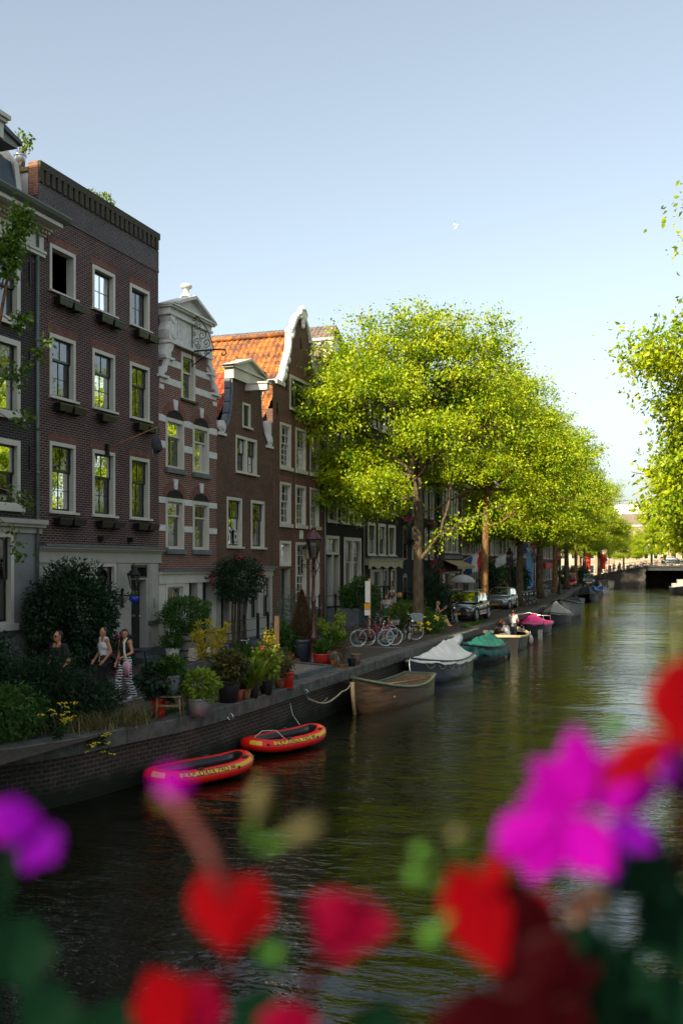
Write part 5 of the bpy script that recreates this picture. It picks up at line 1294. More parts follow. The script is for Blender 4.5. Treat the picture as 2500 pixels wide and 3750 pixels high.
def yellow_weed(loc, label, hang, seed, n=14):
    rng = random.Random(seed); t = thing('yellow_ragwort', label, 'wild flower', loc, 0, 'yellow wild flowers on the quay wall'); st = MB(); fl = MB(); P = []; nr = np.random.default_rng(seed)
    for i in range(n):
        e = Vector((rng.uniform(.0, .15), rng.uniform(-.45, .45), rng.uniform(.25, .62) if not hang else rng.uniform(-.35, .1)))
        st.tube([(0, e.y * .3, 0), (e.x * .8 + .05, e.y * .8, e.z * .6), e], .004, 4)
        for k in range(7): fl.ball(e + Vector((rng.gauss(0, .03), rng.gauss(0, .035), rng.gauss(0, .012))), (.017, .017, .009), 6, 4)
        P += [Vector((0, e.y * .3, 0)).lerp(e, rng.uniform(.1, .8)) for _ in range(12)]
    st.build('stems', LF_MID, t, fix=False); fl.build('blossom', YELF, t)
    P = np.array([tuple(p) for p in P]); V, F = leaf_mesh(P, nr.normal(size=P.shape), .08, nr, .3); np_object(V, F, 'foliage', LF_DARK, t)
yellow_weed((-10.62, 14.9, .05), 'yellow ragwort standing upright on the dark coping', False, 1)
yellow_weed((-10.30, 15.6, -.05), 'yellow ragwort drooping over the face of the quay wall', True, 2, 11)

# ---- pots and plants
def pot(name, label, loc, r, h, m, plant, seed, rimw=.015, taper=.78, group='potted plants on the quay', cat='potted plant', saucer=None, profile=None):
    t = thing(name, label, cat, loc, random.Random(seed).uniform(0, 6), group); mb = MB()
    if profile: mb.lathe(profile, (0, 0, 0), 24)
    else: mb.lathe([(r * taper, 0), (r * .98, h * .84), (r * .98, h * .85), (r + rimw, h * .86), (r + rimw, h), (r * .9, h), (r * .86, h * .9), (.001, h * .88)], (0, 0, 0), 24)
    mb.build('pot', m, t)
    s = MB(); s.lathe([(.001, h * .88), (r * .87, h * .885), (r * .87, h * .90), (.001, h * .91)], (0, 0, 0), 14); s.build('soil', SOIL, t)
    if saucer: s = MB(); s.lathe([(r * 1.0, 0), (r * 1.12, .03), (r * 1.05, .03), (.001, .012)], (0, 0, 0), 20); s.build('saucer', saucer, t)
    nr = np.random.default_rng(seed); rng = random.Random(seed)
    for pl in (plant if isinstance(plant, list) else [plant]):
        kind, lm, ph, pr, n, ls = pl[:6]
        st = MB(); P = []; D = []
        if kind == 'bushy':
            u = nr.normal(size=(n, 3)); u /= np.linalg.norm(u, axis=1, keepdims=True); rd = nr.uniform(.2, 1, (n, 1)) ** .5
            lump = 1 + .2 * np.sin(u[:, :1] * 5 + seed) * np.cos(u[:, 2:] * 6 + seed)
            P = u * rd * lump * np.array([pr, pr, ph * .5]) + np.array([0, 0, h + ph * .42]); D = u + nr.normal(size=(n, 3)) * .5 + np.array([0, 0, -.3])
            for i in range(7):
                a = rng.uniform(0, 6.28); limb(st, (0, 0, h * .9), (math.cos(a) * pr * .6, math.sin(a) * pr * .6, h + ph * rng.uniform(.4, .8)), .009, .004, rng, .06, 3, 5)
        elif kind == 'stalks':      # long bare stems with leaf whorls on top
            Pn = []; Dn = []
            for i in range(12):
                a = rng.uniform(0, 6.28); rr = pr * rng.uniform(.3, 1); e = Vector((math.cos(a) * rr, math.sin(a) * rr, h + ph * rng.uniform(.6, 1)))
                tw = limb(st, (0, 0, h * .9), e, .012, .005, rng, .06, 5, 5)
                k = n // 12
                for q in tw[3:]: Pn.append(np.array(q) + nr.normal(size=(k // 3, 3)) * .03); Dn.append(nr.normal(size=(k // 3, 3)) * .7 + np.array([0, 0, .5]))
            P = np.concatenate(Pn); D = np.concatenate(Dn)
        elif kind == 'blades':
            base = nr.normal(size=(n, 3)) * np.array([pr * .2, pr * .2, 0]) + np.array([0, 0, h * .9])
            P = base; D = nr.normal(size=(n, 3)) * np.array([.45, .45, .05]) + np.array([0, 0, 1])
        elif kind == 'cone':
            z = nr.uniform(0, 1, (n, 1)) ** 1.4; a = nr.uniform(0, 6.28, (n, 1)); rr = pr * (1 - z) ** .75 * nr.uniform(.3, 1, (n, 1)) ** .4 * np.clip(z * 9, .35, 1)
            P = np.concatenate([np.cos(a) * rr, np.sin(a) * rr, h + .05 + z * ph], 1); D = P * np.array([1, 1, 0]) * 4 + np.array([0, 0, .9]) + nr.normal(size=(n, 3)) * .4
            st.tube([(0, 0, h * .8), (0, 0, h + ph * .9)], [.02, .006], 6)
        elif kind == 'trail':
            a = nr.uniform(0, 6.28, (n, 1)); rr = pr * nr.uniform(.2, 1, (n, 1)); P = np.concatenate([np.cos(a) * rr, np.sin(a) * rr, h + ph * .3 * nr.uniform(0, 1, (n, 1)) - (rr / pr) ** 2 * ph * .5], 1); D = nr.normal(size=(n, 3)) + np.array([0, 0, .3])
        elif kind == 'cloud':       # few big leaves in separate heads on stems
            Pn = []; Dn = []
            for i in range(9):
                a = rng.uniform(0, 6.28); rr = pr * rng.uniform(.2, 1); e = Vector((math.cos(a) * rr, math.sin(a) * rr, h + ph * rng.uniform(.45, 1)))
                limb(st, (0, 0, h * .9), e, .010, .005, rng, .08, 4, 5); Pn.append(np.array(e) + nr.normal(size=(n // 9, 3)) * .075); Dn.append(nr.normal(size=(n // 9, 3)) + np.array([0, 0, .2]))
            P = np.concatenate(Pn); D = np.concatenate(Dn)
        V, F = leaf_mesh(P, D, ls, nr, pl[6] if len(pl) > 6 else .45, size_var=.4); np_object(V, F, 'foliage', lm, t)
        if st.v: st.build('stems', TWIG if kind == 'stalks' else BARK_D, t, fix=False)
    return t
def blooms(t, n, c, spread, m, size, seed, name='blossom'):
    rng = random.Random(seed); mb = MB()
    for i in range(n):
        p = Vector(c) + Vector((rng.gauss(0, spread[0]), rng.gauss(0, spread[1]), rng.gauss(0, spread[2])))
        for k in range(5):
            a = k * 1.257; mb.ball(p + Vector((math.cos(a) * size * .5, math.sin(a) * size * .5, rng.uniform(-.2, .2) * size)), (size * .45, size * .45, size * .22), 6, 4)
    return mb.build(name, m, t)
PB = mat('black plastic pot', (.012, .014, .016), .55, .2); PR = mat('red plastic pot', (.45, .03, .02), .4, .1); PG = mat('grey glazed pot', (.16, .18, .20), .35, .1); PW = mat('white glazed pot', (.66, .66, .64), .4, .05); PBE = mat('beige stone pot', (.36, .27, .18), .7, .2); PBL = mat('dark blue grey pot', (.03, .04, .055), .45, .2); ZN = mat('galvanised zinc', (.30, .31, .32), .45, .25, 6, metal=.5); PO = mat('ochre pot', (.38, .16, .02), .6, .15); BRN = mat('brown pot', (.16, .10, .07), .8, .2); WICK = mat('wicker', (.24, .17, .09), .9, .4, 30, bump=1, bscale=60)
g = ground
t = pot('potted_plant', 'dark leafy shrub with buds in a red pot beside the wooden stool', g(583, 2630), .155, .42, PR, ('bushy', LF_DARK, .85, .42, 900, .11, .6), 31); blooms(t, 24, (0, 0, 1.0), (.25, .25, .18), LF_BRZ, .03, 1, 'buds')
def stool():
    t = thing('wooden_stool', 'old low wooden stool carrying a grey glazed pot', 'stool', (-10.02, 17.95, 0.02), .3); mb = MB(); mb.box(-.26, .26, -.2, .2, .43, .46); mb.build('seat', mat('worn grey wood', (.11, .09, .065), .8, .4, 6, stretch=(1, 6, 1)), t)
    for sx in (-1, 1):
        for sy in (-1, 1): m_ = MB(); m_.tube([(sx * .22, sy * .16, .43), (sx * .25, sy * .18, 0)], [.02, .015], 8); m_.build('leg', mat('light worn wood', (.22, .15, .07), .7, .3, 8), t)
    m_ = MB(); m_.box(-.22, .22, -.17, -.15, .25, .28); m_.box(-.22, .22, .15, .17, .25, .28); m_.build('stretcher', mat('light worn wood', (.22, .15, .07)), t)
stool()
t = pot('potted_plant', 'budding shrub in a grey glazed pot standing on the stool', (-10.02, 18.02, .485), .17, .40, PG, ('bushy', LF_MID, .42, .26, 800, .08, .6), 32); blooms(t, 30, (0, 0, .72), (.17, .17, .08), LF_BRZ, .025, 2, 'buds')
t = pot('potted_plant', 'bright green bush in a round galvanised zinc tub', g(729, 2622) + Vector((-.05, .1, 0)), .27, .37, ZN, ('bushy', LF_LIME, .62, .42, 900, .12, .5), 33, taper=.84)
blooms(t, 1, (.1, -.1, .9), (.01, .01, .01), mat('salmon petals', (.7, .2, .12)), .06, 3)
t = pot('potted_plant', 'bronze leaved bush in a large black pot in the middle of the coping', g(838, 2575), .25, .52, PB, ('bushy', LF_BRZ, .75, .40, 1100, .13, .45), 34)
t = pot('potted_plant', 'tall stalky shrub with leaf tips coloured sunlit yellow in a grey strapped bucket', g(800, 2555) + Vector((-.35, .25, 0)), .22, .45, PG, ('stalks', LF_YEL, 1.35, .50, 1500, .11, .22), 35)
t = pot('potted_plant', 'grassy weeds in a small terracotta pot right of the big black one', g(873, 2568) , .11, .27, TERRA, ('cloud', LF_MID, .5, .2, 260, .10, .5), 36)
t = pot('potted_plant', 'spiky grass in a terracotta pot wrapped in straw matting', g(900, 2563), .12, .27, mat('straw matting', (.24, .13, .06), .95, .4, 20, bump=.8), ('blades', LF_LIME, .9, .4, 260, .62, .05), 37)
t = pot('potted_plant', 'silvery herb with white flowers in a black nursery pot', g(926, 2556), .15, .30, PB, ('bushy', LF_GREY, .42, .2, 500, .07, .35), 38); blooms(t, 8, (0, 0, .62), (.06, .06, .06), WHITE, .03, 4)
t = pot('potted_plant', 'variegated rose like shrub with one pink flower in a black pot', g(975, 2543), .17, .36, PB, [('bushy', LF_LIME, .95, .34, 900, .10, .6), ('cloud', LF_YEL, 1.2, .3, 240, .08, .6)], 39); blooms(t, 2, (-.1, 0, 1.15), (.05, .05, .02), PINKF, .05, 5)
t = pot('potted_plant', 'tall green leafy stalks in a dark pot behind the variegated shrub', g(925, 2530) + Vector((-.25, .2, 0)), .18, .36, PBL, ('blades', LF_MID, .9, .5, 240, .7, .07), 40)
t = pot('potted_plant', 'small bronze shrub in a brown terracotta pot on the coping', g(1025, 2522), .135, .27, mat('brown terracotta', (.24, .075, .035), .75, .2, 8), ('bushy', LF_BRZ, .42, .24, 420, .08, .5), 41)
t = pot('potted_plant', 'bronze sedum in a bright red plastic pot on a saucer', g(1053, 2520), .165, .42, PR, ('cloud', LF_BRZ, .3, .24, 520, .06, .5), 42, saucer=PR)
t = pot('potted_plant', 'dead brown conifer in a tall dark blue pot beside the lamp post', (-11.62, 29.2, 0), .27, .78, PBL, ('cone', LF_BROWN, 1.45, .36, 3200, .09, .2), 43, taper=.72)
t = pot('potted_plant', 'tall grey green olive bush behind the dead conifer', (-12.1, 29.9, 0), .2, .35, PB, ('bushy', LF_GREY, 2.2, .72, 2600, .10, .22), 44)
t = pot('potted_plant', 'leafy bush in a terracotta pot left of the dead conifer', g(1053, 2430), .2, .34, TERRA, ('bushy', LF_MID, 1.0, .42, 900, .11, .5), 45)
t = pot('wicker_basket_plant', 'tall wicker basket with green plant next to the wooden post', g(1030, 2432), .2, .55, WICK, ('bushy', LF_MID, .8, .34, 500, .11, .5), 46)
t = pot('potted_plant', 'broad leaved plant in a wide red ribbed pot at the lamp foot', g(1180, 2435), .29, .36, PR, ('blades', LF_MID, .5, .3, 120, .42, .28), 47)
t = pot('potted_plant', 'yellow green hydrangea stalks in a beige stone pot', g(1228, 2428), .21, .40, PBE, [('cloud', LF_LIME, 1.1, .50, 620, .11, .7), ('blades', LF_MID, .5, .3, 60, .6, .3)], 48, profile=[(.13, 0), (.20, .12), (.22, .28), (.19, .40), (.16, .40), (.16, .34), (.001, .34)])
t = pot('potted_plant', 'tiny succulent in a small terracotta pot at the end of the pot row', g(1219, 2438), .09, .17, mat('orange terracotta', (.5, .12, .03)), ('cloud', LF_GREY, .12, .1, 120, .06, .4), 49)
t = pot('potted_plant', 'withered straw plant in a shallow white and terracotta bowl', g(1252, 2446), .16, .12, TERRA, [('cloud', LF_BROWN, .55, .28, 420, .10, .15), ('trail', LF_GREY, .2, .2, 200, .06, .4)], 50, saucer=TERRA)
t = pot('plant_pot', 'empty black plastic pot last in the row', g(1288, 2441), .13, .26, PB, ('trail', LF_DARK, .02, .05, 12, .03), 51, cat='plant pot')
t = pot('plant_pot', 'empty brown pot behind the black plastic pot', g(1303, 2434), .15, .34, BRN, ('trail', LF_DARK, .02, .05, 12, .03), 52, cat='plant pot')
tp = pot('plant_pot', 'small red pot lying tipped over beside the dark blue pot', g(1082, 2432) + Vector((0, 0, .08)), .09, .17, PR, ('trail', LF_DARK, .01, .03, 6, .02), 53, cat='plant pot'); tp.rotation_euler = (R(85), 0, R(40))
hw_base = Vector((-15.76, 28.35, .10))
pot('potted_plant', 'small green bush in a white pot before the third house', g(632, 2422, .1), .22, .42, PW, ('bushy', LF_MID, .5, .38, 1400, .07, .45), 54, group='plants by the house fronts', taper=.72)
def barrel():
    t = thing('barrel_planter', 'grey weathered half barrel with a large bush at the red brick house', 'barrel planter', g(678, 2418, .1) + Vector((-.05, .15, 0)), 0, 'plants by the house fronts'); mb = MB()
    mb.lathe([(.30, 0), (.36, .2), (.40, .45), (.38, .7), (.34, .88), (.30, .88), (.30, .8), (.001, .8)], n=28); mb.build('staves', mat('weathered barrel wood', (.17, .16, .14), .85, .35, 5, bump=.5, stretch=(8, 8, 1)), t)
    for z, r_ in ((.1, .34), (.32, .392), (.62, .40), (.82, .363)): m_ = MB(); m_.lathe([(r_, z - .02), (r_ + .008, z - .02), (r_ + .008, z + .02), (r_, z + .02)], n=28); m_.build('hoop', IRON, t)
    nr = np.random.default_rng(9); n = 5200; u = nr.normal(size=(n, 3)); u /= np.linalg.norm(u, axis=1, keepdims=True)
    P = u * nr.uniform(.2, 1, (n, 1)) ** .4 * np.array([.75, .95, .62]) * (1 + .18 * np.sin(u[:, :1] * 6) * np.cos(u[:, 2:] * 5)) + np.array([0, 0, 1.4]); V, F = leaf_mesh(P, u + nr.normal(size=(n, 3)) * .5, .09, nr, .4); np_object(V, F, 'foliage', LF_MID, t)
    st = MB(); rng = random.Random(1)
    for i in range(8): a = i * .8; limb(st, (0, 0, .8), (math.cos(a) * .4, math.sin(a) * .5, 1.6), .015, .006, rng)
    st.build('stems', BARK_D, t)
barrel()
pot('potted_plant', 'big glossy shrub in an ochre pot at the foot of the stoop', (-15.0, 45.2, 0), .30, .75, PO, ('bushy', LF_MID, 1.9, .95, 3600, .17, .25), 55, group='plants by the house fronts', taper=.8)
# climbing rose on its own trunk before the fourth house
t = bush('climbing_rose', 'climbing rose tree with dark red roses at the corner of the low gabled house', 'rose tree', (-15.6, 33.0, 1.75), (.8, 1.5, .85), 5200, .10, LF_DARK, 12, shell=.4, flowers=6, fm=mat('dark red rose petals', (.22, .004, .012), .6, .2, 9), fs=.12)
mb = MB(); rng = random.Random(3)
for i in range(5): limb(mb, (rng.uniform(-.1, .1), rng.uniform(-.3, .3), -1.75), (rng.uniform(-.3, .3), rng.uniform(-.6, .6), .6), .06, .03, rng, .05, 6)
mb.build('trunk', BARK_D, t)
# shrubs around the foot of the first tree
bush('leafy_shrub', 'yellow flecked shrub behind the parked bicycles', 'shrub', (-12.5, 44.6, 0), (1.1, 1.8, .72), 5200, .12, LF_MIDL, 14, 'shrubs around the big elm')
bush('leafy_shrub', 'green and yellow shrub at the quay edge beside the sitting woman', 'shrub', (-11.35, 44.2, 0), (.65, 1.8, .48), 3600, .10, LF_MID, 15, 'shrubs around the big elm', flowers=16, fm=YELF, fs=.10)
bush('leafy_shrub', 'tall dark shrub between the elm trunk and the second lamp post', 'shrub', (-12.9, 50.3, 0), (1.1, 1.5, 1.25), 5200, .15, LF_DARK, 16, 'shrubs around the big elm')
for i, (x, y, r_, lab) in enumerate(((-16.3, 81, 1.7, 'dark green shrub by the doorstep beyond the sunlit trunk'), (-16.6, 86, 1.9, 'ivy like shrub behind the silver car'), (-17.2, 95, 1.8, 'dark shrub before the white plastered house'), (-17.5, 101, 1.8, 'dark shrub before the grey plastered house'), (-18.4, 112, 1.6, 'dark shrub near the wall with pennant'), (-18.0, 153, 2.0, 'dark hedge shrub at the bridge ramp'), (-17.6, 163, 2.0, 'dark rounded shrub beside the far bridge ramp'), (-17.4, 172, 1.8, 'last dark shrub at the far bridge'))):
    bush('leafy_shrub', lab, 'shrub', (x, y, 0), (r_ * .8, r_ * 1.2, r_ * (1.0 if i < 5 else .7)), 2600, .24, LF_DARK if i % 2 == 0 else LF_MID, 60 + i, 'shrubs further along the street', stems=False)
# small plants on roofs
for (lab, p, n, r_) in (('small yellowing plant growing on the parapet of house 62', (FX - .1, 25.4, 13.72), 220, .22), ('moss like weed left of the yellowing plant on the parapet', (FX - .1, 24.75, 13.74), 90, .14)):
    bush('parapet_weed', lab, 'wild plant', p, (r_, r_ * 1.3, r_ * .8), n, .10, LF_LIME, 71, stems=False)
pot('potted_plant', 'leggy plant in a shiny tin on the roof edge left of house 62', at_depth(75, 612, 27.0), .16, .32, mat('shiny tin', (.5, .5, .6), .2, .1, metal=.8), ('cloud', LF_LIME, .55, .35, 140, .10, .7), 72, group='plants on the roofs')
# geranium boxes on the dark warehouse
for i, (y, z, lab) in enumerate(((57.4, 5.7, 'pink geraniums on the upper left sill of the slate warehouse'), (59.0, 4.6, 'pink geraniums left of the elm trunk on the slate warehouse'), (63.0, 5.6, 'pink geraniums on the upper right sill of the slate warehouse'), (64.8, 4.6, 'red geraniums on the far sill of the slate warehouse'), (63.2, 3.15, 'white and red geraniums on the slate warehouse'), (65.2, 2.6, 'red geraniums lowest on the slate warehouse'))):
    t = thing('flower_basket', lab, 'flower basket', (FX + .25, y, z), 0, 'geranium baskets on the slate warehouse'); mb = MB(); mb.lathe([(.10, -.3), (.2, -.05), (.22, 0), (.001, -.02)], n=14); mb.build('pot', GREYW, t)
    blooms(t, 26, (.05, 0, .12), (.13, .3, .10), PINKF if i < 3 else REDF, .1, i); nr = np.random.default_rng(i); P = nr.normal(size=(220, 3)) * np.array([.14, .3, .10]); V, F = leaf_mesh(P, nr.normal(size=P.shape), .09, nr, .7); np_object(V, F, 'foliage', LF_MID, t)
# ------------------------------------------------------------------ people
def cap(mb, p0, p1, r0, r1, n=10, flat=1.0, m=5):
    """tapered limb with rounded ends; flat squeezes it front to back (along y)"""
    p0, p1 = Vector(p0), Vector(p1); d = (p1 - p0); L = max(d.length, 1e-4); d.normalize()
    pts = []; rr = []
    for i in range(m + 1):
        a = PI / 2 * i / m; pts.append(p0 - d * r0 * math.cos(a)); rr.append(max(.001, r0 * math.sin(a)))
    for i in range(1, 5): pts.append(p0.lerp(p1, i / 5)); rr.append(r0 + (r1 - r0) * i / 5)
    for i in range(m + 1):
        a = PI / 2 * i / m; pts.append(p1 + d * r1 * math.sin(a)); rr.append(max(.001, r1 * math.cos(a)))
    s = len(mb.v); mb.tube(pts, rr, n)
    if flat != 1.0:
        c = (p0 + p1) / 2
        for i in range(s, len(mb.v)):
            v = mb.v[i]; mb.v[i] = (v[0], c.y + (v[1] - c.y) * flat, v[2])
STAND = dict(hip=(0, 0, .93), chest=(0, 0, 1.25), neck=(0, 0, 1.45), head=(0, .015, 1.60),
    hipL=(-.09, 0, .90), hipR=(.09, 0, .90), kneeL=(-.10, .02, .49), kneeR=(.10, .02, .49), ankL=(-.11, -.02, .09), ankR=(.11, -.02, .09), toeL=(-.12, .13, .03), toeR=(.12, .13, .03),
    shL=(-.175, 0, 1.40), shR=(.175, 0, 1.40), elL=(-.23, -.02, 1.12), elR=(.23, -.02, 1.12), haL=(-.24, .06, .87), haR=(.24, .06, .87))
def person(label, loc, rz, h=1.70, pose=None, top=None, trousers=None, skin=None, hair=None, hair_len=.1, shoes=None, sleeves=0.0, wide=0.0, tail=0.0, group=None, name='person', face=True, vox=.013, skirt=None, sx=1.0, cap_m=None, build_=1.0, neckl=.0, face_rot=0.0, glasses=False):
    J = dict(STAND)
    if pose: J.update(pose)
    J = {k: Vector(v) for k, v in J.items()}
    t = thing(name, label, 'person', loc, rz, group); S = h / 1.73; t.scale = (S, S, S)
    b = build_
    mb = MB()
    cap(mb, J['hipL'] + Vector((.01, 0, .02)), J['hipR'] + Vector((-.01, 0, .02)), .10 * b, .10 * b, flat=.95)
    cap(mb, J['hip'] + Vector((0, 0, .03)), J['chest'] + Vector((0, 0, -.07)), .118 * b, .125 * b, flat=.80)
    cap(mb, J['chest'] + Vector((-.06, 0, .03)), J['chest'] + Vector((.06, 0, .03)), .115 * b, .115 * b, flat=.85)
    cap(mb, J['shL'], J['shR'], .058, .058); cap(mb, J['neck'] + Vector((0, -.005, -.09)), J['neck'].lerp(J['head'], .6), .056, .049)
    hd = J['head']; s0 = len(mb.v)
    mb.ball(hd, (.074, .092, .112), 14, 12); mb.ball(hd + Vector((0, .035, -.055)), (.052, .055, .055), 10, 8)
    mb.ball(hd + Vector((0, .098, -.012)), (.013, .018, .024), 8, 6); mb.ball(hd + Vector((0, .082, -.058)), (.026, .012, .011), 8, 6)
    mb.ball(hd + Vector((-.076, 0, -.01)), (.012, .02, .03), 6, 5); mb.ball(hd + Vector((.076, 0, -.01)), (.012, .02, .03), 6, 5); mb.ball(hd + Vector((0, .078, .022)), (.05, .014, .012), 8, 5)
    FR = Matrix.Translation(hd) @ Matrix.Rotation(face_rot, 4, 'Z') @ Matrix.Translation(-hd); mb.xf(FR, s0)
    for s_ in 'LR':
        cap(mb, J['sh' + s_], J['el' + s_], .050 * b, .038 * b); cap(mb, J['el' + s_], J['ha' + s_], .039 * b, .026)
        fa = (J['ha' + s_] - J['el' + s_]).normalized(); side = Vector((-1 if s_ == 'L' else 1, 0, 0)); pn = J['ha' + s_] + fa * .045
        cap(mb, J['ha' + s_] + fa * .01, J['ha' + s_] + fa * .075, .026, .033, 8, m=3)
        fw = Vector((0, 1, 0)) - fa * fa.y
        fw = fw.normalized() if fw.length > .1 else Vector((0, 0, 1)); nrm = fa.cross(fw)
        for k in range(4):
            o = fw * (.026 - .017 * k); L_ = (.07, .08, .074, .058)[k]; p0 = J['ha' + s_] + fa * .09 + o; q = p0 + fa * L_ * .55 + nrm * .008; r = q + fa * L_ * .4 - side * .02
            mb.tube([p0 - fa * .02, q, r], [.0095, .0088, .006], 6)
        p0 = J['ha' + s_] + fa * .03 + fw * .024; mb.tube([p0, p0 + fw * .022 + fa * .03, p0 + fw * .024 + fa * .06], [.012, .010, .007], 6)
        cap(mb, J['hip' + s_], J['knee' + s_], .088 * b, .056 * b); cap(mb, J['knee' + s_], J['knee' + s_].lerp(J['ank' + s_], .35), .054, .056); cap(mb, J['knee' + s_].lerp(J['ank' + s_], .3), J['ank' + s_], .056, .034)
        cap(mb, J['ank' + s_] + Vector((0, -.02, -.045)), J['toe' + s_], .034, .028, 8)
    remeshed(mb, 'body', skin or SKIN, t, vox, 2)
    if top:
        c = MB(); e = .016
        cap(c, J['hip'] + Vector((0, 0, .06 if not skirt else .1)), J['chest'] + Vector((0, 0, -.05)), .125 * b + e, .130 * b + e, flat=.84)
        cap(c, J['chest'] + Vector((-.06, 0, .01)), J['chest'] + Vector((.06, 0, .01)), .115 * b + e, .115 * b + e, flat=.9)
        cap(c, J['hip'] + Vector((-.05, 0, .0)), J['hip'] + Vector((.05, 0, .0)), .11 * b + e, .11 * b + e, flat=.92)
        for s_ in 'LR':
            if sleeves > 0:
                cap(c, J['sh' + s_].lerp(J['sh' + ('R' if s_ == 'L' else 'L')], .12), J['sh' + s_], .062, .066)
                if sleeves <= 1: cap(c, J['sh' + s_], J['sh' + s_].lerp(J['el' + s_], sleeves), .064 * b, .056 * b)
                else: cap(c, J['sh' + s_], J['el' + s_], .064 * b, .052 * b); cap(c, J['el' + s_], J['el' + s_].lerp(J['ha' + s_], sleeves - 1), .052 * b, .042)
            else: cap(c, J['chest'] + Vector((-.07 if s_ == 'L' else .07, 0, .03)), J['sh' + s_].lerp(J['neck'], .35) + Vector((0, 0, .012)), .080, .062)
        remeshed(c, 'shirt' if sleeves else 'tank_top', top, t, vox, 1)
    if trousers:
        c = MB(); e = .016
        cap(c, J['hipL'] + Vector((.01, 0, .04)), J['hipR'] + Vector((-.01, 0, .04)), .102 * b + e, .102 * b + e, flat=.98)
        cap(c, J['hip'] + Vector((-.03, 0, .08)), J['hip'] + Vector((.03, 0, .08)), .10 * b + e, .10 * b + e)
        for s_ in 'LR':
            if skirt: continue
            cap(c, J['hip' + s_], J['knee' + s_], .093 * b + e, (.060 + wide * .4) * b + e)
            cap(c, J['knee' + s_], J['ank' + s_] + Vector((0, 0, .02 - .03 * (wide > 0))), (.058 + wide * .4) * b + e, .046 + wide)
        if skirt: cap(c, J['hip'], J['kneeL'].lerp(J['kneeR'], .5) + Vector((0, 0, -.15)), .14, .22)
        remeshed(c, 'skirt' if skirt else 'trousers', trousers, t, vox, 1)
    if shoes:
        for s_ in 'LR':
            c = MB(); d = (J['toe' + s_] - J['ank' + s_]); d.z = 0; d.normalize(); a = J['ank' + s_] + Vector((0, 0, -.045)) - d * .03; z = J['toe' + s_]
            c.tube([Vector((a.x, a.y, a.z - .0)), a.lerp(z, .35) + Vector((0, 0, .012)), a.lerp(z, .75), z + d * .05], [.045, .048, .043, .024], 10); c.build('shoe', shoes, t)
    if hair:
        c = MB(); c.ball(hd + Vector((0, -.026, .022)), (.083, .092, .098), 16, 12)
        if hair_len > .05: cap(c, hd + Vector((-.05, -.04, .0)), hd + Vector((-.055, -.05, -hair_len)), .052, .035); cap(c, hd + Vector((.05, -.04, .0)), hd + Vector((.055, -.05, -hair_len)), .052, .035); cap(c, hd + Vector((0, -.06, 0)), hd + Vector((0, -.08, -hair_len * 1.15)), .06, .045)
        if hair_len > .2: c.ball(hd + Vector((0, .052, .075)), (.06, .035, .03), 8, 6)
        c.xf(FR); o = remeshed(c, 'hair', hair, t, .011, 1)
        nz = o.modifiers.new('d', 'DISPLACE'); tx = bpy.data.textures.new('hair noise', 'CLOUDS'); tx.noise_scale = .02; nz.texture = tx; nz.strength = .012
    if cap_m:
        c = MB(); c.ball(hd + Vector((0, -.005, .045)), (.09, .105, .078), 14, 8); c.ball(hd + Vector((0, .11, .045)), (.06, .06, .010), 10, 5); c.xf(FR); c.build('cap', cap_m, t)
    if face:
        c = MB()
        for s_ in (-1, 1): c.ball(hd + Vector((s_ * .028, .086, .008)), (.011, .006, .005), 8, 5); c.ball(hd + Vector((s_ * .028, .087, .026)), (.017, .006, .003), 8, 4)
        c.xf(FR); c.build('eyes', BLACK, t)
        c = MB(); c.ball(hd + Vector((0, .0915, -.058)), (.020, .006, .005), 8, 5); c.xf(FR); c.build('lips', mat('lips', (.32, .08, .07)), t)
    if glasses:
        c = MB()
        for s_ in (-1, 1): c.ball(hd + Vector((s_ * .032, .096, .008)), (.027, .010, .021), 10, 6)
        c.tube([hd + Vector((-.08, .02, .012)), hd + Vector((-.055, .09, .012)), hd + Vector((.055, .09, .012)), hd + Vector((.08, .02, .012))], .005, 5); c.xf(FR); c.build('sunglasses', BLACK, t)
    return t
def zebra():
    m, nt, out = _new('zebra cloth'); L = nt.links.new; p = nt.nodes.new('ShaderNodeBsdfPrincipled'); p.inputs['Roughness'].default_value = .8; L(p.outputs[0], out.inputs[0])
    tc = nt.nodes.new('ShaderNodeTexCoord'); mp = nt.nodes.new('ShaderNodeMapping'); mp.inputs['Scale'].default_value = (1, 1, 1.2); L(tc.outputs['Object'], mp.inputs[0])
    w_ = nt.nodes.new('ShaderNodeTexWave'); w_.bands_direction = 'Z'; w_.inputs['Scale'].default_value = 4.2; w_.inputs['Distortion'].default_value = 5; w_.inputs['Detail'].default_value = 1.5; w_.inputs['Detail Scale'].default_value = 2.2
    L(mp.outputs[0], w_.inputs['Vector']); r = nt.nodes.new('ShaderNodeValToRGB'); r.color_ramp.interpolation = 'LINEAR'; r.color_ramp.elements[0].position = .46; r.color_ramp.elements[1].position = .54
    r.color_ramp.elements[0].color = (.012, .012, .014, 1); r.color_ramp.elements[1].color = (.62, .62, .62, 1); L(w_.outputs['Fac'], r.inputs[0]); L(r.outputs[0], p.inputs['Base Color']); return m
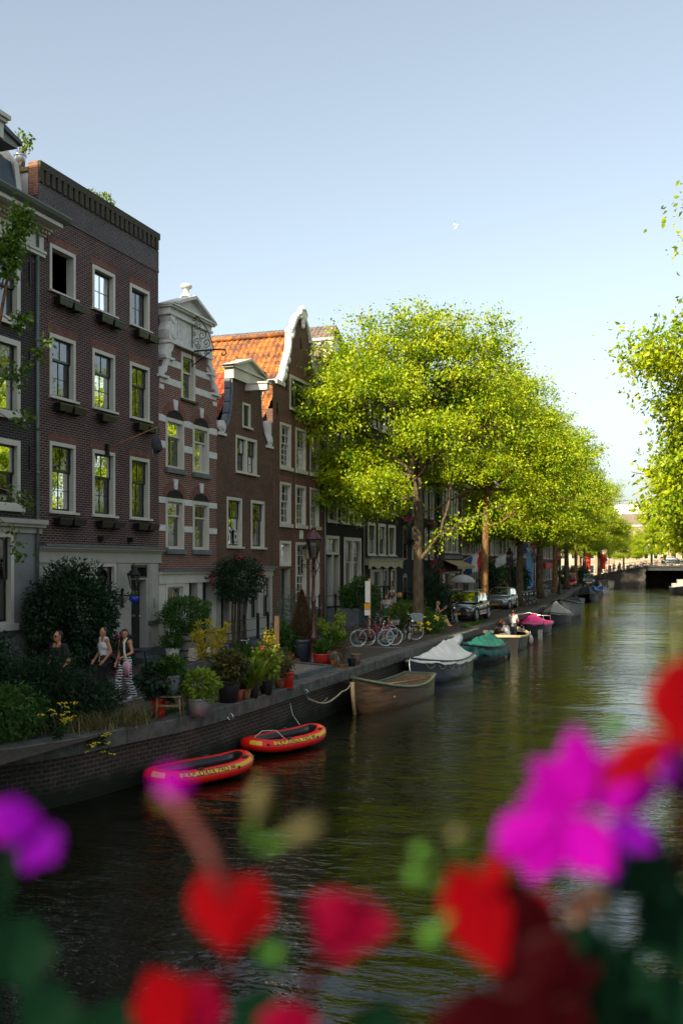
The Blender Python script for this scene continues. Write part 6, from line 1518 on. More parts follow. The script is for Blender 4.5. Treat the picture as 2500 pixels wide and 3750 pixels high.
def stripes(name, a, b, sc, d='Z'):
    m, nt, out = _new(name); L = nt.links.new; p = nt.nodes.new('ShaderNodeBsdfPrincipled'); p.inputs['Roughness'].default_value = .8; L(p.outputs[0], out.inputs[0])
    tc = nt.nodes.new('ShaderNodeTexCoord'); w_ = nt.nodes.new('ShaderNodeTexWave'); w_.bands_direction = d; w_.inputs['Scale'].default_value = sc; L(tc.outputs['Object'], w_.inputs['Vector'])
    r = nt.nodes.new('ShaderNodeValToRGB'); r.color_ramp.elements[0].position = .45; r.color_ramp.elements[1].position = .55; r.color_ramp.elements[0].color = (*a, 1); r.color_ramp.elements[1].color = (*b, 1)
    L(w_.outputs['Fac'], r.inputs[0]); L(r.outputs[0], p.inputs['Base Color']); return m
HB = mat('black hair', (.010, .007, .006), .45, .3, 30); HBL = mat('blond hair', (.42, .25, .09), .5, .3, 30); HOR = mat('orange hair', (.5, .16, .03), .5, .3, 30)
CW = mat('white cotton', (.66, .66, .66), .85, .06); CBK = mat('black cotton', (.010, .010, .012), .85, .1); CDK = mat('dark cotton', (.03, .035, .045), .85, .2); SKW = mat('tanned skin', (.46, .20, .11), .5, .06, 12)
SNK = mat('white trainers', (.50, .52, .53), .6, .15, 20)
walkA = dict(kneeL=(-.09, .12, .50), ankL=(-.10, .20, .10), toeL=(-.10, .34, .06), kneeR=(.09, -.02, .50), ankR=(.10, -.25, .14), toeR=(.10, -.12, .03), elL=(-.24, -.06, 1.13), haL=(-.26, .05, .90), elR=(.24, -.02, 1.12), haR=(.25, .10, .89))
walkB = dict(kneeL=(-.10, .00, .49), ankL=(-.11, -.16, .11), toeL=(-.11, -.02, .03), kneeR=(.10, .10, .50), ankR=(.11, .14, .09), toeR=(.11, .29, .03))
# three walkers, coming towards the camera side
# rz: facing +Y rotated to face the viewer and a little left
p1 = dict(walkA); p1.update(elR=(.26, -.04, 1.14), haR=(.16, .16, .93), elL=(-.27, -.05, 1.13), haL=(-.26, .13, .93))
person('woman in white tank top and black trousers walking between the other two', (-13.03, 20.2, 0), R(150), 1.68, p1, top=CW, trousers=CBK, skin=SKW, hair=HB, hair_len=.0, shoes=SNK, face_rot=R(20), wide=.02)
p2 = dict(walkB); p2.update(elL=(-.26, .0, 1.15), haL=(-.16, .20, 1.05), elR=(.25, -.03, 1.12), haR=(.12, .17, .90))
person('woman in zebra striped trousers and black top, rightmost of the three walkers', (-12.42, 20.15, 0), R(160), 1.66, p2, top=CBK, trousers=zebra(), skin=SKW, hair=HB, hair_len=.24, shoes=SNK, wide=.055, face_rot=R(48))
person('man with sunglasses in a dark shirt, half hidden behind the weeds', (-12.55, 17.75, 0), R(165), 1.76, p1, top=CBK, trousers=CDK, skin=SKW, hair=HB, hair_len=.0, shoes=SNK, sleeves=.7, glasses=True, build_=1.15)
# bags
t = thing('shoulder_bag', 'pale cloth shoulder bag with white strap and pink scarf on the zebra trousered woman', 'bag', (-12.42, 20.15, 0), R(160))
mb = MB(); mb.ball((-.27, .17, .80), (.13, .09, .13), 14, 10); mb.build('pouch', mat('linen', (.48, .43, .36), .9, .15, 12, bump=.5), t)
mb = MB()
for dx in (0, .03): mb.tube([(-.28 + dx, .17, .9), (-.20 + dx, .17, 1.1), (-.12 + dx, .12, 1.32), (-.10 + dx, .03, 1.43), (-.10 + dx, -.06, 1.38)], .016, 6)
mb.build('strap', mat('white strap', (.62, .58, .5)), t)
mb = MB()
for i in range(5): mb.tube([(-.36 + .02 * i, .20 + .015 * i, .88), (-.39 + .02 * i, .21, .74), (-.38 + .03 * i, .22, .55 + .03 * (i % 2))], [.02, .03, .022], 6)
mb.build('scarf', stripes('pink pattern', (.6, .02, .2), (.7, .5, .6), 14), t)
t = thing('crossbody_strap', 'dark crossbody bag strap over the white tank top', 'bag', (-13.03, 20.2, 0), R(150)); mb = MB()
mb.tube([(.12, .02, 1.40), (.09, .12, 1.32), (.0, .16, 1.15), (-.10, .15, 1.0), (-.17, .10, .90)], .010, 6); mb.build('strap', CDK, t); mb = MB(); mb.box(-.21, -.16, .02, .18, .76, .92); mb.build('pouch', CDK, t)
# man carrying a child on his shoulders
MP = g(1433, 2300); mx, my = -14.2, 47.9
person('man in pale grey shirt carrying a child on his shoulders', (mx, my, 0), R(155), 1.78, dict(elL=(-.26, .05, 1.18), haL=(-.10, .20, 1.20), elR=(.26, .05, 1.18), haR=(.10, .20, 1.20)), top=mat('pale grey shirt', (.33, .33, .35), .9, .15), trousers=CDK, skin=SKW, hair=HB, hair_len=0, shoes=SNK, sleeves=.95)
ch = person('small dark haired child riding on the shoulders of the man in grey', (mx, my + .10, 1.02), R(155), 1.0,
    dict(hip=(0, 0, .93), hipL=(-.10, .02, .93), hipR=(.10, .02, .93), kneeL=(-.20, .26, .90), kneeR=(.20, .26, .90), ankL=(-.19, .26, .50), ankR=(.19, .26, .50), toeL=(-.19, .36, .44), toeR=(.19, .36, .44), elL=(-.22, .12, 1.2), haL=(-.10, .22, 1.25), elR=(.22, .12, 1.2), haR=(.28, .22, 1.30)), top=CW, trousers=CDK, skin=SKW, hair=HB, hair_len=0, sleeves=.6)
t = thing('toy_ball', 'small rainbow coloured ball held by the child on the shoulders', 'ball', (mx + .42, my - .1, 1.60)); mb = MB(); mb.ball((0, 0, 0), .14, 16, 12); mb.build('rainbow_shell', stripes('rainbow', (.7, .05, .02), (.3, .5, .05), 5, 'X'), t)
person('person in striped top and teal skirt behind the wooden sign post', (-14.0, 46.2, 0), R(200), 1.68, None, top=stripes('blue white stripes', (.04, .05, .09), (.6, .6, .62), 9), trousers=mat('teal cloth', (.01, .10, .085), .85, .2), skin=SKW, hair=HB, hair_len=.2, skirt=True, sleeves=.5)
# seated woman looking at her phone
sp_ = g(1612, 2312); 
seat = dict(hip=(0, 0, .50), chest=(0, .03, .84), neck=(0, .04, 1.04), head=(0, .07, 1.19), hipL=(-.09, .02, .48), hipR=(.09, .02, .48), kneeL=(-.09, .44, .50), kneeR=(.10, .42, .52), ankL=(-.10, .50, .09), ankR=(.10, .62, .12), toeL=(-.10, .64, .04), toeR=(.10, .76, .05),
    shL=(-.165, .03, .99), shR=(.165, .03, .99), elL=(-.20, .16, .76), elR=(.2, .16, .76), haL=(-.13, .36, .88), haR=(.10, .38, .92))
person('blond woman in pink trousers sitting by the quay looking at her phone', (-12.15, 48.9, 0), R(-80), 1.70, seat, top=mat('flowered grey top', (.30, .33, .36), .85, .5, 40), trousers=mat('dusty pink cloth', (.45, .30, .26), .85, .08), skin=SKW, hair=HBL, hair_len=.1, shoes=mat('tan sandals', (.3, .15, .08)))
t = thing('bench', 'low stone bench under the blond sitting woman', 'bench', (-12.25, 48.9, 0)); mb = MB(); mb.box(-.25, .22, -.7, .7, .32, .40); mb.build('seat', STONE, t)
for yy in (-.5, .5): mb = MB(); mb.box(-.2, .18, yy - .08, yy + .08, 0, .32); mb.build('leg', STONE, t)
t = thing('mobile_phone', 'pale phone held up by the blond sitting woman', 'phone', (-11.64, 48.83, .99), R(-80)); mb = MB(); mb.box(-.04, .04, -.006, .006, -.07, .08); mb.build('case', CHROME, t)
person('person in black sleeveless top beyond the silver car, hands on hips', (-14.6, 81.5, .0), R(175), 1.85, dict(elL=(-.36, -.02, 1.16), haL=(-.16, .06, 1.0), elR=(.36, -.02, 1.16), haR=(.16, .06, 1.0)), top=CBK, trousers=CDK, hair=HB, hair_len=0, skin=SKW, vox=.02)
person('distant person in pale clothes walking left of the red van', (-16.8, 133, 0), R(170), 1.75, walkA, top=CW, trousers=mat('beige cloth', (.4, .33, .25)), hair=HB, hair_len=0, vox=.025)
# ------------------------------------------------------------------ bicycles
def disc_tube(mb, c, r, tr, n=36, k=8, axis='y', yaw=0):
    pts = [(c[0] + r * math.cos(2 * PI * i / n), c[1], c[2] + r * math.sin(2 * PI * i / n)) for i in range(n)]
    vs = []
    for i in range(n):
        a = 2 * PI * i / n
        for j in range(k):
            b = 2 * PI * j / k; rr = r + tr * math.cos(b)
            vs.append((c[0] + rr * math.cos(a), c[1] + tr * math.sin(b), c[2] + rr * math.sin(a)))
    return mb.add(vs, [(i * k + j, i * k + (j + 1) % k, ((i + 1) % n) * k + (j + 1) % k, ((i + 1) % n) * k + j) for i in range(n) for j in range(k)], True)
TYRE_W = mat('pale tyre wall', (.32, .32, .30), .7); TYRE_B = mat('pale blue tyre', (.12, .35, .45), .6)
def bicycle(label, loc, rz, frame_m=IRON, front_tyre=RUBBER, rear_tyre=RUBBER, basket=None, crate=None, lean=5, group='bicycles parked along the quay', steer=0, sheath=None):
    t = thing('bicycle', label, 'bicycle', loc, 0, group); t.rotation_euler = (R(lean), 0, rz)
    W = 1.08; r = .335; B = (.47, 0, .28); S = (.30, 0, .88); Hd = (.86, 0, .95); H2 = (.89, 0, .72)
    f = MB()
    f.tube([B, S], .016, 8); f.tube([B, H2], .017, 8); f.tube([(.33, 0, .72), (.6, 0, .66), (.875, 0, .84)], .014, 8); f.tube([Hd, H2], .02, 8)
    for y in (-.05, .05): f.tube([B, (0, y, r)], .009, 6); f.tube([(.33, 0, .72), (0, y, r)], .008, 6)
    f.build('frame', frame_m, t)
    fk = MB()
    for y in (-.05, .05): fk.tube([(.89, y * .6, .72), (.93, y, .6), (W, y, r)], [.011, .011, .008], 6)
    fk.build('fork', CHROME, t)
    for nm, x, tm in (('rear_wheel', 0, rear_tyre), ('front_wheel', W, front_tyre)):
        w_ = MB(); disc_tube(w_, (x, 0, r), r - .018, .019); wo = w_.build('wheel', tm, t)
        m_ = MB(); disc_tube(m_, (x, 0, r), r - .040, .011, k=6); m_.build('rim', CHROME, wo)
        sp = MB()
        for i in range(18): a = i * PI / 9; sp.tube([(x + .015 * math.cos(a + 1), (.03 if i % 2 else -.03), r + .015 * math.sin(a + 1)), (x + (r - .045) * math.cos(a), 0, r + (r - .045) * math.sin(a))], .0018, 4, cap=False)
        sp.tube([(x, -.045, r), (x, .045, r)], .018, 8); sp.build('spokes', CHROME, wo)
        gd = MB(); n = 14; a0, a1 = (R(15), R(200)) if x == 0 else (R(50), R(175))
        pts = [(x + (r + .025) * math.cos(a0 + (a1 - a0) * i / n), r + (r + .025) * math.sin(a0 + (a1 - a0) * i / n)) for i in range(n + 1)]
        gd.add([(p[0], y, p[1]) for p in pts for y in (-.028, .028)], [(2 * i, 2 * i + 1, 2 * i + 3, 2 * i + 2) for i in range(n)], True); gd.build('mudguard', frame_m if frame_m is not IRON else BLACK, t)
    hb = MB(); hb.tube([Hd, (.84, 0, 1.04)], .013, 8); hb.tube([(.66, -.27, 1.08), (.78, -.25, 1.12), (.88, -.1, 1.09), (.84, 0, 1.05), (.88, .1, 1.09), (.78, .25, 1.12), (.66, .27, 1.08)], .011, 8)
    q = hb.build('handlebar', CHROME, t); g_ = MB(); g_.tube([(.66, -.27, 1.08), (.76, -.255, 1.115)], .017, 8); g_.tube([(.66, .27, 1.08), (.76, .255, 1.115)], .017, 8); g_.build('grips', RUBBER, q)
    sd = MB(); sd.tube([S, (.28, 0, .97)], .012, 8); sd.build('seat_post', CHROME, t); sd = MB(); sd.tube([(.13, 0, 1.0), (.24, 0, 1.0), (.36, 0, .985), (.43, 0, .98)], [.07, .085, .035, .018], 10); 
    for i, v in enumerate(sd.v): sd.v[i] = (v[0], v[1], .99 + (v[2] - .99) * .4)
    sd.build('saddle', BLACK, t)
    rk = MB()
    for y in (-.06, .06): rk.tube([(-.28, y, .74), (.25, y, .74)], .006, 5); rk.tube([(-.05, y, .74), (0, y, .35)], .006, 5)
    for x in (-.28, -.1, .1): rk.tube([(x, -.06, .74), (x, .06, .74)], .005, 5)
    rk.build('luggage_rack', IRON, t)
    cg = MB(); cg.prism([(.0, .27), (.08, .245), (.45, .19), (.55, .22), (.57, .30), (.5, .37), (.3, .36), (.0, .38), (-.04, .33)], 'y', .05, .075); cg.build('chain_guard', BLACK, t)
    cr = MB(); disc_tube(cr, (.47, .085, .28), .085, .006, 20, 5); cr.tube([(.47, .09, .28), (.50, .10, .12)], .011, 6); cr.tube([(.47, -.07, .28), (.44, -.08, .44)], .011, 6); cr.box(.45, .55, .10, .19, .105, .125); cr.box(.39, .49, -.17, -.08, .43, .45); cr.build('crank', CHROME, t)
    ks = MB(); ks.tube([(.40, .05, .28), (.34, .16, .01)], .009, 6); ks.build('kickstand', CHROME, t)
    lp = MB(); lp.tube([(.93, 0, .86), (1.0, 0, .87)], [.03, .045], 10); lp.build('headlight', CHROME, t)
    if basket:
        b = MB()
        for z, s_ in ((.80, .8), (.86, .87), (.92, .93), (.98, 1)): b.tube([(1.10 - .15 * s_, -.19 * s_, z), (1.10 + .15 * s_, -.19 * s_, z), (1.10 + .15 * s_, .19 * s_, z), (1.10 - .15 * s_, .19 * s_, z), (1.10 - .15 * s_, -.19 * s_, z)], .006, 5)
        for u in np.linspace(-1, 1, 7): b.tube([(1.10 + .12, .15 * u, .80), (1.25, .19 * u, .98)], .004, 4); b.tube([(1.10 - .12, .15 * u, .80), (.95, .19 * u, .98)], .004, 4); b.tube([(1.10 + .12 * u, -.15, .80), (1.1 + .15 * u, -.19, .98)], .004, 4); b.tube([(1.10 + .12 * u, .15, .80), (1.1 + .15 * u, .19, .98)], .004, 4)
        b.build('basket', basket, t)
    if crate:
        b = MB(); x0, x1, y0_, y1_, z0, z1 = .90, 1.32, -.20, .20, .84, 1.10
        for (a, b_, c, d) in ((x0, x1, y0_, y0_ + .015), (x0, x1, y1_ - .015, y1_), (x0, x0 + .015, y0_, y1_), (x1 - .015, x1, y0_, y1_)):
            b.box(a, b_, c, d, z0, z0 + .12); b.box(a - .003, b_ + .003, c - .003, d + .003, z0 + .15, z0 + .19); b.box(a - .006, b_ + .006, c - .006, d + .006, z1 - .05, z1)
            if b_ - a > .1:
                for u in np.linspace(a, b_ - .03, 5): b.box(u, u + .03, c - .001, d + .001, z0 + .1, z1 - .03)
            else:
                for u in np.linspace(c, d - .03, 5): b.box(a - .001, b_ + .001, u, u + .03, z0 + .1, z1 - .03)
        b.box(x0, x1, y0_, y1_, z0 - .01, z0 + .01); b.build('crate', crate, t)
    return t
def at2(p, q):  # rear wheel contact -> heading
    return math.atan2(q[1] - p[1], q[0] - p[0])
DRED = mat('dark red bike paint', (.10, .012, .02), .3, .1); BRED = mat('bright red bike paint', (.5, .01, .03), .3, .1); GRC = mat('grey plastic crate', (.20, .24, .28), .6, .1); BBL = mat('blue bike paint', (.05, .16, .42), .3, .1)
SCAT = 'bicycles parked by the sign post'
b1 = bicycle('maroon bicycle with pale blue front tyre, nearest of the parked group', (-11.95, 35.8, 0), R(33), DRED, TYRE_B, TYRE_W, group=SCAT)
b2 = bicycle('bright red framed bicycle with white front basket behind the maroon one', (-11.75, 36.35, 0), R(34), BRED, TYRE_W, TYRE_W, basket=TYRE_W, lean=-3, group=SCAT)
b3 = bicycle('black bicycle carrying a grey plastic crate on its front', (-11.75, 39.3, 0), R(28), IRON, TYRE_W, TYRE_W, crate=GRC, lean=9, group=SCAT)
b4 = bicycle('black bicycle standing head-on beside the crate bicycle', (-11.25, 39.6, 0), R(-62), IRON, RUBBER, TYRE_W, lean=-10, group=SCAT)
b4b = bicycle('dark bicycle pushed in behind the red framed one', (-12.3, 37.2, 0), R(40), IRON, group=SCAT)
b5 = bicycle('black bicycle leaning at the stoop wall of the black house', (-15.35, 44.2, 0), R(65), IRON, rear_tyre=TYRE_W, group='bicycles against the house fronts')
b5b = copy_tree(b5, (-14.6, 46.5, 0), R(75), 'black bicycle by the stoop, farther one behind the sign post')
b6 = bicycle('black bicycle leaning on the iron fence of the low gabled house', (-15.1, 35.2, .1), R(62), IRON, TYRE_W, TYRE_W, group='bicycles against the house fronts')
b7 = bicycle('blue bicycle with white saddle bag parked behind the plant pots', (-12.25, 24.6, 0), R(8), BBL, group='bicycles parked along the quay')
mb = MB(); mb.ball((-.1, 0, .70), (.25, .16, .22), 10, 8); nzo = mb.build('saddle_bag', mat('white plastic bag', (.55, .55, .55), .5, .2, 8, bump=1, bscale=9), b7)
b8 = bicycle('black bicycle propped beside the sitting woman and the second lamp post', (-12.0, 52.0, 0), R(-68), IRON, TYRE_W, TYRE_W, lean=8)
labs8 = ['first bicycle of the row just past the silver car', 'second bicycle of the row past the silver car', 'third bicycle of the row past the silver car', 'fourth bicycle of the row past the silver car', 'last bicycle of the row past the silver car']
for i in range(5): copy_tree(b3 if i == 9 else b5, (-12.7 + .05 * i, 74.6 + 1.05 * i, 0), R(-22 + 4 * (i % 3)), labs8[i], group='bicycles past the silver car')
for i in range(8): copy_tree((b4, b6)[i % 2], (-14.1 - .12 * i, 92 + 2.0 * i, 0), R((20, -15, 60, 5, 40, -25, 75, 10)[i]), ['bicycle under the third elm, %s of eight' % q for q in ('first', 'second', 'third', 'fourth', 'fifth', 'sixth', 'seventh', 'last')][i], group='bicycles in the shade under the elms')

# ------------------------------------------------------------------ lamps
MAR = mat('maroon iron paint', (.055, .014, .018), .45, .2, 6)
LGL = glass_mat('lantern glass', (.95, .93, .88), 0.6, 0.25)
def lantern(mb_cap, mb_fr, mb_gl, c, s=1.0):
    """tapered eight sided lantern; c = bottom centre"""
    x, y, z = c; n = 8
    r0, r1, h_ = .14 * s, .27 * s, .56 * s
    A = [(x + r0 * math.cos(2 * PI * i / n), y + r0 * math.sin(2 * PI * i / n), z) for i in range(n)]; B = [(x + r1 * math.cos(2 * PI * i / n), y + r1 * math.sin(2 * PI * i / n), z + h_) for i in range(n)]
    for i in range(n):
        mb_gl.quad(A[i], A[(i + 1) % n], B[(i + 1) % n], B[i]); mb_fr.tube([A[i], B[i]], .009 * s, 5); mb_fr.tube([A[i], A[(i + 1) % n]], .013 * s, 5); mb_fr.tube([B[i], B[(i + 1) % n]], .018 * s, 5)
    mb_cap.lathe([(r1 * 1.10, 0), (r1 * 1.06, .05 * s), (r1 * .8, .09 * s), (r1 * .72, .15 * s), (r1 * .42, .24 * s), (r1 * .28, .26 * s), (r1 * .28, .34 * s), (r1 * .36, .36 * s), (r1 * .14, .42 * s), (.02 * s, .46 * s), (.028 * s, .49 * s), (.001, .53 * s)], (x, y, z + h_), 16)
    for i in range(n): mb_cap.tube([(B[i][0], B[i][1], B[i][2] + .04 * s), (B[i][0] * 1.0 + .0, B[i][1], B[i][2] + .12 * s)], [.02 * s, .006 * s], 5)
def lamp_post(label, loc, m=MAR, top=4.42, capm=None, full=True):
    t = thing('street_lamp', label, 'street lamp', loc, 0, 'antique lanterns along the canal'); z1 = top - 1.10
    p = MB(); p.lathe([(.20, 0), (.20, .08), (.15, .12), (.14, .75), (.18, .80), (.16, .88), (.11, .95), (.12, 1.1), (.08, 1.2), (.065, 1.3), (.06, 1.9), (.085, 1.95), (.085, 2.0), (.055, 2.05), (.045, z1 - .6), (.075, z1 - .55), (.04, z1 - .48), (.035, z1 - .35)], n=16)
    p.lathe([(.035, z1 - .36), (.03, z1 - .1), (.10, z1), (.11, z1 + .02), (.001, z1 + .03)], n=12)
    p.build('post', m, t)
    br = MB()
    for a in (0, PI / 2, PI, 1.5 * PI):
        c_, s_ = math.cos(a), math.sin(a); br.tube([(c_ * .04, s_ * .04, z1 - .42), (c_ * .14, s_ * .14, z1 - .36), (c_ * .20, s_ * .20, z1 - .2), (c_ * .13, s_ * .13, z1 - .06), (c_ * .13, s_ * .13, z1 + .04)], .016, 6)
        br.tube([(c_ * .13, s_ * .13, z1 - .40), (c_ * .22, s_ * .22, z1 - .42), (c_ * .23, s_ * .23, z1 - .50)], .014, 6)
    br.build('scroll_bracket', m, t)
    a, f, gl = MB(), MB(), MB(); lantern(a, f, gl, (0, 0, z1 + .03)); f.lathe([(.03, z1 + .03), (.03, z1 + .14), (.05, z1 + .2), (.05, z1 + .34), (.02, z1 + .36)], n=10)
    q = f.build('lantern', capm or m, t); a.build('cap', capm or m, q); gl.build('glass', LGL, q)
    return t
L1 = lamp_post('maroon street lamp on the quay among the potted plants, nearest lamp', (-11.28, 29.35, 0))
L2 = copy_tree(L1, (-12.45, 50.75, 0), 0, 'second street lamp, rising behind the sitting woman')
L3 = copy_tree(L1, (-13.0, 75.0, 0), 0, 'third street lamp, beyond the sunlit trunk and silver car'); L4 = copy_tree(L1, (-13.2, 88.5, 0), 0, 'fourth street lamp, with the blue white red pennant behind')
L5 = lamp_post('street lamp with bright red cap near the red van', (-13.2, 106, 0), IRON, capm=mat('red lamp cap', (.5, .05, .03)))
L6 = lamp_post('orange poled lamp at the foot of the far bridge', (-14.5, 188.3, 1.6), mat('orange iron paint', (.35, .07, .02)), top=4.9)
def wall_lantern(label, loc, s, capm, glm, reach):
    t = thing('wall_lantern', label, 'wall lantern', loc, 0, 'lanterns on house fronts'); p = MB(); p.box(0, .04, -.05, .05, -.55, -.05); p.ball((.04, 0, -.05), .05); p.ball((.04, 0, -.55), .05)
    p.build('wall_plate', IRON, t); b = MB(); b.tube([(.02, 0, -.22), (reach, 0, -.22), (reach, 0, 0)], .018, 8)
    for (cx, cz, rr, d) in ((reach * .35, -.33, .08, 1), (reach * .7, -.32, .06, -1)): b.tube([(cx + rr * (1 - i / 16 * .8) * math.cos(d * 9 * i / 16), 0, cz + rr * (1 - i / 16 * .8) * math.sin(d * 9 * i / 16)) for i in range(17)], .008, 5)
    b.build('bracket', IRON, t); a, f, gl = MB(), MB(), MB(); lantern(a, f, gl, (reach, 0, 0), s); q = f.build('lantern', capm, t); a.build('cap', capm, q); gl.build('glass', glm, q); return t
wall_lantern('black wall lantern on scrolled bracket beside the door of number 62', (FX + .04, 26.12, 2.42), .70, IRON, LGL, .42)
wall_lantern('small black and gold wall lantern on the tall scroll gabled house', (FX + .04, 40.75, 3.35), .85, mat('green black iron', (.02, .03, .02), .4), mat('amber lantern glass', (.30, .26, .12), .2, .1), .30)
t = thing('hanging_basket', 'blue hanging pot with small flowers under the lantern of number 62', 'hanging pot', (FX + .46, 26.12, 1.98)); mb = MB(); mb.lathe([(.06, 0), (.13, .08), (.15, .2), (.13, .2), (.001, .17)], n=18); mb.build('pot', mat('blue pot', (.02, .04, .45), .4), t)
nr = np.random.default_rng(2); P = nr.normal(size=(180, 3)) * np.array([.09, .12, .04]) + np.array([0, 0, .25]); V, F = leaf_mesh(P, nr.normal(size=P.shape), .05, nr, .7); np_object(V, F, 'foliage', LF_MID, t); blooms(t, 10, (0, 0, .28), (.08, .1, .02), YELF, .02, 3)
# backpack hung from a pole out of the house
t = thing('flag_pole', 'thin wooden pole slanting from house 62 towards the rightmost window', 'pole', (FX, 25.3, 6.55)); mb = MB(); mb.tube([(.05, 0, 0), (1.05, 1.25, .75)], .016, 8); mb.build('pole', mat('orange wood', (.30, .12, .05)), t); mb = MB(); mb.box(-.01, .12, -.05, .05, -.22, .12); mb.build('holder', IRON, t)
t = thing('backpack', 'black patterned backpack hanging from the tip of the wooden pole', 'backpack', (FX + 1.0, 26.52, 6.75)); mb = MB(); mb.ball((0, 0, 0), (.14, .20, .27), 12, 10); mb.ball((.08, 0, -.08), (.1, .15, .15), 10, 8); mb.build('bag', mat('speckled black cloth', (.03, .03, .04), .8, .9, 40), t)
mb = MB(); mb.tube([(0, 0, .22), (.03, 0, .42), (0, 0, .52)], .016, 6); mb.tube([(-.05, .1, -.2), (0, .12, -.42)], .014, 6); mb.tube([(-.05, -.14, -.1), (0, -.2, -.38)], .014, 6); mb.build('strap', mat('pale strap', (.2, .18, .12)), t)

# ------------------------------------------------------------------ fences, post, sign
t = thing('iron_fence', 'black iron post and rail fence on the step of the low gabled house', 'fence', (-15.6, 32.4, .3))
for yy in (1.1, 2.3, 3.25): mb = MB(); mb.lathe([(.06, 0), (.055, .05), (.055, .82), (.075, .85), (.05, .9), (.07, .95), (.001, 1.0)], (0, yy, 0), 12); mb.build('post', IRON, t)
mb = MB()
for z in (.36, .78): mb.tube([(0, -.9, z), (0, 3.25, z)], .014, 6)
mb.build('rail', IRON, t)
t = thing('stone_step', 'long low blue stone step along the low gabled house', 'step', (FX, 33.4, 0)); mb = MB(); mb.box(.02, .82, 0, 4.0, .1, .30); mb.box(.02, 1.05, .2, 3.8, .0, .18); mb.build('slab', BLUESTONE, t)
t = thing('iron_fence', 'black iron stoop railing before the scroll gabled house', 'fence', (-15.3, 37.2, .1))
for yy in (.9, 3.3, 5.4): mb = MB(); mb.lathe([(.05, 0), (.04, .05), (.04, 1.6), (.07, 1.63), (.001, 1.75)], (0, yy, 0), 10); mb.build('post', IRON, t)
mb = MB()
for z in (1.15, 1.62): mb.tube([(0, -.3, z), (0, 5.4, z)], .018, 6)
mb.tube([(0, 5.4, 1.62), (.5, 6.3, .9)], .018, 6); mb.build('rail', IRON, t)
WOOD = mat('new pine wood', (.50, .27, .12), .75, .3, 5, stretch=(6, 6, .6), bump=.3)
t = thing('wooden_post', 'square sunlit pine post rising behind the potted plants', 'post', (-12.02, 28.15, 0), .3); mb = MB(); mb.box(-.07, .07, -.07, .07, 0, 1.55); mb.build('post', WOOD, t)
t = thing('sign_post', 'tall wooden post with white and orange notice boards behind the bicycles', 'sign post', (-12.25, 38.15, 0), R(12)); mb = MB(); mb.box(-.045, .045, -.045, .045, 0, 2.55); mb.build('post', WOOD, t)
for (z0, z1, x0, mm, nm) in ((1.60, 2.46, -.17, mat('white board', (.58, .58, .56)), 'white_board'), (1.33, 1.56, -.20, mat('orange board', (.6, .26, .01)), 'orange_board'), (1.08, 1.31, -.20, mat('white board', (.58, .58, .56)), 'small_white_board')):
    mb = MB(); mb.box(x0, .03, -.075, -.05, z0, z1); mb.build(nm, mm, t)
t = thing('planting_bed', 'sandy planting bed framed by a blue grey stone kerb at the quay edge', 'planting bed', (0, 0, 0)); mb = MB()
A_ = [(-10.05, 25.0), (-10.1, 27.9), (-12.2, 28.9), (-12.2, 26.0)]
def off(p, k): cx = sum(q[0] for q in A_) / 4; cy_ = sum(q[1] for q in A_) / 4; return (cx + (p[0] - cx) * k, cy_ + (p[1] - cy_) * k)
B_ = [off(p, .84) for p in A_]; n = 4
for i in range(4): mb.prism([A_[i], A_[(i + 1) % 4], B_[(i + 1) % 4], B_[i]], 'z', 0, .14)
mb.build('kerb', BLUESTONE, t, fix=False); mb = MB(); mb.prism(B_, 'z', .0, .10); mb.build('sand', mat('grey sand', (.20, .16, .13), .95, .25, 9, bump=1.2, bscale=14), t)
t = thing('notice_stand', 'white rounded panel on a stand at the left edge', 'notice stand', (-16.0, 18.7, 0)); mb = MB()
ed = []
for (cx, cz, a0) in ((1.0, 2.75, 0), (0, 2.75, 90), (0, 1.3, 180), (1.0, 1.3, 270)):
    for i in range(5): a = R(a0 + 22.5 * i); ed.append((cx - .5 + .08 * math.cos(a), cz + .08 * math.sin(a)))
mb.prism([(p[0], p[1]) for p in ed], 'x', -.03, .03); mb.build('board', mat('white enamel', (.66, .68, .70), .3), t)
for yy in (-.3, .3): mb = MB(); mb.tube([(0, yy, 0), (0, yy, 1.3)], .03, 8); mb.build('leg', GREYW, t)
# books, cafe chair, bench by house 62
t0 = g(706, 2419, .1)
cols_ = [(.5, .08, .05), (.6, .55, .4), (.1, .2, .3), (.45, .3, .05), (.6, .6, .55), (.3, .05, .08), (.15, .3, .2), (.55, .35, .2), (.6, .58, .5)]
for i, c_ in enumerate(cols_):
    t = thing('book', ['red', 'cream', 'navy', 'ochre', 'white', 'wine coloured', 'green', 'tan', 'ivory'][i] + ' book, %s in the pile by the barrel planter' % ['lowest', 'second', 'third', 'fourth', 'fifth', 'sixth', 'seventh', 'eighth', 'topmost'][i], 'book', (t0.x + random.Random(i).uniform(-.02, .02), t0.y, .10 + .045 * i), random.Random(i).uniform(-.3, .3), 'books piled on the pavement')
    mb = MB(); mb.box(-.11, .11, -.15, .15, 0, .005); mb.box(-.11, .11, -.15, .15, .037, .042); mb.box(-.11, -.105, -.15, .15, .005, .037); mb.build('cover', mat('book cover %d' % i, c_, .6), t); mb = MB(); mb.box(-.104, .10, -.145, .145, .005, .037); mb.build('pages', mat('paper', (.55, .5, .4)), t)
t = thing('folding_table', 'small dark folding cafe table beside the barrel planter', 'table', (-15.5, 30.6, .1)); mb = MB(); mb.box(-.3, .3, -.35, .35, .70, .73); mb.build('top', BGREEN, t)
mb = MB()
for x in (-.25, .25): mb.tube([(x, -.3, 0), (x, .3, .7)], .014, 6); mb.tube([(x, .3, 0), (x, -.3, .7)], .014, 6)
mb.build('legs', BGREEN, t)
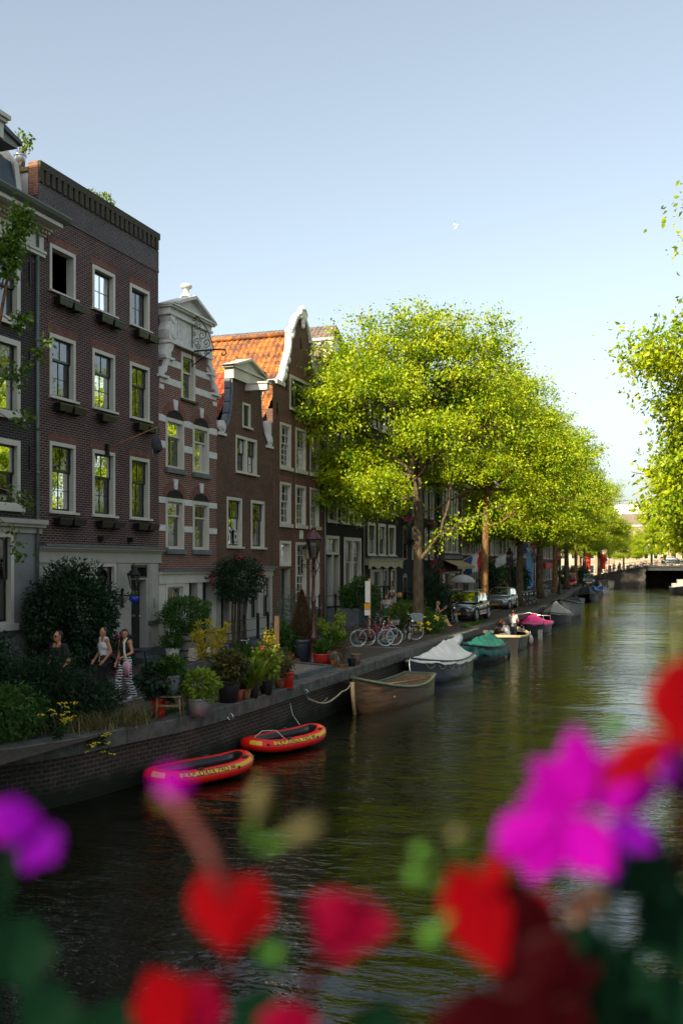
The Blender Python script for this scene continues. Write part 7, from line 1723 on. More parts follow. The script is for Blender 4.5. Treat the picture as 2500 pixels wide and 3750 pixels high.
t = thing('garden_bench', 'dark bench in front of house 62 behind the zebra trousered woman', 'bench', (-15.6, 25.3, .1)); mb = MB()
for i in range(4): mb.box(-.22 + .12 * i, -.13 + .12 * i, -.95, .95, .42, .45)
mb.build('seat', BLACK, t); mb = MB()
for i in range(3): mb.box(-.30, -.27, -.95, .95, .55 + .13 * i, .64 + .13 * i)
mb.build('backrest', BLACK, t)
for yy in (-.85, .85): mb = MB(); mb.tube([(.2, yy, 0), (.15, yy, .42), (-.28, yy, .42), (-.28, yy, .9)], .03, 6); mb.tube([(-.3, yy, 0), (-.22, yy, .42)], .03, 6); mb.build('leg', IRON, t)
t = bush('flowering_plant', 'pink flowered plant on the pavement between the two women', 'plant', (-14.9, 23.9, .1), (.35, .35, .55), 700, .09, LF_DARK, 88, flowers=8, fm=mat('mauve pink petals', (.42, .06, .25)), fs=.09)
# parasol, flags
t = thing('parasol', 'white fringed parasol in front of the awning shop', 'parasol', (-14.9, 67.3, 0)); mb = MB(); mb.tube([(0, 0, 0), (0, 0, 2.35)], .025, 8); mb.build('pole', WOOD, t)
mb = MB(); mb.lathe([(.001, 2.42), (.3, 2.38), (.6, 2.24), (.85, 2.0), (.87, 1.85), (.84, 1.85), (.82, 1.98), (.001, 2.36)], n=24); mb.build('canopy', mat('white parasol cloth', (.55, .56, .58), .9, .1, 5), t); mb = MB(); mb.ball((0, 0, 2.5), (.05, .05, .1)); mb.build('finial', WOOD, t)
def flag(label, base, tip, cols_, w_, drop, group='flags on the house fronts'):
    t = thing('flag', label, 'flag', base, 0, group); v = Vector(tip) - Vector(base); mb = MB(); mb.tube([(0, 0, 0), v], .022, 6); mb.build('pole', WHITE, t)
    for i, c in enumerate(cols_):
        m_ = MB(); a = 1 - w_ * i / 3; b = 1 - w_ * (i + 1) / 3; n = 5
        rows = []
        for k in range(n + 1):
            dz = -drop * k / n; wv = Vector((.05 * math.sin(k * 1.7), .06 * math.sin(k * 1.3 + i), 0)); rows.append([v * a + Vector((0, -.12 * k / n, dz)) + wv, v * b + Vector((0, -.12 * k / n, dz)) + wv])
        m_.add([p for r_ in rows for p in r_], [(2 * k, 2 * k + 1, 2 * k + 3, 2 * k + 2) for k in range(n)], True); m_.build('stripe', c, t)
FR_, FW, FB = mat('flag red', (.5, .015, .03), .8), mat('flag white', (.6, .6, .6), .8), mat('flag blue', (.02, .07, .30), .8)
flag('red white blue striped flag with black ribbon hanging from a white pole', (FX, 72.2, 3.25), (FX + 1.5, 74.0, 4.25), (FR_, FW, FB), .72, 1.3)
flag('small white pennant flag on a pole beyond the sunlit trunk', (FX, 83.5, 3.3), (FX + 1.3, 84.4, 4.0), (FW, FW, FW), .6, .8)
flag('blue white red flag seen above the fourth lamp post', (-17.0, 103, 5.0), (-15.2, 104, 5.9), (FR_, FW, FB), .8, 1.1)
# birds
def seagull(label, p, s, rz):
    t = thing('seagull', label, 'bird', p, rz); mb = MB(); mb.ball((0, 0, 0), (.07, .20, .065), 12, 8); mb.ball((0, .2, .02), (.045, .05, .045)); mb.tube([(0, .24, .02), (0, .29, .01)], [.014, .004], 6); mb.tube([(0, -.15, 0), (0, -.30, .01)], [.04, .05], 6)
    for sg in (-1, 1):
        A = [Vector((0, .08, .03)), Vector((sg * .25, .12, .28)), Vector((sg * .35, -.05, .62))]; Bq = [Vector((0, -.10, .02)), Vector((sg * .22, -.06, .26)), Vector((sg * .33, -.12, .64))]
        for i in range(2): mb.add([A[i], A[i + 1], Bq[i + 1], Bq[i], A[i] + Vector((0, 0, .02)), A[i + 1] + Vector((0, 0, .01)), Bq[i + 1] + Vector((0, 0, .01)), Bq[i] + Vector((0, 0, .02))], [(0, 1, 2, 3), (7, 6, 5, 4), (0, 4, 5, 1), (3, 2, 6, 7), (1, 5, 6, 2)])
    mb.build('body', mat('gull feathers', (.6, .6, .62), .8, .15, 8), t); m_ = MB(); m_.ball((-.35, -.09, .62), (.02, .05, .05)); m_.ball((.35, -.09, .62), (.02, .05, .05)); m_.build('wing_tip', BLACK, t); t.scale = (s,) * 3
seagull('white seagull flying with raised wings in the open sky', at_depth(1667, 836, 60), .55, R(70)); seagull('tiny distant seagull above the trees on the right', at_depth(2288, 1207, 90), .8, R(60))
t = thing('pigeon', 'grey pigeon perched on a bare branch of the second elm', 'bird', at_depth(1818, 1775, 53.0), R(60)); mb = MB(); mb.ball((0, 0, .02), (.085, .15, .10), 12, 8, Matrix.Rotation(R(35), 3, 'X')); mb.ball((0, .10, .15), (.05, .055, .055)); cap(mb, (0, .08, .06), (0, .1, .14), .06, .045); cap(mb, (0, -.1, -.03), (0, -.24, -.12), .05, .03); remeshed(mb, 'body', mat('pigeon feathers', (.28, .25, .26), .8, .2, 12), t, .012, 1)
mb = MB(); mb.tube([(0, .15, .15), (0, .19, .14)], [.012, .004], 6); mb.build('beak', BLACK, t)
# ------------------------------------------------------------------ boats
def hull_rings(L, B, free, rise, transom, n=26, k=12, inset=0.0, bottom=-.25, tumble=.82, full=.42):
    rings = []
    for i in range(n + 1):
        s = i / n; y = -L / 2 + L * s
        w = B / 2 * min(1, (transom + (1 - transom) * math.sin(min(1, s / full) * PI / 2))) if s < full else B / 2 * max(.012, (1 - ((s - full) / (1 - full)) ** 2.4))
        zt = free + rise * max(0, (s - .35) / .65) ** 2 + rise * .25 * max(0, (.3 - s) / .3) ** 2
        zb = bottom + (zt - bottom) * max(0, (s - .82) / .18) ** 3 * .55
        w = max(.01, w - inset); yy = y + rise * .18 * max(0, (s - .8) / .2) * 1.0
        r = []
        for j in range(k + 1):
            a = -1 + 2 * j / k; aa = abs(a)
            x = (1 if a > 0 else -1) * w * (min(1, aa * 2.2) ** .6 * tumble + (1 - tumble) * aa ** 1.2); z = zb + inset * .6 + (zt - zb - inset * .6) * max(0, (aa - .22) / .78) ** 1.25
            yo = -(1 - aa) * .25 * max(0, (s - .8) / .2) * rise if s > .8 else 0
            r.append((x, yy + yo, z))
        rings.append(r)
    return rings
def boat(name, label, loc, rz, L, B, free, rise, hm, inm=None, rim=None, transom=.6, group='boats moored along the quay', cat='boat', rimr=.035, floor=None, thwarts=0, deck=None, sub=None):
    t = thing(name, label, cat, loc, rz, group); rg = hull_rings(L, B, free, rise, transom); mb = MB(); mb.loft(rg, closed=False, cap=False)
    mb.add([p for p in rg[0]], [tuple(range(len(rg[0])))])
    ri = hull_rings(L - .12, B, free - .01, rise, transom, inset=.05)
    o = mb.build('hull', hm, t)
    m2 = MB(); m2.loft(ri, closed=False, cap=False); m2.add([p for p in ri[0]], [tuple(range(len(ri[0])))]); m2.build('lining', inm or hm, t)
    m3 = MB(); pl = [r[0] for r in rg] + [r[-1] for r in rg[::-1]] + [rg[0][0]]
    m3.tube([Vector(p) + Vector((0, 0, .01)) for p in pl], rimr, 6); m3.build('gunwale', rim or hm, t)
    if floor:
        m4 = MB(); zf = floor[0]
        for i in range(2, 22): 
            a, b = rg[i], rg[i + 1]; f_ = .80
            m4.quad((a[0][0] * f_, a[0][1], zf), (a[-1][0] * f_, a[-1][1], zf), (b[-1][0] * f_, b[-1][1], zf), (b[0][0] * f_, b[0][1], zf))
        m4.build('floor', floor[1], t)
    for i in range(thwarts):
        s = .22 + .5 * i / max(1, thwarts - 1); r = rg[int(s * 26)]; m5 = MB(); m5.box(r[0][0] * .95, r[-1][0] * .95, r[0][1] - .12, r[0][1] + .12, free - .16, free - .12); m5.build('thwart', floor[1] if floor else hm, t)
    if deck:
        m6 = MB(); st = int(26 * deck[0])
        for i in range(st, 26): a, b = rg[i], rg[i + 1]; m6.add([(a[0][0], a[0][1], a[0][2] - .01), (0, a[0][1], a[0][2] + .05), (a[-1][0], a[-1][1], a[-1][2] - .01), (b[0][0], b[0][1], b[0][2] - .01), (0, b[0][1], b[0][2] + .05), (b[-1][0], b[-1][1], b[-1][2] - .01)], [(0, 1, 4, 3), (1, 2, 5, 4)], True)
        m6.build('foredeck', deck[1], t)
    t['_r'] = 0; del t['_r']
    return t, rg
def boat_cover(t, rg, m, ridge, over=.10, seed=0, name='cover', s0=0, s1=26, sag=.05, hang=.12, wrink=.015):
    rng = random.Random(seed); mb = MB(); rows = []; k = 16
    for i in range(s0, s1 + 1):
        for sub in range(2):
            if i == s1 and sub: break
            u = (i + sub * .5 - s0) / (s1 - s0); a = rg[i]; b = rg[min(i + 1, 26)]; f_ = sub * .5
            L_ = Vector(a[0]).lerp(Vector(b[0]), f_); R_ = Vector(a[-1]).lerp(Vector(b[-1]), f_); zr = ridge(u); r = []
            for j in range(k + 1):
                q = j / k * 2 - 1; x = (L_.x if q < 0 else R_.x) * abs(q) * (1 + (over / max(.2, abs(L_.x))) * (abs(q) > .99)); ze = L_.z + .02
                aq = abs(q); z = ze + (zr - ze) * (1 - aq) - sag * math.sin(PI * aq) * (zr - ze) * 2
                if aq > .99: z = ze - hang - .02 * math.sin(i * 1.1 + sub)
                z += wrink * math.sin(i * 2.3 + q * 9 + seed) * (1 - aq * .3) + wrink * .7 * math.sin(i * 5.1 - q * 14) + rng.uniform(-.3, .3) * wrink
                r.append((x, L_.y + .03 * math.sin(q * 7 + i), z))
            rows.append(r)
    e0 = [(p[0], p[1] - .06, min(p[2], rg[s0][0][2]) - hang) for p in rows[0]]; e1 = [(p[0] * 1.1, p[1] + .08, min(p[2], rg[s1][0][2]) - hang) for p in rows[-1]]
    mb.loft([e0] + rows + [e1], closed=False, cap=False); o = mb.build(name, m, t)
    md = o.modifiers.new('s', 'SOLIDIFY'); md.thickness = .012
    return o
def rope(label, pts, r=.016, m=None, name='mooring_rope', group='mooring ropes'):
    t = thing(name, label, 'rope', pts[0], 0, group); mb = MB(); P0 = Vector(pts[0]); mb.tube([Vector(p) - P0 for p in pts], r, 6); mb.build('strand', m or ROPE, t); return t
def sagline(a, b, sag, n=12): 
    a, b = Vector(a), Vector(b); return [a.lerp(b, i / n) - Vector((0, 0, sag * math.sin(PI * i / n))) for i in range(n + 1)]
ROPE = mat('pale rope', (.42, .33, .20), .9, .3, 30)
# two inflatable dinghies
DR = mat('red vinyl', (.85, .014, .008), .35, .04); DY = mat('yellow vinyl', (.75, .42, .02), .4, .04); DB = mat('black vinyl', (.012, .013, .016), .35, .1)
def dinghy(label, loc, rz, text=True, flip=False):
    t = thing('inflatable_dinghy', label, 'inflatable dinghy', loc, rz, 'red inflatable dinghies by the quay')
    A_, B_2, rt = 1.12, .46, .155; n = 72
    def path(u):
        a = 2 * PI * u; c, s = math.cos(a), math.sin(a)
        x = B_2 * math.copysign(abs(s) ** .72, s) * (1 - .12 * (c > 0) * c); y = A_ * math.copysign(abs(c) ** .85, c)
        return Vector((x, y, .17 + .10 * max(0, c) ** 4 + .06 * max(0, -c) ** 4))
    P = [path((i + .5) / n) for i in range(n)]
    def frame(i):
        p = P[i % n]; tg = (P[(i + 1) % n] - P[(i - 1) % n]).normalized(); up = Vector((0, 0, 1)); nr_ = tg.cross(up).normalized()
        if nr_.dot(Vector((p.x, p.y, 0))) < 0: nr_ = -nr_
        return p, nr_, up
    def surf(i, ang, off=0.0):
        p, q, up = frame(i); w = 1 + .02 * math.sin(i * 2.6); return p + (q * math.cos(ang) * 1.0 + up * math.sin(ang) * .92) * (rt * w + off)
    def band_(a0, a1, i0, i1, off, k=8):
        mb = MB(); rows = [[surf(i, a0 + (a1 - a0) * j / k, off) for j in range(k + 1)] for i in range(i0, i1 + 1)]; mb.loft(rows, closed=False, cap=False); return mb
    band_(R(-95), R(118), 0, n, 0, 18).build('outer_tube', DR, t); band_(R(118), R(265), 0, n, 0, 14).build('inner_tube', DB, t)
    mb = MB(); mb.add([surf(i, R(250), .0) for i in range(n)] + [(0, 0, .06)], [(i, (i + 1) % n, n) for i in range(n)], True); mb.build('floor', DR, t)
    mb = MB(); mb.add([surf(i, R(-60), .0) - Vector((0, 0, .0)) for i in range(n)] + [(0, 0, .0)], [(i, (i + 1) % n, n) for i in range(n)], True); mb.build('bottom', DB, t)
    # yellow label along the canal side
    ia, ib = 6, 27
    band_(R(18), R(52), ia, ib, .003).build('yellow_label', DY, t); band_(R(14), R(17), ia - 1, ib + 4, .0035, 2).build('label_line', DB, t)
    band_(R(8), R(50), 31, 35, .003).build('bow_label', DY, t)
    # arc length table for the lettering
    arc = [0]
    for i in range(ia, ib): arc.append(arc[-1] + (surf(i + 1, R(34)) - surf(i, R(34))).length)
    def put(s, size, start):
        cu = bpy.data.curves.new('lettering', 'FONT'); cu.body = s; cu.size = size; cu.align_x = 'LEFT'; cu.align_y = 'CENTER'; cu.offset = .003; q = bpy.data.objects.new('q', cu); COL.objects.link(q)
        dg = bpy.context.evaluated_depsgraph_get(); dg.update(); me = bpy.data.meshes.new_from_object(q.evaluated_get(dg)); bpy.data.objects.remove(q)
        wd = max(v.co.x for v in me.vertices)
        for v in me.vertices:
            d = arc[-1] - (start + v.co.x); fi = float(np.interp(d, arc, range(len(arc)))); i0 = int(fi); f_ = fi - i0; a = R(35) + v.co.y / rt
            v.co = surf(ia + i0, a, .006).lerp(surf(ia + i0 + 1, a, .006), f_)
        me.materials.clear(); me.materials.append(DB); o = bpy.data.objects.new('lettering', me); COL.objects.link(o); o.parent = t; return start + wd
    e = put('EXPLORER PRO', .16, .05); e = put('300', .10, e + .05)
    for i in (13, 29, 3, 50, 67): mb = MB(); c_ = surf(i, R(20), .0); mb.ball(c_, .032, 10, 8); mb.build('valve', DB, t)
    for i in (8, 21, 58): mb = MB(); mb.ball(surf(i, R(78), .01), (.035, .09, .03), 10, 6); mb.build('oar_lock', DB, t)
    for i, a in ((4, 55), (2, 40)):
        band_(R(0), R(95), i, i + 1, .004).build('yellow_strap', DY, t)
    return t
dinghy('red dinghy with black inside and yellow label, nearer the camera', (-9.25, 17.8, WATER + .02), R(-22))
d2 = dinghy('red dinghy farther along, under the rope hanging from the quay', (-8.98, 21.5, WATER + .02), R(-18))
rope('thin white line tied to the farther red dinghy and the quay', [(-9.55, 23.2, -.35), (-9.4, 23.0, -.6), (-9.05, 22.6, -.78)] , .008, WHITE)
rope('thin white line knotted on the farther red dinghy', [(-9.35, 20.6, -.78), (-9.25, 20.8, -.66), (-9.0, 21.0, -.66), (-8.75, 21.0, -.85)], .010, WHITE)
# open wooden sloop, bow towards the camera and lit
BW = mat('varnished hull wood', (.11, .055, .022), .45, .5, 3, stretch=(1, .35, 4), coat=.3); BWI = mat('pale inside wood', (.17, .115, .065), .7, .2, 5); GRN = mat('faded green paint', (.07, .09, .06), .6, .3, 6)
t, rg = boat('wooden_sloop', 'open wooden sloop with golden lit bow and green faded rim', (-8.82, 29.45, WATER), R(174), 5.3, 1.65, .52, .55, BW, BWI, GRN, transom=.66, floor=(.18, BWI), thwarts=3, rimr=.05, deck=(.80, GRN))
mb = MB(); mb.tube([(0, 2.72, .95), (0, 2.68, .5), (0, 2.52, -.1)], [.07, .06, .05], 8); mb.build('stem', mat('golden sunlit oak', (.50, .33, .16), .6, .2, 5), t)  # stem coloured golden for the sunlight on the bow
mb = MB(); mb.tube([(-.55, -1.8, .60), (.25, 1.9, .66)], .03, 8); mb.build('oar', BWI, t)
rope('thick pale mooring rope from the quay wall to the bow of the wooden sloop', sagline((-9.6, 24.6, -.42), (-9.25, 26.3, -.42), .22, 8) + sagline((-9.25, 26.3, -.42), (-9.1, 26.9, -.10), .10, 8)[1:], .022)
rope('loose looped rope hanging on the quay wall above the red dinghy', sagline((-9.6, 24.3, -.15), (-9.6, 24.9, -.50), .10, 6) + sagline((-9.6, 24.9, -.5), (-9.5, 25.8, -.55), .12, 6)[1:], .013, GREYW)
for yy in (19.9, 24.4): tt = thing('mooring_ring', 'small iron mooring ring on the quay face at %s' % ('the near red dinghy' if yy < 20 else 'the loose ropes'), 'ring', (-9.63, yy, -.22)); mb = MB(); disc_tube(mb, (.02, 0, 0), .07, .012, 16, 5); mb.build('ring', CHROME, tt)
# navy boat with white cover
NV = mat('navy hull paint', (.012, .018, .030), .3, .2, 3, coat=.3); TARP = mat('off white tarpaulin', (.66, .65, .61), .75, .10, 2, bump=.3, bscale=5)
t, rg = boat('covered_boat', 'navy hulled boat under an off white tent cover with rope swags', (-9.0, 36.1, WATER), R(175), 5.4, 1.75, .72, .30, NV, BLACK, NV, transom=.75)
boat_cover(t, rg, TARP, lambda u: .78 + .62 * min(1, u / .12) * (1 if u < .34 else 1) if u < .34 else 1.40 - .52 * ((u - .34) / .66) ** .8, seed=1, wrink=.02)
mb = MB()
for i in range(3, 24, 3):
    for k in (0, -1): mb.tube(sagline(Vector(rg[i][k]) * 1.02 + Vector((0, 0, -.16)), Vector(rg[i + 2][k]) * 1.02 + Vector((0, 0, -.16)), .14, 6), .013, 5)
mb.build('swag_rope', ROPE, t); mb = MB(); mb.tube([(0, 2.84, .98), (0, 2.66, -.1)], .03, 6); mb.build('stem', CHROME, t)
t = thing('outboard_motor', 'white outboard motor raised behind the off white covered boat', 'outboard motor', (-9.1, 40.0, WATER)); mb = MB(); mb.tube([(0, -.15, .95), (0, 0, 1.15), (0, .25, 1.25), (0, .45, 1.1)], [.12, .20, .20, .12], 12); mb.build('cowling', mat('white cowling', (.6, .6, .6), .4), t); mb = MB(); mb.tube([(0, .2, 1.1), (0, .3, .1)], .07, 8); mb.build('leg', BLACK, t)
# green tarp
GT = mat('green tarpaulin', (.008, .10, .085), .6, .25, 2.5, bump=.8, bscale=4)
t, rg = boat('covered_boat', 'boat buried under a crumpled sea green tarpaulin trailing in the water', (-9.0, 43.9, WATER), R(176), 4.9, 1.85, .62, .25, BLACK, BLACK, transom=.7)
boat_cover(t, rg, GT, lambda u: .95 + .18 * math.sin(u * 6) + .1 * math.sin(u * 15), seed=7, hang=.42, sag=.10, wrink=.05, over=.16)
mb = MB(); rows = []
for i in range(9):
    u = i / 8; rows.append([(-.7 + .18 * j + .05 * math.sin(i + j), 2.5 + .10 * math.sin(j * 1.9) + .06 * u, .82 - .85 * u * (1 - .10 * abs(j - 4))) for j in range(9)])
mb.loft(rows, closed=False, cap=False); mb.build('hanging_tarpaulin', GT, t)
for dx in (-.15, .12): mb = MB(); mb.box(dx, dx + .22, -2.2, -2.0, 1.08, 1.2); mb.build('weight_block', STONE, t)
# dark boat with three people
BEI = mat('beige deck', (.42, .33, .22), .7, .15, 6)
t, rg = boat('open_boat', 'dark open boat with thick beige rim carrying three people', (-9.05, 51.4, WATER), R(4), 5.2, 2.2, .66, .22, BLACK, BLACK, BEI, transom=.8, rimr=.085, floor=(.25, BEI), thwarts=2, deck=(.72, BEI))
mb = MB(); mb.tube([(.75, 1.0, .72), (.75, 1.1, 1.0), (.55, 2.0, 1.02), (.4, 2.2, .85)], .018, 6); mb.tube([(-.75, 1.0, .72), (-.75, 1.1, 1.0), (-.55, 2.0, 1.02), (-.4, 2.2, .85)], .018, 6); mb.build('deck_rail', CHROME, t)
mb = MB(); mb.ball((1.05, 2.0, .25), (.12, .12, .26), 12, 8); mb.tube([(1.0, 2.0, .72), (1.05, 2.0, .48)], .01, 5); mb.build('fender', WHITE, t)
t = thing('boat_cushion', 'orange cushion lying at the rear of the dark open boat', 'cushion', (-9.1, 49.8, WATER + .70), .2); mb = MB(); mb.ball((0, 0, 0), (.5, .2, .07), 14, 8); mb.build('cover', mat('orange cloth', (.55, .22, .03), .8), t)
t = thing('folding_chair', 'yellow folded seat back at the left end of the dark open boat', 'chair', (-9.8, 49.7, WATER + .70), .2); mb = MB(); mb.box(-.05, .3, -.05, .05, 0, .10); mb.prism([(-.05, .0), (.05, .0), (-.12, .42), (-.2, .40)], 'y', -.2, .2); mb.build('frame', mat('yellow plastic', (.6, .35, .02), .5), t)
lean_ = dict(hip=(0, 0, .50), chest=(0, .16, .80), neck=(0, .22, .97), head=(0, .32, 1.08), hipL=(-.09, .02, .48), hipR=(.09, .02, .48), kneeL=(-.1, .44, .48), kneeR=(.1, .44, .48), ankL=(-.1, .48, .09), ankR=(.1, .48, .09), toeL=(-.1, .62, .04), toeR=(.1, .62, .04), shL=(-.165, .18, .94), shR=(.165, .18, .94), elL=(-.2, .30, .70), elR=(.2, .30, .7), haL=(-.08, .52, .72), haR=(.08, .52, .72))
WB = WATER + .25
person('blond person in white shirt sitting in the dark boat using a phone', (-8.85, 50.6, WB), R(70), 1.6, lean_, top=CW, trousers=mat('pale cloth', (.4, .38, .4)), hair=HBL, hair_len=.05, sleeves=.8, skin=SKW)
pv = person('person in white vest and black cap standing, back turned, in the dark boat', (-8.8, 51.8, WB - .05), R(-12), 1.72, dict(elL=(-.25, .08, 1.14), haL=(-.16, .26, 1.02), elR=(.25, .08, 1.14), haR=(.16, .26, 1.02)), top=CW, trousers=CDK, skin=mat('sunburnt skin', (.5, .16, .11), .5), hair=HB, hair_len=0, sleeves=.25, cap_m=BLACK, face=False, build_=1.15)
person('dark haired person with red headband seated at the quay side of the dark boat', (-9.55, 51.6, WB + .05), R(-150), 1.65, lean_, top=CDK, trousers=CDK, hair=HB, hair_len=.2, sleeves=.5, skin=SKW)
text_obj('TEAM JAZ', .10, CBK, pv, (0, -.155, 1.32), (R(90), 0, 0), 'shirt_lettering')
t = thing('headband', 'red headband on the dark haired person in the boat', 'headband', (-9.55 + .16, 51.6 - .25, WB + 1.13), 0); mb = MB(); disc_tube(mb, (0, 0, 0), .095, .028, 20, 6); mb.xf(Matrix.Rotation(R(90), 4, 'X')); mb.build('band', mat('red cloth', (.6, .02, .02), .8), t)
# magenta, grey, sloops beyond
MG = mat('magenta tarpaulin', (.62, .015, .20), .5, .12, 3, bump=.4, bscale=5)
t, rg = boat('covered_boat', 'small boat under a bright magenta cover with steel rails', (-9.45, 62.8, WATER), R(180), 5.0, 2.1, .55, .15, BLACK, BLACK, GREYW, transom=.85)
boat_cover(t, rg, MG, lambda u: .72 + .42 * math.sin(PI * min(1, u * 1.1)) , seed=3, hang=.06, wrink=.03)
mb = MB(); mb.tube([(-.9, 1.6, .6), (-.85, 1.5, 1.15), (0, 1.2, 1.3), (.85, 1.5, 1.15), (.9, 1.6, .6)], .025, 6); mb.tube([(-.9, -1.6, .6), (-.85, -1.6, 1.0), (.85, -1.6, 1.0), (.9, -1.6, .6)], .025, 6)
for x in (-.8, .8): mb.box(x - .1, x + .1, 2.1, 2.6, -.1, .35)
mb.build('rail', CHROME, t)
GC = mat('grey tarpaulin', (.30, .29, .27), .75, .15, 2, bump=.4, bscale=4); GCD = mat('dark grey tarpaulin', (.05, .05, .05), .8, .3, 3, bump=.4)
t, rg = boat('covered_boat', 'dark hulled boat under a pale grey tent cover behind the magenta one', (-9.55, 74.5, WATER), R(182), 7.0, 2.3, .62, .25, BLACK, BLACK, transom=.7)
boat_cover(t, rg, GC, lambda u: .95 + .60 * math.sin(PI * min(1, u * 1.0)) ** .8, seed=4)
t, rg = boat('moored_sloop', 'pale grey sloop with dark folded cover behind the grey tent covered boat', (-9.95, 84.2, WATER), R(182), 8.0, 2.6, 1.0, .45, GREYW, BLACK, BLACK, transom=.6, rimr=.07)
boat_cover(t, rg, GCD, lambda u: 1.22 + .12 * math.sin(u * 9), seed=5, hang=.03)
t, rg = boat('small_boat', 'tiny green grey dinghy near the dark canopied boat', (-11.9, 112, WATER), R(190), 3.2, 1.5, .45, .1, GREYW, BLACK, transom=.8)
t, rg = boat('covered_boat', 'low boat with dark folding canopy, far along the quay', (-11.7, 121, WATER), R(188), 6.0, 2.4, .6, .2, BLACK, BLACK, transom=.7)
boat_cover(t, rg, GCD, lambda u: 1.3 + .55 * math.sin(PI * u) ** .5, seed=6, hang=.0)
BT = mat('blue tarpaulin', (.02, .11, .35), .6, .15, 2, bump=.4)
t, rg = boat('covered_boat', 'far boat under a blue tarpaulin', (-12.9, 140, WATER), R(188), 7.0, 2.5, .6, .2, BLACK, BLACK, transom=.7); boat_cover(t, rg, BT, lambda u: 1.25 + .2 * math.sin(PI * u), seed=8, hang=.1)
t, rg = boat('covered_boat', 'far boat half covered in blue and white beside the blue one', (-12.6, 150, WATER), R(188), 6.0, 2.3, .6, .2, WHITE, BLACK, transom=.7); boat_cover(t, rg, BT, lambda u: 1.15, seed=9, hang=.05)
t, rg = boat('moored_barge', 'cream hulled barge moored just before the far bridge', (-13.9, 176, WATER), R(188), 7.0, 2.6, 1.3, .2, mat('cream hull', (.45, .38, .24)), BLACK, transom=.9); boat_cover(t, rg, GCD, lambda u: 1.65, seed=10, hang=.05)
t, rg = boat('motor_launch', 'dark launch with white seats entering at the right edge', (-1.75, 150, WATER), R(190), 6.5, 2.4, .9, .3, BLACK, BLACK, GREYW, transom=.8); mb = MB(); mb.box(-.8, .8, -2.4, -1.2, .7, 1.5); mb.box(-.5, .5, .2, 1.0, .7, 2.1); mb.build('seat', WHITE, t)

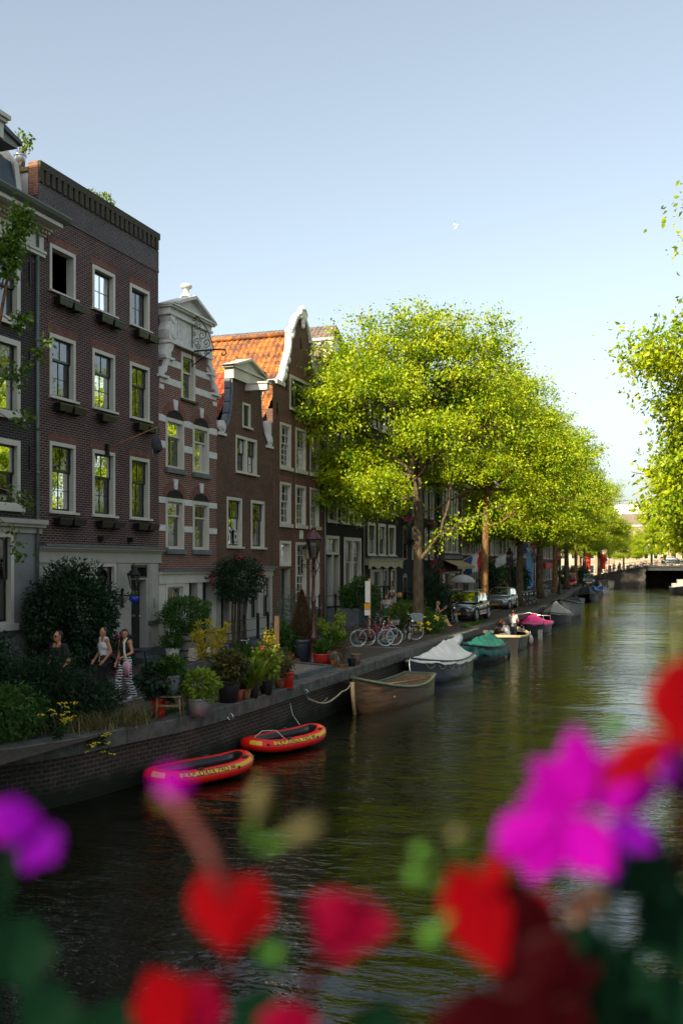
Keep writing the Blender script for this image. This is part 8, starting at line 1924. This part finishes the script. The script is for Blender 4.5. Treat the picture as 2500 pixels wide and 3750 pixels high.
# ------------------------------------------------------------------ cars
def car(label, loc, rz, L, W, H, paint, suv=True, plate=None, group='cars parked along the quay', name='parked_car', van=False, grille=True, logo='rings'):
    """front towards local -Y"""
    t = thing(name, label, 'car' if not van else 'van', loc, rz, group)
    g0 = .22 if suv else .16; belt = H * (.60 if not van else .55)
    # stations from nose (-L/2) to tail
    if van: prof = [(0, .40, .42), (.02, .42, .50), (.10, .47, .56), (.16, .50, belt), (.5, .5, belt), (.97, .5, belt), (1, .47, belt * .95)]
    else: prof = [(0, .36, belt * .72), (.03, .44, belt * .82), (.10, .485, belt * .88), (.26, .5, belt * .97), (.5, .5, belt), (.8, .5, belt * 1.03), (.95, .47, belt * 1.03), (1, .40, belt * .96)]
    rings = []
    for s, hw, zt in prof:
        y = -L / 2 + L * s; w = W * hw; zb = g0 + (.10 if s in (0, 1) else 0)
        rings.append([(-w * .9, y, zb), (-w, y, zb + .14), (-w * 1.0, y, (zb + zt) / 2 + .05), (-w * .965, y, zt - .06), (-w * .88, y, zt), (-w * .4, y, zt + .03), (w * .4, y, zt + .03), (w * .88, y, zt), (w * .965, y, zt - .06), (w, y, (zb + zt) / 2 + .05), (w, y, zb + .14), (w * .9, y, zb)])
    mb = MB(); mb.loft(rings); body = mb.build('body', paint, t); bv = body.modifiers.new('b', 'SUBSURF'); bv.levels = bv.render_levels = 2
    import bmesh
    y0 = -L / 2
    if van: cab = [(.06, .44, .02, belt), (.20, .42, .96, 0), (.5, .42, 1, 0), (.9, .42, 1, 0), (.985, .43, .03, 0)]
    else: cab = [(.24, .45, .02, 0), (.42, .37, .95, 0), (.55, .375, 1.0, 0), (.80, .36, .93, 0), (.965, .42, .04, 0)]
    cr_ = []
    for s, hw, q, _ in cab:
        y = y0 + L * s; zt = belt + (H - belt) * q; w = W * hw; wb = W * .455
        cr_.append([(-wb, y, belt - .03), (-w - (wb - w) * .15, y, zt - .07 * (q > .5)), (-w * .85, y, zt), (-w * .3, y, zt + .015), (w * .3, y, zt + .015), (w * .85, y, zt), (w + (wb - w) * .15, y, zt - .07 * (q > .5)), (wb, y, belt - .03)])
    mb = MB(); mb.loft(cr_, smooth=True); rf = mb.build('cabin', paint, t)
    # glass lies a little proud of the cabin faces
    CG = glass_mat('car glass', (.2, .22, .22), 1.3, .75)
    def pane(pts, nm, offv):
        m_ = MB(); m_.add([tuple(Vector(p) + Vector(offv)) for p in pts], [tuple(range(len(pts)))]); m_.build(nm, CG, t)
    def inter(a, b, f_): return tuple(Vector(a).lerp(Vector(b), f_))
    f0, f1 = cr_[0], cr_[1]
    pane([inter(f0[1], f1[1], .12) if 0 else inter(f0[2], f1[2], .10), inter(f0[5], f1[5], .10), inter(f0[5], f1[5], .90), inter(f0[2], f1[2], .90)], 'windscreen', (0, -.012, .010))
    r0, r1 = cr_[-1], cr_[-2]; pane([inter(r0[2], r1[2], .15), inter(r0[5], r1[5], .15), inter(r0[5], r1[5], .9), inter(r0[2], r1[2], .9)], 'rear_window', (0, .012, .01))
    for sg, (i, j) in ((-1, (0, 1)), (1, (7, 6))):
        for a, b in ((1, 2), (2, 3)):
            A, B2 = cr_[a], cr_[b]; pane([inter(A[i], A[j], .18), inter(inter(A[i], A[j], .18), inter(B2[i], B2[j], .18), .94), inter(inter(A[i], A[j], .90), inter(B2[i], B2[j], .90), .94), inter(A[i], A[j], .90)], 'side_window', (sg * .012, .03, 0))
        A, B2 = cr_[0], cr_[1]; pane([inter(inter(A[i], A[j], .0), inter(B2[i], B2[j], .2), .45), inter(B2[i], B2[j], .18), inter(B2[i], B2[j], .88)], 'quarter_window', (sg * .014, 0, 0))
    wr = .36 if suv else .30
    for sx in (-1, 1):
        for yy in (y0 + L * .19, y0 + L * .80):
            w_ = MB(); ww = W / 2 * .985; w_.tube([(sx * (ww - .22), yy, wr), (sx * ww, yy, wr)], [wr, wr], 24); wo = w_.build('wheel', RUBBER, t)
            m_ = MB(); m_.tube([(sx * (ww - .05), yy, wr), (sx * (ww + .006), yy, wr)], [wr * .66, wr * .70], 20); m_.build('wheel_well', BLACK, wo); m_ = MB()
            for k in range(5):
                a = k * 1.2566 + .3
                for d_ in (-.12, .12): m_.tube([(sx * (ww + .012), yy + math.cos(a) * .05, wr + math.sin(a) * .05), (sx * (ww + .012), yy + math.cos(a + d_) * wr * .68, wr + math.sin(a + d_) * wr * .68)], .017, 5)
            disc_tube(m_, (0, 0, 0), wr * .70, .014, 22, 5); s_ = len(m_.v) - 22 * 5
            for q in range(s_, len(m_.v)): v = m_.v[q]; m_.v[q] = (sx * (ww + .01) + v[1], yy + v[0], wr + v[2])
            m_.build('rim', CHROME, wo)
            ar_ = MB(); n = 14; pts = [(sx * (W / 2 + .004), yy + (wr + .07) * math.cos(PI * k / n), wr + (wr + .05) * math.sin(PI * k / n)) for k in range(n + 1)]; ar_.tube(pts, .035, 6); ar_.build('wheel_arch', BLACK, t)
        m_ = MB(); m_.ball((sx * (W / 2 + .10), y0 + L * .31, belt + .06), (.12, .06, .08), 10, 8); m_.build('wing_mirror', paint, t)
        m_ = MB(); yh = y0 + .06 + (0 if suv else .14); zh = belt * (.76 if not van else .62); m_.ball((sx * W * .37, yh + .02, zh), (.20, .13, .075 if suv else .12), 14, 8); m_.build('headlight', mat('headlight glass', (.5, .52, .55), .1, .1, metal=.5), t)
        m_ = MB(); m_.box(sx * W * .5 - .01 * sx, sx * (W * .5 + .006), y0 + L * .34, y0 + L * .76, g0 + .12, g0 + .2); m_.build('sill_trim', CHROME if suv else BLACK, t)
        for yy in (y0 + L * .42, y0 + L * .62): m_ = MB(); m_.box(sx * (W * .5 - .01), sx * (W * .5 + .012), yy, yy + .16, belt - .12, belt - .09); m_.build('door_handle', paint, t)
        for yy in (y0 + L * .335, y0 + L * .54, y0 + L * .72): m_ = MB(); m_.box(sx * (W * .5 - .02), sx * (W * .5 + .003), yy, yy + .012, g0 + .22, belt - .05); m_.build('door_gap', BLACK, t)
    yf = y0 - .015
    m_ = MB(); zb = .52 if suv else .46
    if suv:
        m_.prism([(-.50, zb - .16), (.50, zb - .16), (.60, zb), (.52, zb + .24), (-.52, zb + .24), (-.60, zb)], 'y', yf - .01, yf + .10); gg = m_.build('grille', BLACK, t)
        m2 = MB()
        for k in range(6): m2.box(-.54, .54, yf - .022, yf - .008, zb - .12 + k * .06, zb - .108 + k * .06)
        m2.build('grille_bars', CHROME, gg)
        m3 = MB()
        for k in range(4): m3.v; s_ = len(m3.v); disc_tube(m3, (-.165 + .11 * k, 0, 0), .062, .010, 20, 5)
        m3.xf(Matrix.Translation((0, yf - .03, zb + .16))); m3.build('ring_emblem', CHROME, t)
        m4 = MB()
        for sx in (-1, 1):
            for k in range(3): m4.box(sx * .58, sx * .88, yf + .00, yf + .09, g0 + .10 + k * .08, g0 + .12 + k * .08)
        m4.build('air_intake', CHROME, t)
    else:
        m_.prism([(-.40, zb + .02), (.40, zb + .02), (.50, zb + .12), (-.50, zb + .12)], 'y', yf - .005, yf + .14); m_.build('grille', CHROME, t); m2 = MB(); m2.box(-.6, .6, yf, yf + .12, g0 + .06, g0 + .14); m2.build('air_intake', BLACK, t)
        m3 = MB(); disc_tube(m3, (0, yf - .015, zb + .08), .055, .010, 18, 5); m3.box(-.03, -.02, yf - .02, yf - .01, zb + .05, zb + .11); m3.box(.02, .03, yf - .02, yf - .01, zb + .05, zb + .11); m3.box(-.03, .03, yf - .02, yf - .01, zb + .075, zb + .085); m3.build('emblem', CHROME, t)
    zp = (g0 + .22) if suv else (zb - .10)
    m_ = MB(); m_.box(-.26, .26, yf - .03, yf - .018, zp - .06, zp + .06); pl = m_.build('number_plate', mat('yellow number plate', (.75, .38, .01), .5, .02), t)
    if plate: text_obj(plate, .105, BLACK, pl, (0, yf - .032, zp), (R(90), 0, 0), 'plate_characters', bold=.002)
    if suv:
        for sx in (-1, 1): m_ = MB(); m_.tube([(sx * W * .36, y0 + L * .42, H + .0), (sx * W * .36, y0 + L * .45, H + .05), (sx * W * .35, y0 + L * .78, H + .03), (sx * W * .35, y0 + L * .81, H - .04)], .018, 6); m_.build('roof_rail', CHROME, t)
    return t
CP1 = mat('dark blue black car paint', (.012, .018, .024), .12, .1, coat=1.0, metal=.4); CP2 = mat('silver blue car paint', (.22, .26, .29), .22, .06, coat=.8, metal=.6); CP3 = mat('magenta red van paint', (.62, .015, .06), .25, .05, coat=.5); CP4 = mat('dark green car paint', (.015, .03, .025), .2, .1, coat=.6)
car('dark glossy estate car facing the camera beside the sunlit elm trunk', (-12.05, 55.4, 0), R(-2), 4.65, 1.92, 1.66, CP1, True, 'P-729-LB')
car('silver blue hatchback facing the camera behind the dark car', (-12.75, 70.3, 0), R(-3), 3.95, 1.70, 1.52, CP2, False, '43-RT-JK')
car('small bright magenta red van parked far down the quay', (-15.75, 139.3, 0), R(6), 3.3, 1.5, 1.9, CP3, False, None, van=True)
car('dark green car parked right of the red van', (-14.1, 146.5, 0), R(6), 4.2, 1.75, 1.7, CP4, False)
BR_Z = 2.1
for i, (x, lab, pm) in enumerate(((-3.5, 'dark car crossing the far bridge', CP1), (1.2, 'grey car on the far bridge right of the dark one', CP2))): c_ = car(lab, (x, 201, 2.9), R(90), 4.6, 1.9, 1.6, pm, i == 0, group='cars on the far bridge')
# ------------------------------------------------------------------ far bridge
t = thing('arch_bridge', 'low brick and stone canal bridge with iron railing at the far end', 'bridge', (0, 0, 0))
BB = brick_mat('bridge bricks', (.06, .05, .045), (.05, .045, .04), (.06, .055, .05), .5, .16, .012, 'YZ', .85, .6)
top = [(-17.5, .8), (-15, 1.35), (-12, 1.95), (-9, 2.4), (-6, 2.65), (-1, 2.8), (3, 2.6), (8, 1.8), (12, .5)]
mb = MB(); yb = 190
pl = [(-17.5, -1.6)] + top[:5] + [(-6.0, 2.62), (-8.2, 2.2), (-8.2, -1.6)]
mb.prism([(x, z) for x, z in [(-17.5, -1.6), (-17.5, .8), (-15, 1.35), (-12, 1.95), (-9, 2.4), (-8.2, 2.48), (-8.2, -1.6)]], 'y', yb, yb + 18); mb.prism([(2.0, -1.6), (2.0, 2.6), (8, 1.8), (12, .5), (12, -1.6)], 'y', yb, yb + 18); mb.build('abutment', BB, t)
mb = MB()
for i in range(6):
    for k in range(2): mb.box(-9.3 + .55 * k + .25 * (i % 2) - .1, -8.78 + .55 * k + .25 * (i % 2) - .12, yb - .06, yb + .5, -1.2 + .58 * i, -.65 + .58 * i)
mb.build('stone_quoins', mat('pale quoin stone', (.12, .11, .095), .85, .3, 2), t)
mb = MB(); mb.box(-8.2, 2.2, yb + .05, yb + 18, 1.95, 2.5); mb.box(-8.4, 2.4, yb - .10, yb + .4, 2.5, 2.78); mb.build('deck', mat('shaded bridge stone', (.03, .034, .036), .8, .3, 2), t)  # deck and coping coloured dark for tree shade over the bridge
mb = MB(); mb.quad((-8.2, yb + 17.8, -1.6), (2.2, yb + 17.8, -1.6), (2.2, yb + 17.8, 2), (-8.2, yb + 17.8, 2)); mb.build('dim_sheet', mat('underbridge dimness', (.07, .065, .05), .9, .4, 1), t)  # sheet closing the opening, its colour standing for the dimness under the bridge
mb = MB()
for (a, za), (b, zb_) in zip(top[:-1], top[1:]):
    mb.prism([(a, za), (b, zb_), (b, zb_ + .16), (a, za + .16)], 'y', yb - .12, yb + .5)
mb.build('coping', mat('shaded bridge stone', (.03, .034, .036)), t)
mb = MB()
for (a, za), (b, zb_) in zip(top[:-1], top[1:]):
    n = max(1, int((b - a) / 1.0))
    for k in range(n): u = k / n; mb.box(a + (b - a) * u - .04, a + (b - a) * u + .04, yb, yb + .08, za + (zb_ - za) * u, za + (zb_ - za) * u + 1.15)
    for hgt in (.6, 1.12): mb.tube([(a, yb + .04, za + hgt + .1), (b, yb + .04, zb_ + hgt + .1)], .035, 5)
mb.build('railing', IRON, t)
mb = MB()
for (a, za), (b, zb_) in zip(top[:-1], top[1:]): mb.quad((a, yb, za + .01), (b, yb, zb_ + .01), (b, yb + 18, zb_ + .01), (a, yb + 18, za + .01))
mb.build('roadway', ASPH, t)
bz = lambda x: float(np.interp(x, [p[0] for p in top], [p[1] for p in top]))
for i in range(16):
    x = -15.8 + i * .78; q = copy_tree((b4, b5, b3)[i % 3], (x, 191.0 + .5 * (i % 2), bz(x)), R((10, -30, 75, 40, -60)[i % 5]), 'bicycle against the far bridge railing, number %d from the left of sixteen' % (i + 1), group='bicycles along the far bridge railing')
person('orange haired person standing at the far bridge ramp', (-13.9, 192.3, bz(-13.9)), R(180), 1.75, None, top=mat('orange cloth', (.5, .15, .04)), trousers=CDK, hair=HOR, hair_len=.1, vox=.03, sleeves=.6)
person('second person on the far bridge ramp in brown clothes', (-12.9, 192.6, bz(-12.9)), R(170), 1.75, walkA, top=mat('brown cloth', (.25, .12, .05)), trousers=CBK, hair=HBL, hair_len=.1, vox=.03, sleeves=.6)
t = thing('no_entry_sign', 'round red no entry sign with white bar by the far bridge', 'road sign', (-15.1, 187.5, .6)); mb = MB(); mb.tube([(0, .03, 0), (0, .03, 3.2)], .04, 6); mb.build('pole', GREYW, t); mb = MB(); mb.tube([(0, 0, 3.3), (0, -.03, 3.3)], .42, 20); mb.build('disc', mat('sign red', (.6, .01, .02), .5), t); mb = MB(); mb.box(-.28, .28, -.045, -.031, 3.24, 3.37); mb.box(-.38, .38, -.03, 0, 2.55, 2.82); mb.build('bar', WHITE, t)
for x, y, lab in ((-16.6, 168, 'tall red shop banner seen left of the far bridge'), (-15.6, 182, 'second red banner nearest to the far bridge')):
    t = thing('banner', lab, 'banner', (x, y, 0), 0, 'red banners by the far bridge'); mb = MB(); mb.tube([(0, 0, 0), (0, 0, 5)], .04, 6); mb.build('pole', IRON, t); mb = MB(); mb.box(.05, 1.0 if x > -16 else .75, -.02, .02, 2.2, 4.9); mb.build('cloth', mat('vivid red cloth', (.5, .02, .01), .7), t)
# sunlit houses beyond the bridge
FAR = [(-34, -25, 11, 'sand brick', (.42, .33, .24), 'sand coloured house beyond the bridge, behind the leftmost tree'), (-24.9, -17, 12.5, 'orange brick', (.36, .24, .17), 'orange brick house beyond the bridge at the ramp'), (-16.9, -9, 12, 'warm sand brick', (.42, .32, .24), 'salmon brick house facing the canal beyond the bridge'), (-8.9, -1, 11, 'peach brick', (.40, .29, .21), 'peach coloured house beyond the middle of the bridge'), (-.9, 8, 12.5, 'orange brick', None, 'orange brick house at the right end beyond the bridge'), (8.1, 18, 13, 'sand brick', None, 'sand coloured house beyond the right bank trees')]
for a, b, ht, nm, c_, lab in FAR:
    m_ = brick_mat(nm + ' far', c_, tuple(x * .8 for x in c_), tuple(min(1, x * 1.2) for x in c_), .4, .2, .02, 'YZ', .9, .2) if c_ else MATS[nm + ' far']
    t = thing('canal_house', lab, 'house', (a, 236, 0), 0, 'sunlit houses beyond the far bridge'); mb = MB(); W_ = b - a; mb.box(0, W_, 0, 9, 0, ht); mb.build('wall', m_, t)
    mb = MB(); mb.prism([(-.1, ht), (W_ + .1, ht), (W_ * .8, ht + 2.6), (W_ * .2, ht + 2.6)], 'y', .5, 8.5); mb.build('roof', TILE_G, t); mb = MB(); mb.box(-.1, W_ + .1, -.35, .2, ht - .35, ht + .003); mb.build('cornice', WHITE, t)
    for z0 in (.9, 4.2, 7.2):
        n = 4
        for k in range(n):
            x0 = W_ * (k + .22) / n; x1 = W_ * (k + .78) / n; mb = MB(); mb.box(x0, x1, -.06, .02, z0, z0 + 2.1); w_ = mb.build('window', WHITE, t); mb = MB(); mb.box(x0 + .15, x1 - .15, -.075, -.061, z0 + .15, z0 + 1.95); mb.build('pane', GLASS if False else BGREEN, w_)
t = thing('white_apartment_block', 'white modern apartment block rising behind the sunlit brick houses', 'building', (-22, 262, 0)); mb = MB(); mb.box(0, 14, 0, 10, 0, 16.5); mb.box(3, 9, 1, 9, 16.5, 18.2); mb.build('wall', mat('bright white render', (.75, .75, .76), .8, .03), t)
for z0 in (9, 12.5): 
    for k in range(6): mb = MB(); mb.box(.8 + 2.2 * k, 2.2 + 2.2 * k, -.05, .02, z0, z0 + 2.3); mb.build('window', mat('grey glass', (.15, .18, .22), .2), t)

# ------------------------------------------------------------------ blurred flowers close to the camera (flower box on this bridge)
def pm(name, c, tr=.35): return leaf_mat(name, tuple(x * .75 for x in c), c, tr, 8, .6, .08)
PRED = pm('scarlet petal', (.24, .0, .004)); PCRI = pm('crimson petal', (.19, .0, .022)); PMAG = pm('magenta petal', (.36, .0, .36)); PVIO = pm('violet petal', (.16, .0, .32)); PDRED = pm('shaded red petal', (.025, .0, .002)); PGRN = pm('bud green', (.07, .18, .03)); PTAN = pm('tan bud', (.12, .11, .05)); PDG = pm('dark green pelargonium leaf', (.002, .02, .009)); PORG = pm('pale salmon bud', (.45, .22, .14)); PPINK = pm('pink stalk', (.26, .09, .09))  # deep red petals carry the shade of the lower blooms in their colour
DSP = 1.5944
def petal(mb, c, size, ang, n, cup=.25, w=.8, shape=1.0):
    """one petal: its base at c, pointing along ang in the plane that faces the camera"""
    rt_, up = n; d = rt_ * math.cos(ang) + up * math.sin(ang); s = rt_ * -math.sin(ang) + up * math.cos(ang); k = d.cross(s)
    R_ = 7; Cn = 8; vs = []
    for i in range(R_ + 1):
        u = i / R_
        for j in range(Cn + 1):
            v = j / Cn * 2 - 1; ww = w * .5 * math.sin(PI * min(1, (u * .86 + .07)) ** (1.25 * shape)) + .02
            vs.append(c + d * size * (u - .08 * v * v * u) + s * size * v * ww + k * size * (cup * (u * u * .4 - v * v * ww * .8) + .02 * math.sin(v * 7 + u * 5)))
    mb.add(vs, [(i * (Cn + 1) + j, i * (Cn + 1) + j + 1, (i + 1) * (Cn + 1) + j + 1, (i + 1) * (Cn + 1) + j) for i in range(R_) for j in range(Cn)], True)
def flower(label, petals, stem=None, cat='flower', name='pelargonium_flower', group='blurred flowers close to the camera', dist=.52):
    """petals: (base x, base y, tip x, tip y [display pixels of the photo], width ratio, material, extra distance)"""
    rt_ = Vector((CS, SN, 0)); up = Vector((0, 0, 1))
    c0 = at_depth(petals[0][0] * DSP, petals[0][1] * DSP, dist); t = thing(name, label, cat, c0, 0, group)
    for (bx, by, tx, ty, w_, m_, dd) in petals:
        D_ = dist + dd; a = at_depth(bx * DSP, by * DSP, D_); b = at_depth(tx * DSP, ty * DSP, D_); v = b - a; ang = math.atan2(v.dot(up), v.dot(rt_)); mb = MB()
        petal(mb, a - c0, v.length, ang, (rt_, up), w=w_, cup=.2); o = mb.build('petal', m_, t, fix=False)
    if stem:
        for st, sm, r_ in stem:
            mb = MB(); mb.tube([at_depth(x * DSP, y * DSP, dist + .01 + .02 * i / len(st)) - c0 for i, (x, y) in enumerate(st)], r_, 8); mb.build('stem', sm, t)
    return t
flower('heart shaped scarlet bloom, the largest red one left of centre', [(530, 2185, 480, 1985, .66, PRED, 0), (535, 2185, 592, 2005, .60, PRED, .004), (530, 2190, 545, 2050, .6, PCRI, .008)], [([(535, 2190), (510, 2280), (490, 2420)], PDRED, .003)])
flower('crimson pink bloom pointing right, just right of the scarlet heart', [(740, 2180, 790, 2040, .95, PCRI, 0), (735, 2120, 905, 2125, .72, PCRI, .004), (745, 2090, 800, 2210, .8, PCRI, .006)], [([(740, 2190), (700, 2300), (690, 2420)], PDRED, .003)])
flower('two lobed crimson bloom at the bottom left of centre', [(420, 2380, 345, 2225, .7, PRED, 0), (430, 2400, 475, 2240, .75, PCRI, .005), (400, 2380, 305, 2300, .6, PRED, .008)], None)
flower('small pink bloom tip at the bottom edge near the middle', [(660, 2420, 660, 2295, 1.1, PCRI, 0)], None)
flower('scarlet bloom with folded petals under the magenta cluster', [(1150, 2230, 1040, 1985, .55, PRED, 0), (1160, 2230, 1180, 2010, .95, PDRED, .006), (1170, 2200, 1250, 2040, .8, PRED, .010), (1120, 2060, 1150, 1955, .5, PRED, -.004)], [([(1150, 2230), (1150, 2300), (1140, 2420)], PDRED, .004)])
flower('dark red shaded bloom low on the right', [(1210, 2290, 1300, 2140, .8, PDRED, 0), (1190, 2290, 1180, 2170, .8, PDRED, .005), (1240, 2290, 1370, 2215, .6, PDRED, .008)], None)
flower('red bloom painted shade dark along the bottom edge, right of centre', [(1110, 2460, 1090, 2260, 1.1, PDRED, 0), (1180, 2460, 1230, 2260, 1.1, PDRED, .004), (1230, 2470, 1330, 2290, .8, PDRED, .008)], None)
flower('big magenta bloom spreading over the right side', [(1350, 1850, 1310, 1665, .45, PMAG, 0), (1345, 1850, 1215, 1745, .5, PMAG, .003), (1350, 1850, 1190, 1830, .55, PMAG, .004), (1290, 1875, 1400, 2005, .75, PMAG, .006), (1350, 1850, 1520, 1790, .6, PMAG, .008), (1345, 1835, 1440, 1725, .55, PMAG, .010), (1400, 1880, 1500, 1950, .6, PVIO, .012), (1350, 1845, 1250, 1790, .7, PMAG, .002), (1390, 1900, 1400, 2030, .5, PVIO, .014)], [([(1350, 1870), (1400, 2050), (1410, 2420)], PDG, .003)])
flower('round magenta petal bloom left of the big magenta one', [(1270, 1885, 1135, 1960, .85, PMAG, 0), (1270, 1885, 1215, 2020, .8, PMAG, .003), (1275, 1885, 1170, 1880, .4, PMAG, .004)], [([(1270, 1890), (1290, 2050)], PDG, .002)])
flower('folded scarlet petal lying across the magenta bloom', [(1375, 1800, 1545, 1690, .42, PRED, -.02), (1550, 1700, 1568, 1840, .6, PVIO, .02)], None)
flower('bright red bloom cut by the right edge', [(1570, 1720, 1545, 1510, .62, PRED, 0), (1590, 1720, 1600, 1500, .9, PRED, .004)], [([(1565, 1720), (1560, 1850), (1570, 2000)], PDRED, .004)])
flower('magenta bloom cut by the left edge', [(20, 1940, 40, 1830, 1.1, PVIO, 0), (10, 1930, -20, 1840, 1.0, PMAG, .003), (60, 1905, 130, 1975, 1.0, PVIO, .005), (40, 1925, 110, 1900, .9, PMAG, .008), (90, 1930, 60, 2000, .8, PVIO, .010)], [([(30, 1950), (10, 2100), (-20, 2400)], PDG, .003)])
flower('pink bud on a curved stalk in front of the near red dinghy', [(395, 1835, 385, 1760, .85, PMAG, 0), (400, 1835, 425, 1775, .6, PMAG, .002)], [([(400, 1835), (430, 1880), (470, 1940), (520, 2060)], PPINK, .003), ([(400, 1825), (370, 1835)], PTAN, .004)], cat='flower bud', name='flower_bud', dist=.44)
for lab, pts, m1, d_ in (('tan tipped upright bud left of centre', ((570, 1960), (605, 1790)), (PGRN, PTAN), .50), ('yellow green slanting bud right of the tan tipped one', ((600, 1950), (740, 1890)), (PGRN, PTAN), .46), ('small green bud left of the lower scarlet bloom', ((1010, 2030), (930, 2005)), (PGRN, PGRN), .55), ('upper green bud over the lower scarlet bloom', ((1000, 1985), (950, 1945)), (PGRN, PGRN), .55), ('pale green bud standing above the lower scarlet bloom', ((1060, 1960), (1045, 1900)), (PGRN, PTAN), .55), ('green bud slanting below the lower scarlet bloom', ((1035, 2100), (970, 2170)), (PGRN, PGRN), .52), ('green bud lit against the water above the magenta bloom', ((1440, 1650), (1395, 1680)), (PGRN, PGRN), .55), ('green bud low between the crimson blooms', ((600, 2185), (650, 2195)), (PGRN, PGRN), .52)):
    (x0, y0_), (x1, y1_) = pts; t = thing('flower_bud', lab, 'flower bud', at_depth(x0 * DSP, y0_ * DSP, d_), 0, 'blurred buds close to the camera'); c0 = Vector(t.location); a = at_depth(x0 * DSP, y0_ * DSP, d_) - c0; b = at_depth(x1 * DSP, y1_ * DSP, d_) - c0
    L_ = (b - a).length; mb = MB(); mb.tube([a, a.lerp(b, .55)], .0022, 8); mb.build('stem', m1[0], t); mb = MB(); mb.tube([a.lerp(b, f_) for f_ in (.4, .55, .7, .85, 1)], [.0022, .004, .0056, .0045, .002], 10); mb.build('calyx', m1[1], t)
t = thing('canal_bridge', 'near brick bridge the picture is taken from, under the blurred flowers', 'bridge', (0, 0, 0)); mb = MB(); mb.box(-15.5, 6, -9, .34, 1.15, 1.5); mb.build('deck', BLUESTONE, t); mb = MB(); mb.box(-15.5, 6, .10, .34, 1.5, 2.35); mb.build('parapet', B_H4, t)
t = thing('flower_box', 'long dark flower box on the parapet holding the blurred flowers', 'flower box', (-.15, .55, 2.40)); mb = MB(); mb.box(-.7, .7, -.16, .16, 0, .24); mb.build('trough', BLACK, t); mb = MB(); mb.box(-.66, .66, -.13, .13, .235, .25); mb.build('soil', SOIL, t)
def big_leaf(label, x, y, s, m, d_=.60, rot=0):
    t = thing('pelargonium_leaf', label, 'leaf', at_depth(x * DSP, y * DSP, d_), 0, 'blurred leaves close to the camera'); rt_ = Vector((CS, SN, 0)); up = Vector((0, 0, 1)); k = Vector((-SN, CS, 0)); n = 30; L_ = s * DSP / FPX * d_
    vs = [Vector((0, 0, 0))] + [(rt_ * math.cos(a) + up * math.sin(a)) * L_ * (1 + .12 * math.cos(a * 5 + rot) + .05 * math.cos(a * 15)) + k * .15 * L_ * math.sin(a * 2 + rot) for a in [2 * PI * i / n for i in range(n)]]
    mb = MB(); mb.add(vs, [(0, 1 + i, 1 + (i + 1) % n) for i in range(n)], True); mb.build('blade', m, t, fix=False); mb = MB(); mb.tube([(0, 0, 0), up * -L_ * 1.6 + k * .02], .002, 6); mb.build('stalk', m, t)
for lab, x, y, s in (('dark round leaf under the magenta bloom at the right', 1480, 2000, 85), ('dark leaf low at the right edge', 1540, 2130, 90), ('dark leaf beside the dark red bloom', 1420, 2250, 80), ('green leaf at the lower right corner', 1530, 2310, 80), ('dark leaf between the red blooms at the bottom', 870, 2360, 60), ('dark green leaf at the lower left edge', 45, 2190, 80), ('dark leaf in the lower left corner', 110, 2330, 70), ('green leaf tip below the scarlet heart', 620, 2190, 45), ('dark leaf near the right of the lower scarlet bloom', 1330, 2170, 60), ('dark leaf above the dark red bottom bloom', 1230, 2230, 60), ('broad dark leaf filling the lower right bottom edge', 1400, 2340, 110), ('dark leaf under the two lobed bloom at the bottom', 250, 2380, 80), ('dark leaf behind the two crimson blooms at the bottom', 590, 2330, 60)): big_leaf(lab, x, y, s, PDG, .62)
flower('pale salmon bud cluster under the big magenta bloom', [(1330, 2120, 1310, 2050, .8, PORG, 0), (1340, 2110, 1380, 2030, .8, PORG, .003)], None, cat='flower bud', name='flower_bud', dist=.58)
# ------------------------------------------------------------------ every lintel, keystone, band and pilaster its own part
def split_islands(o, new):
    me = o.data; n = len(me.vertices); par = list(range(n))
    def find(a):
        while par[a] != a: par[a] = par[par[a]]; a = par[a]
        return a
    for p in me.polygons:
        vs = list(p.vertices); r = find(vs[0])
        for v in vs[1:]: par[find(v)] = r
    groups = {}
    for p in me.polygons: groups.setdefault(find(p.vertices[0]), []).append(p)
    if len(groups) < 2: o.name = new; return
    for ps in groups.values():
        idx = sorted({v for p in ps for v in p.vertices}); mp = {v: i for i, v in enumerate(idx)}; m2 = bpy.data.meshes.new(new)
        m2.from_pydata([tuple(me.vertices[v].co) for v in idx], [], [tuple(mp[v] for v in p.vertices) for p in ps]); m2.polygons.foreach_set('use_smooth', [p.use_smooth for p in ps])
        for q in me.materials: m2.materials.append(q)
        m2.update(); c = bpy.data.objects.new(new, m2); COL.objects.link(c); c.parent = o.parent; c.location = o.location
    bpy.data.objects.remove(o)
ISL = {'lintel_course': 'lintel', 'pilaster': 'pilaster', 'stone_bands': 'stone_band', 'abutment': 'abutment', 'arch': 'arch', 'keystone': 'keystone', 'arch_recess': 'arch_recess', 'scroll_stone': 'scroll_stone', 'lead_edge': 'lead_edge', 'wall_anchor': 'wall_anchor', 'side_light': 'side_light'}
for o in list(COL.objects):
    k = o.name.split('.')[0]
    if k in ISL and o.type == 'MESH' and o.parent is not None: split_islands(o, ISL[k])
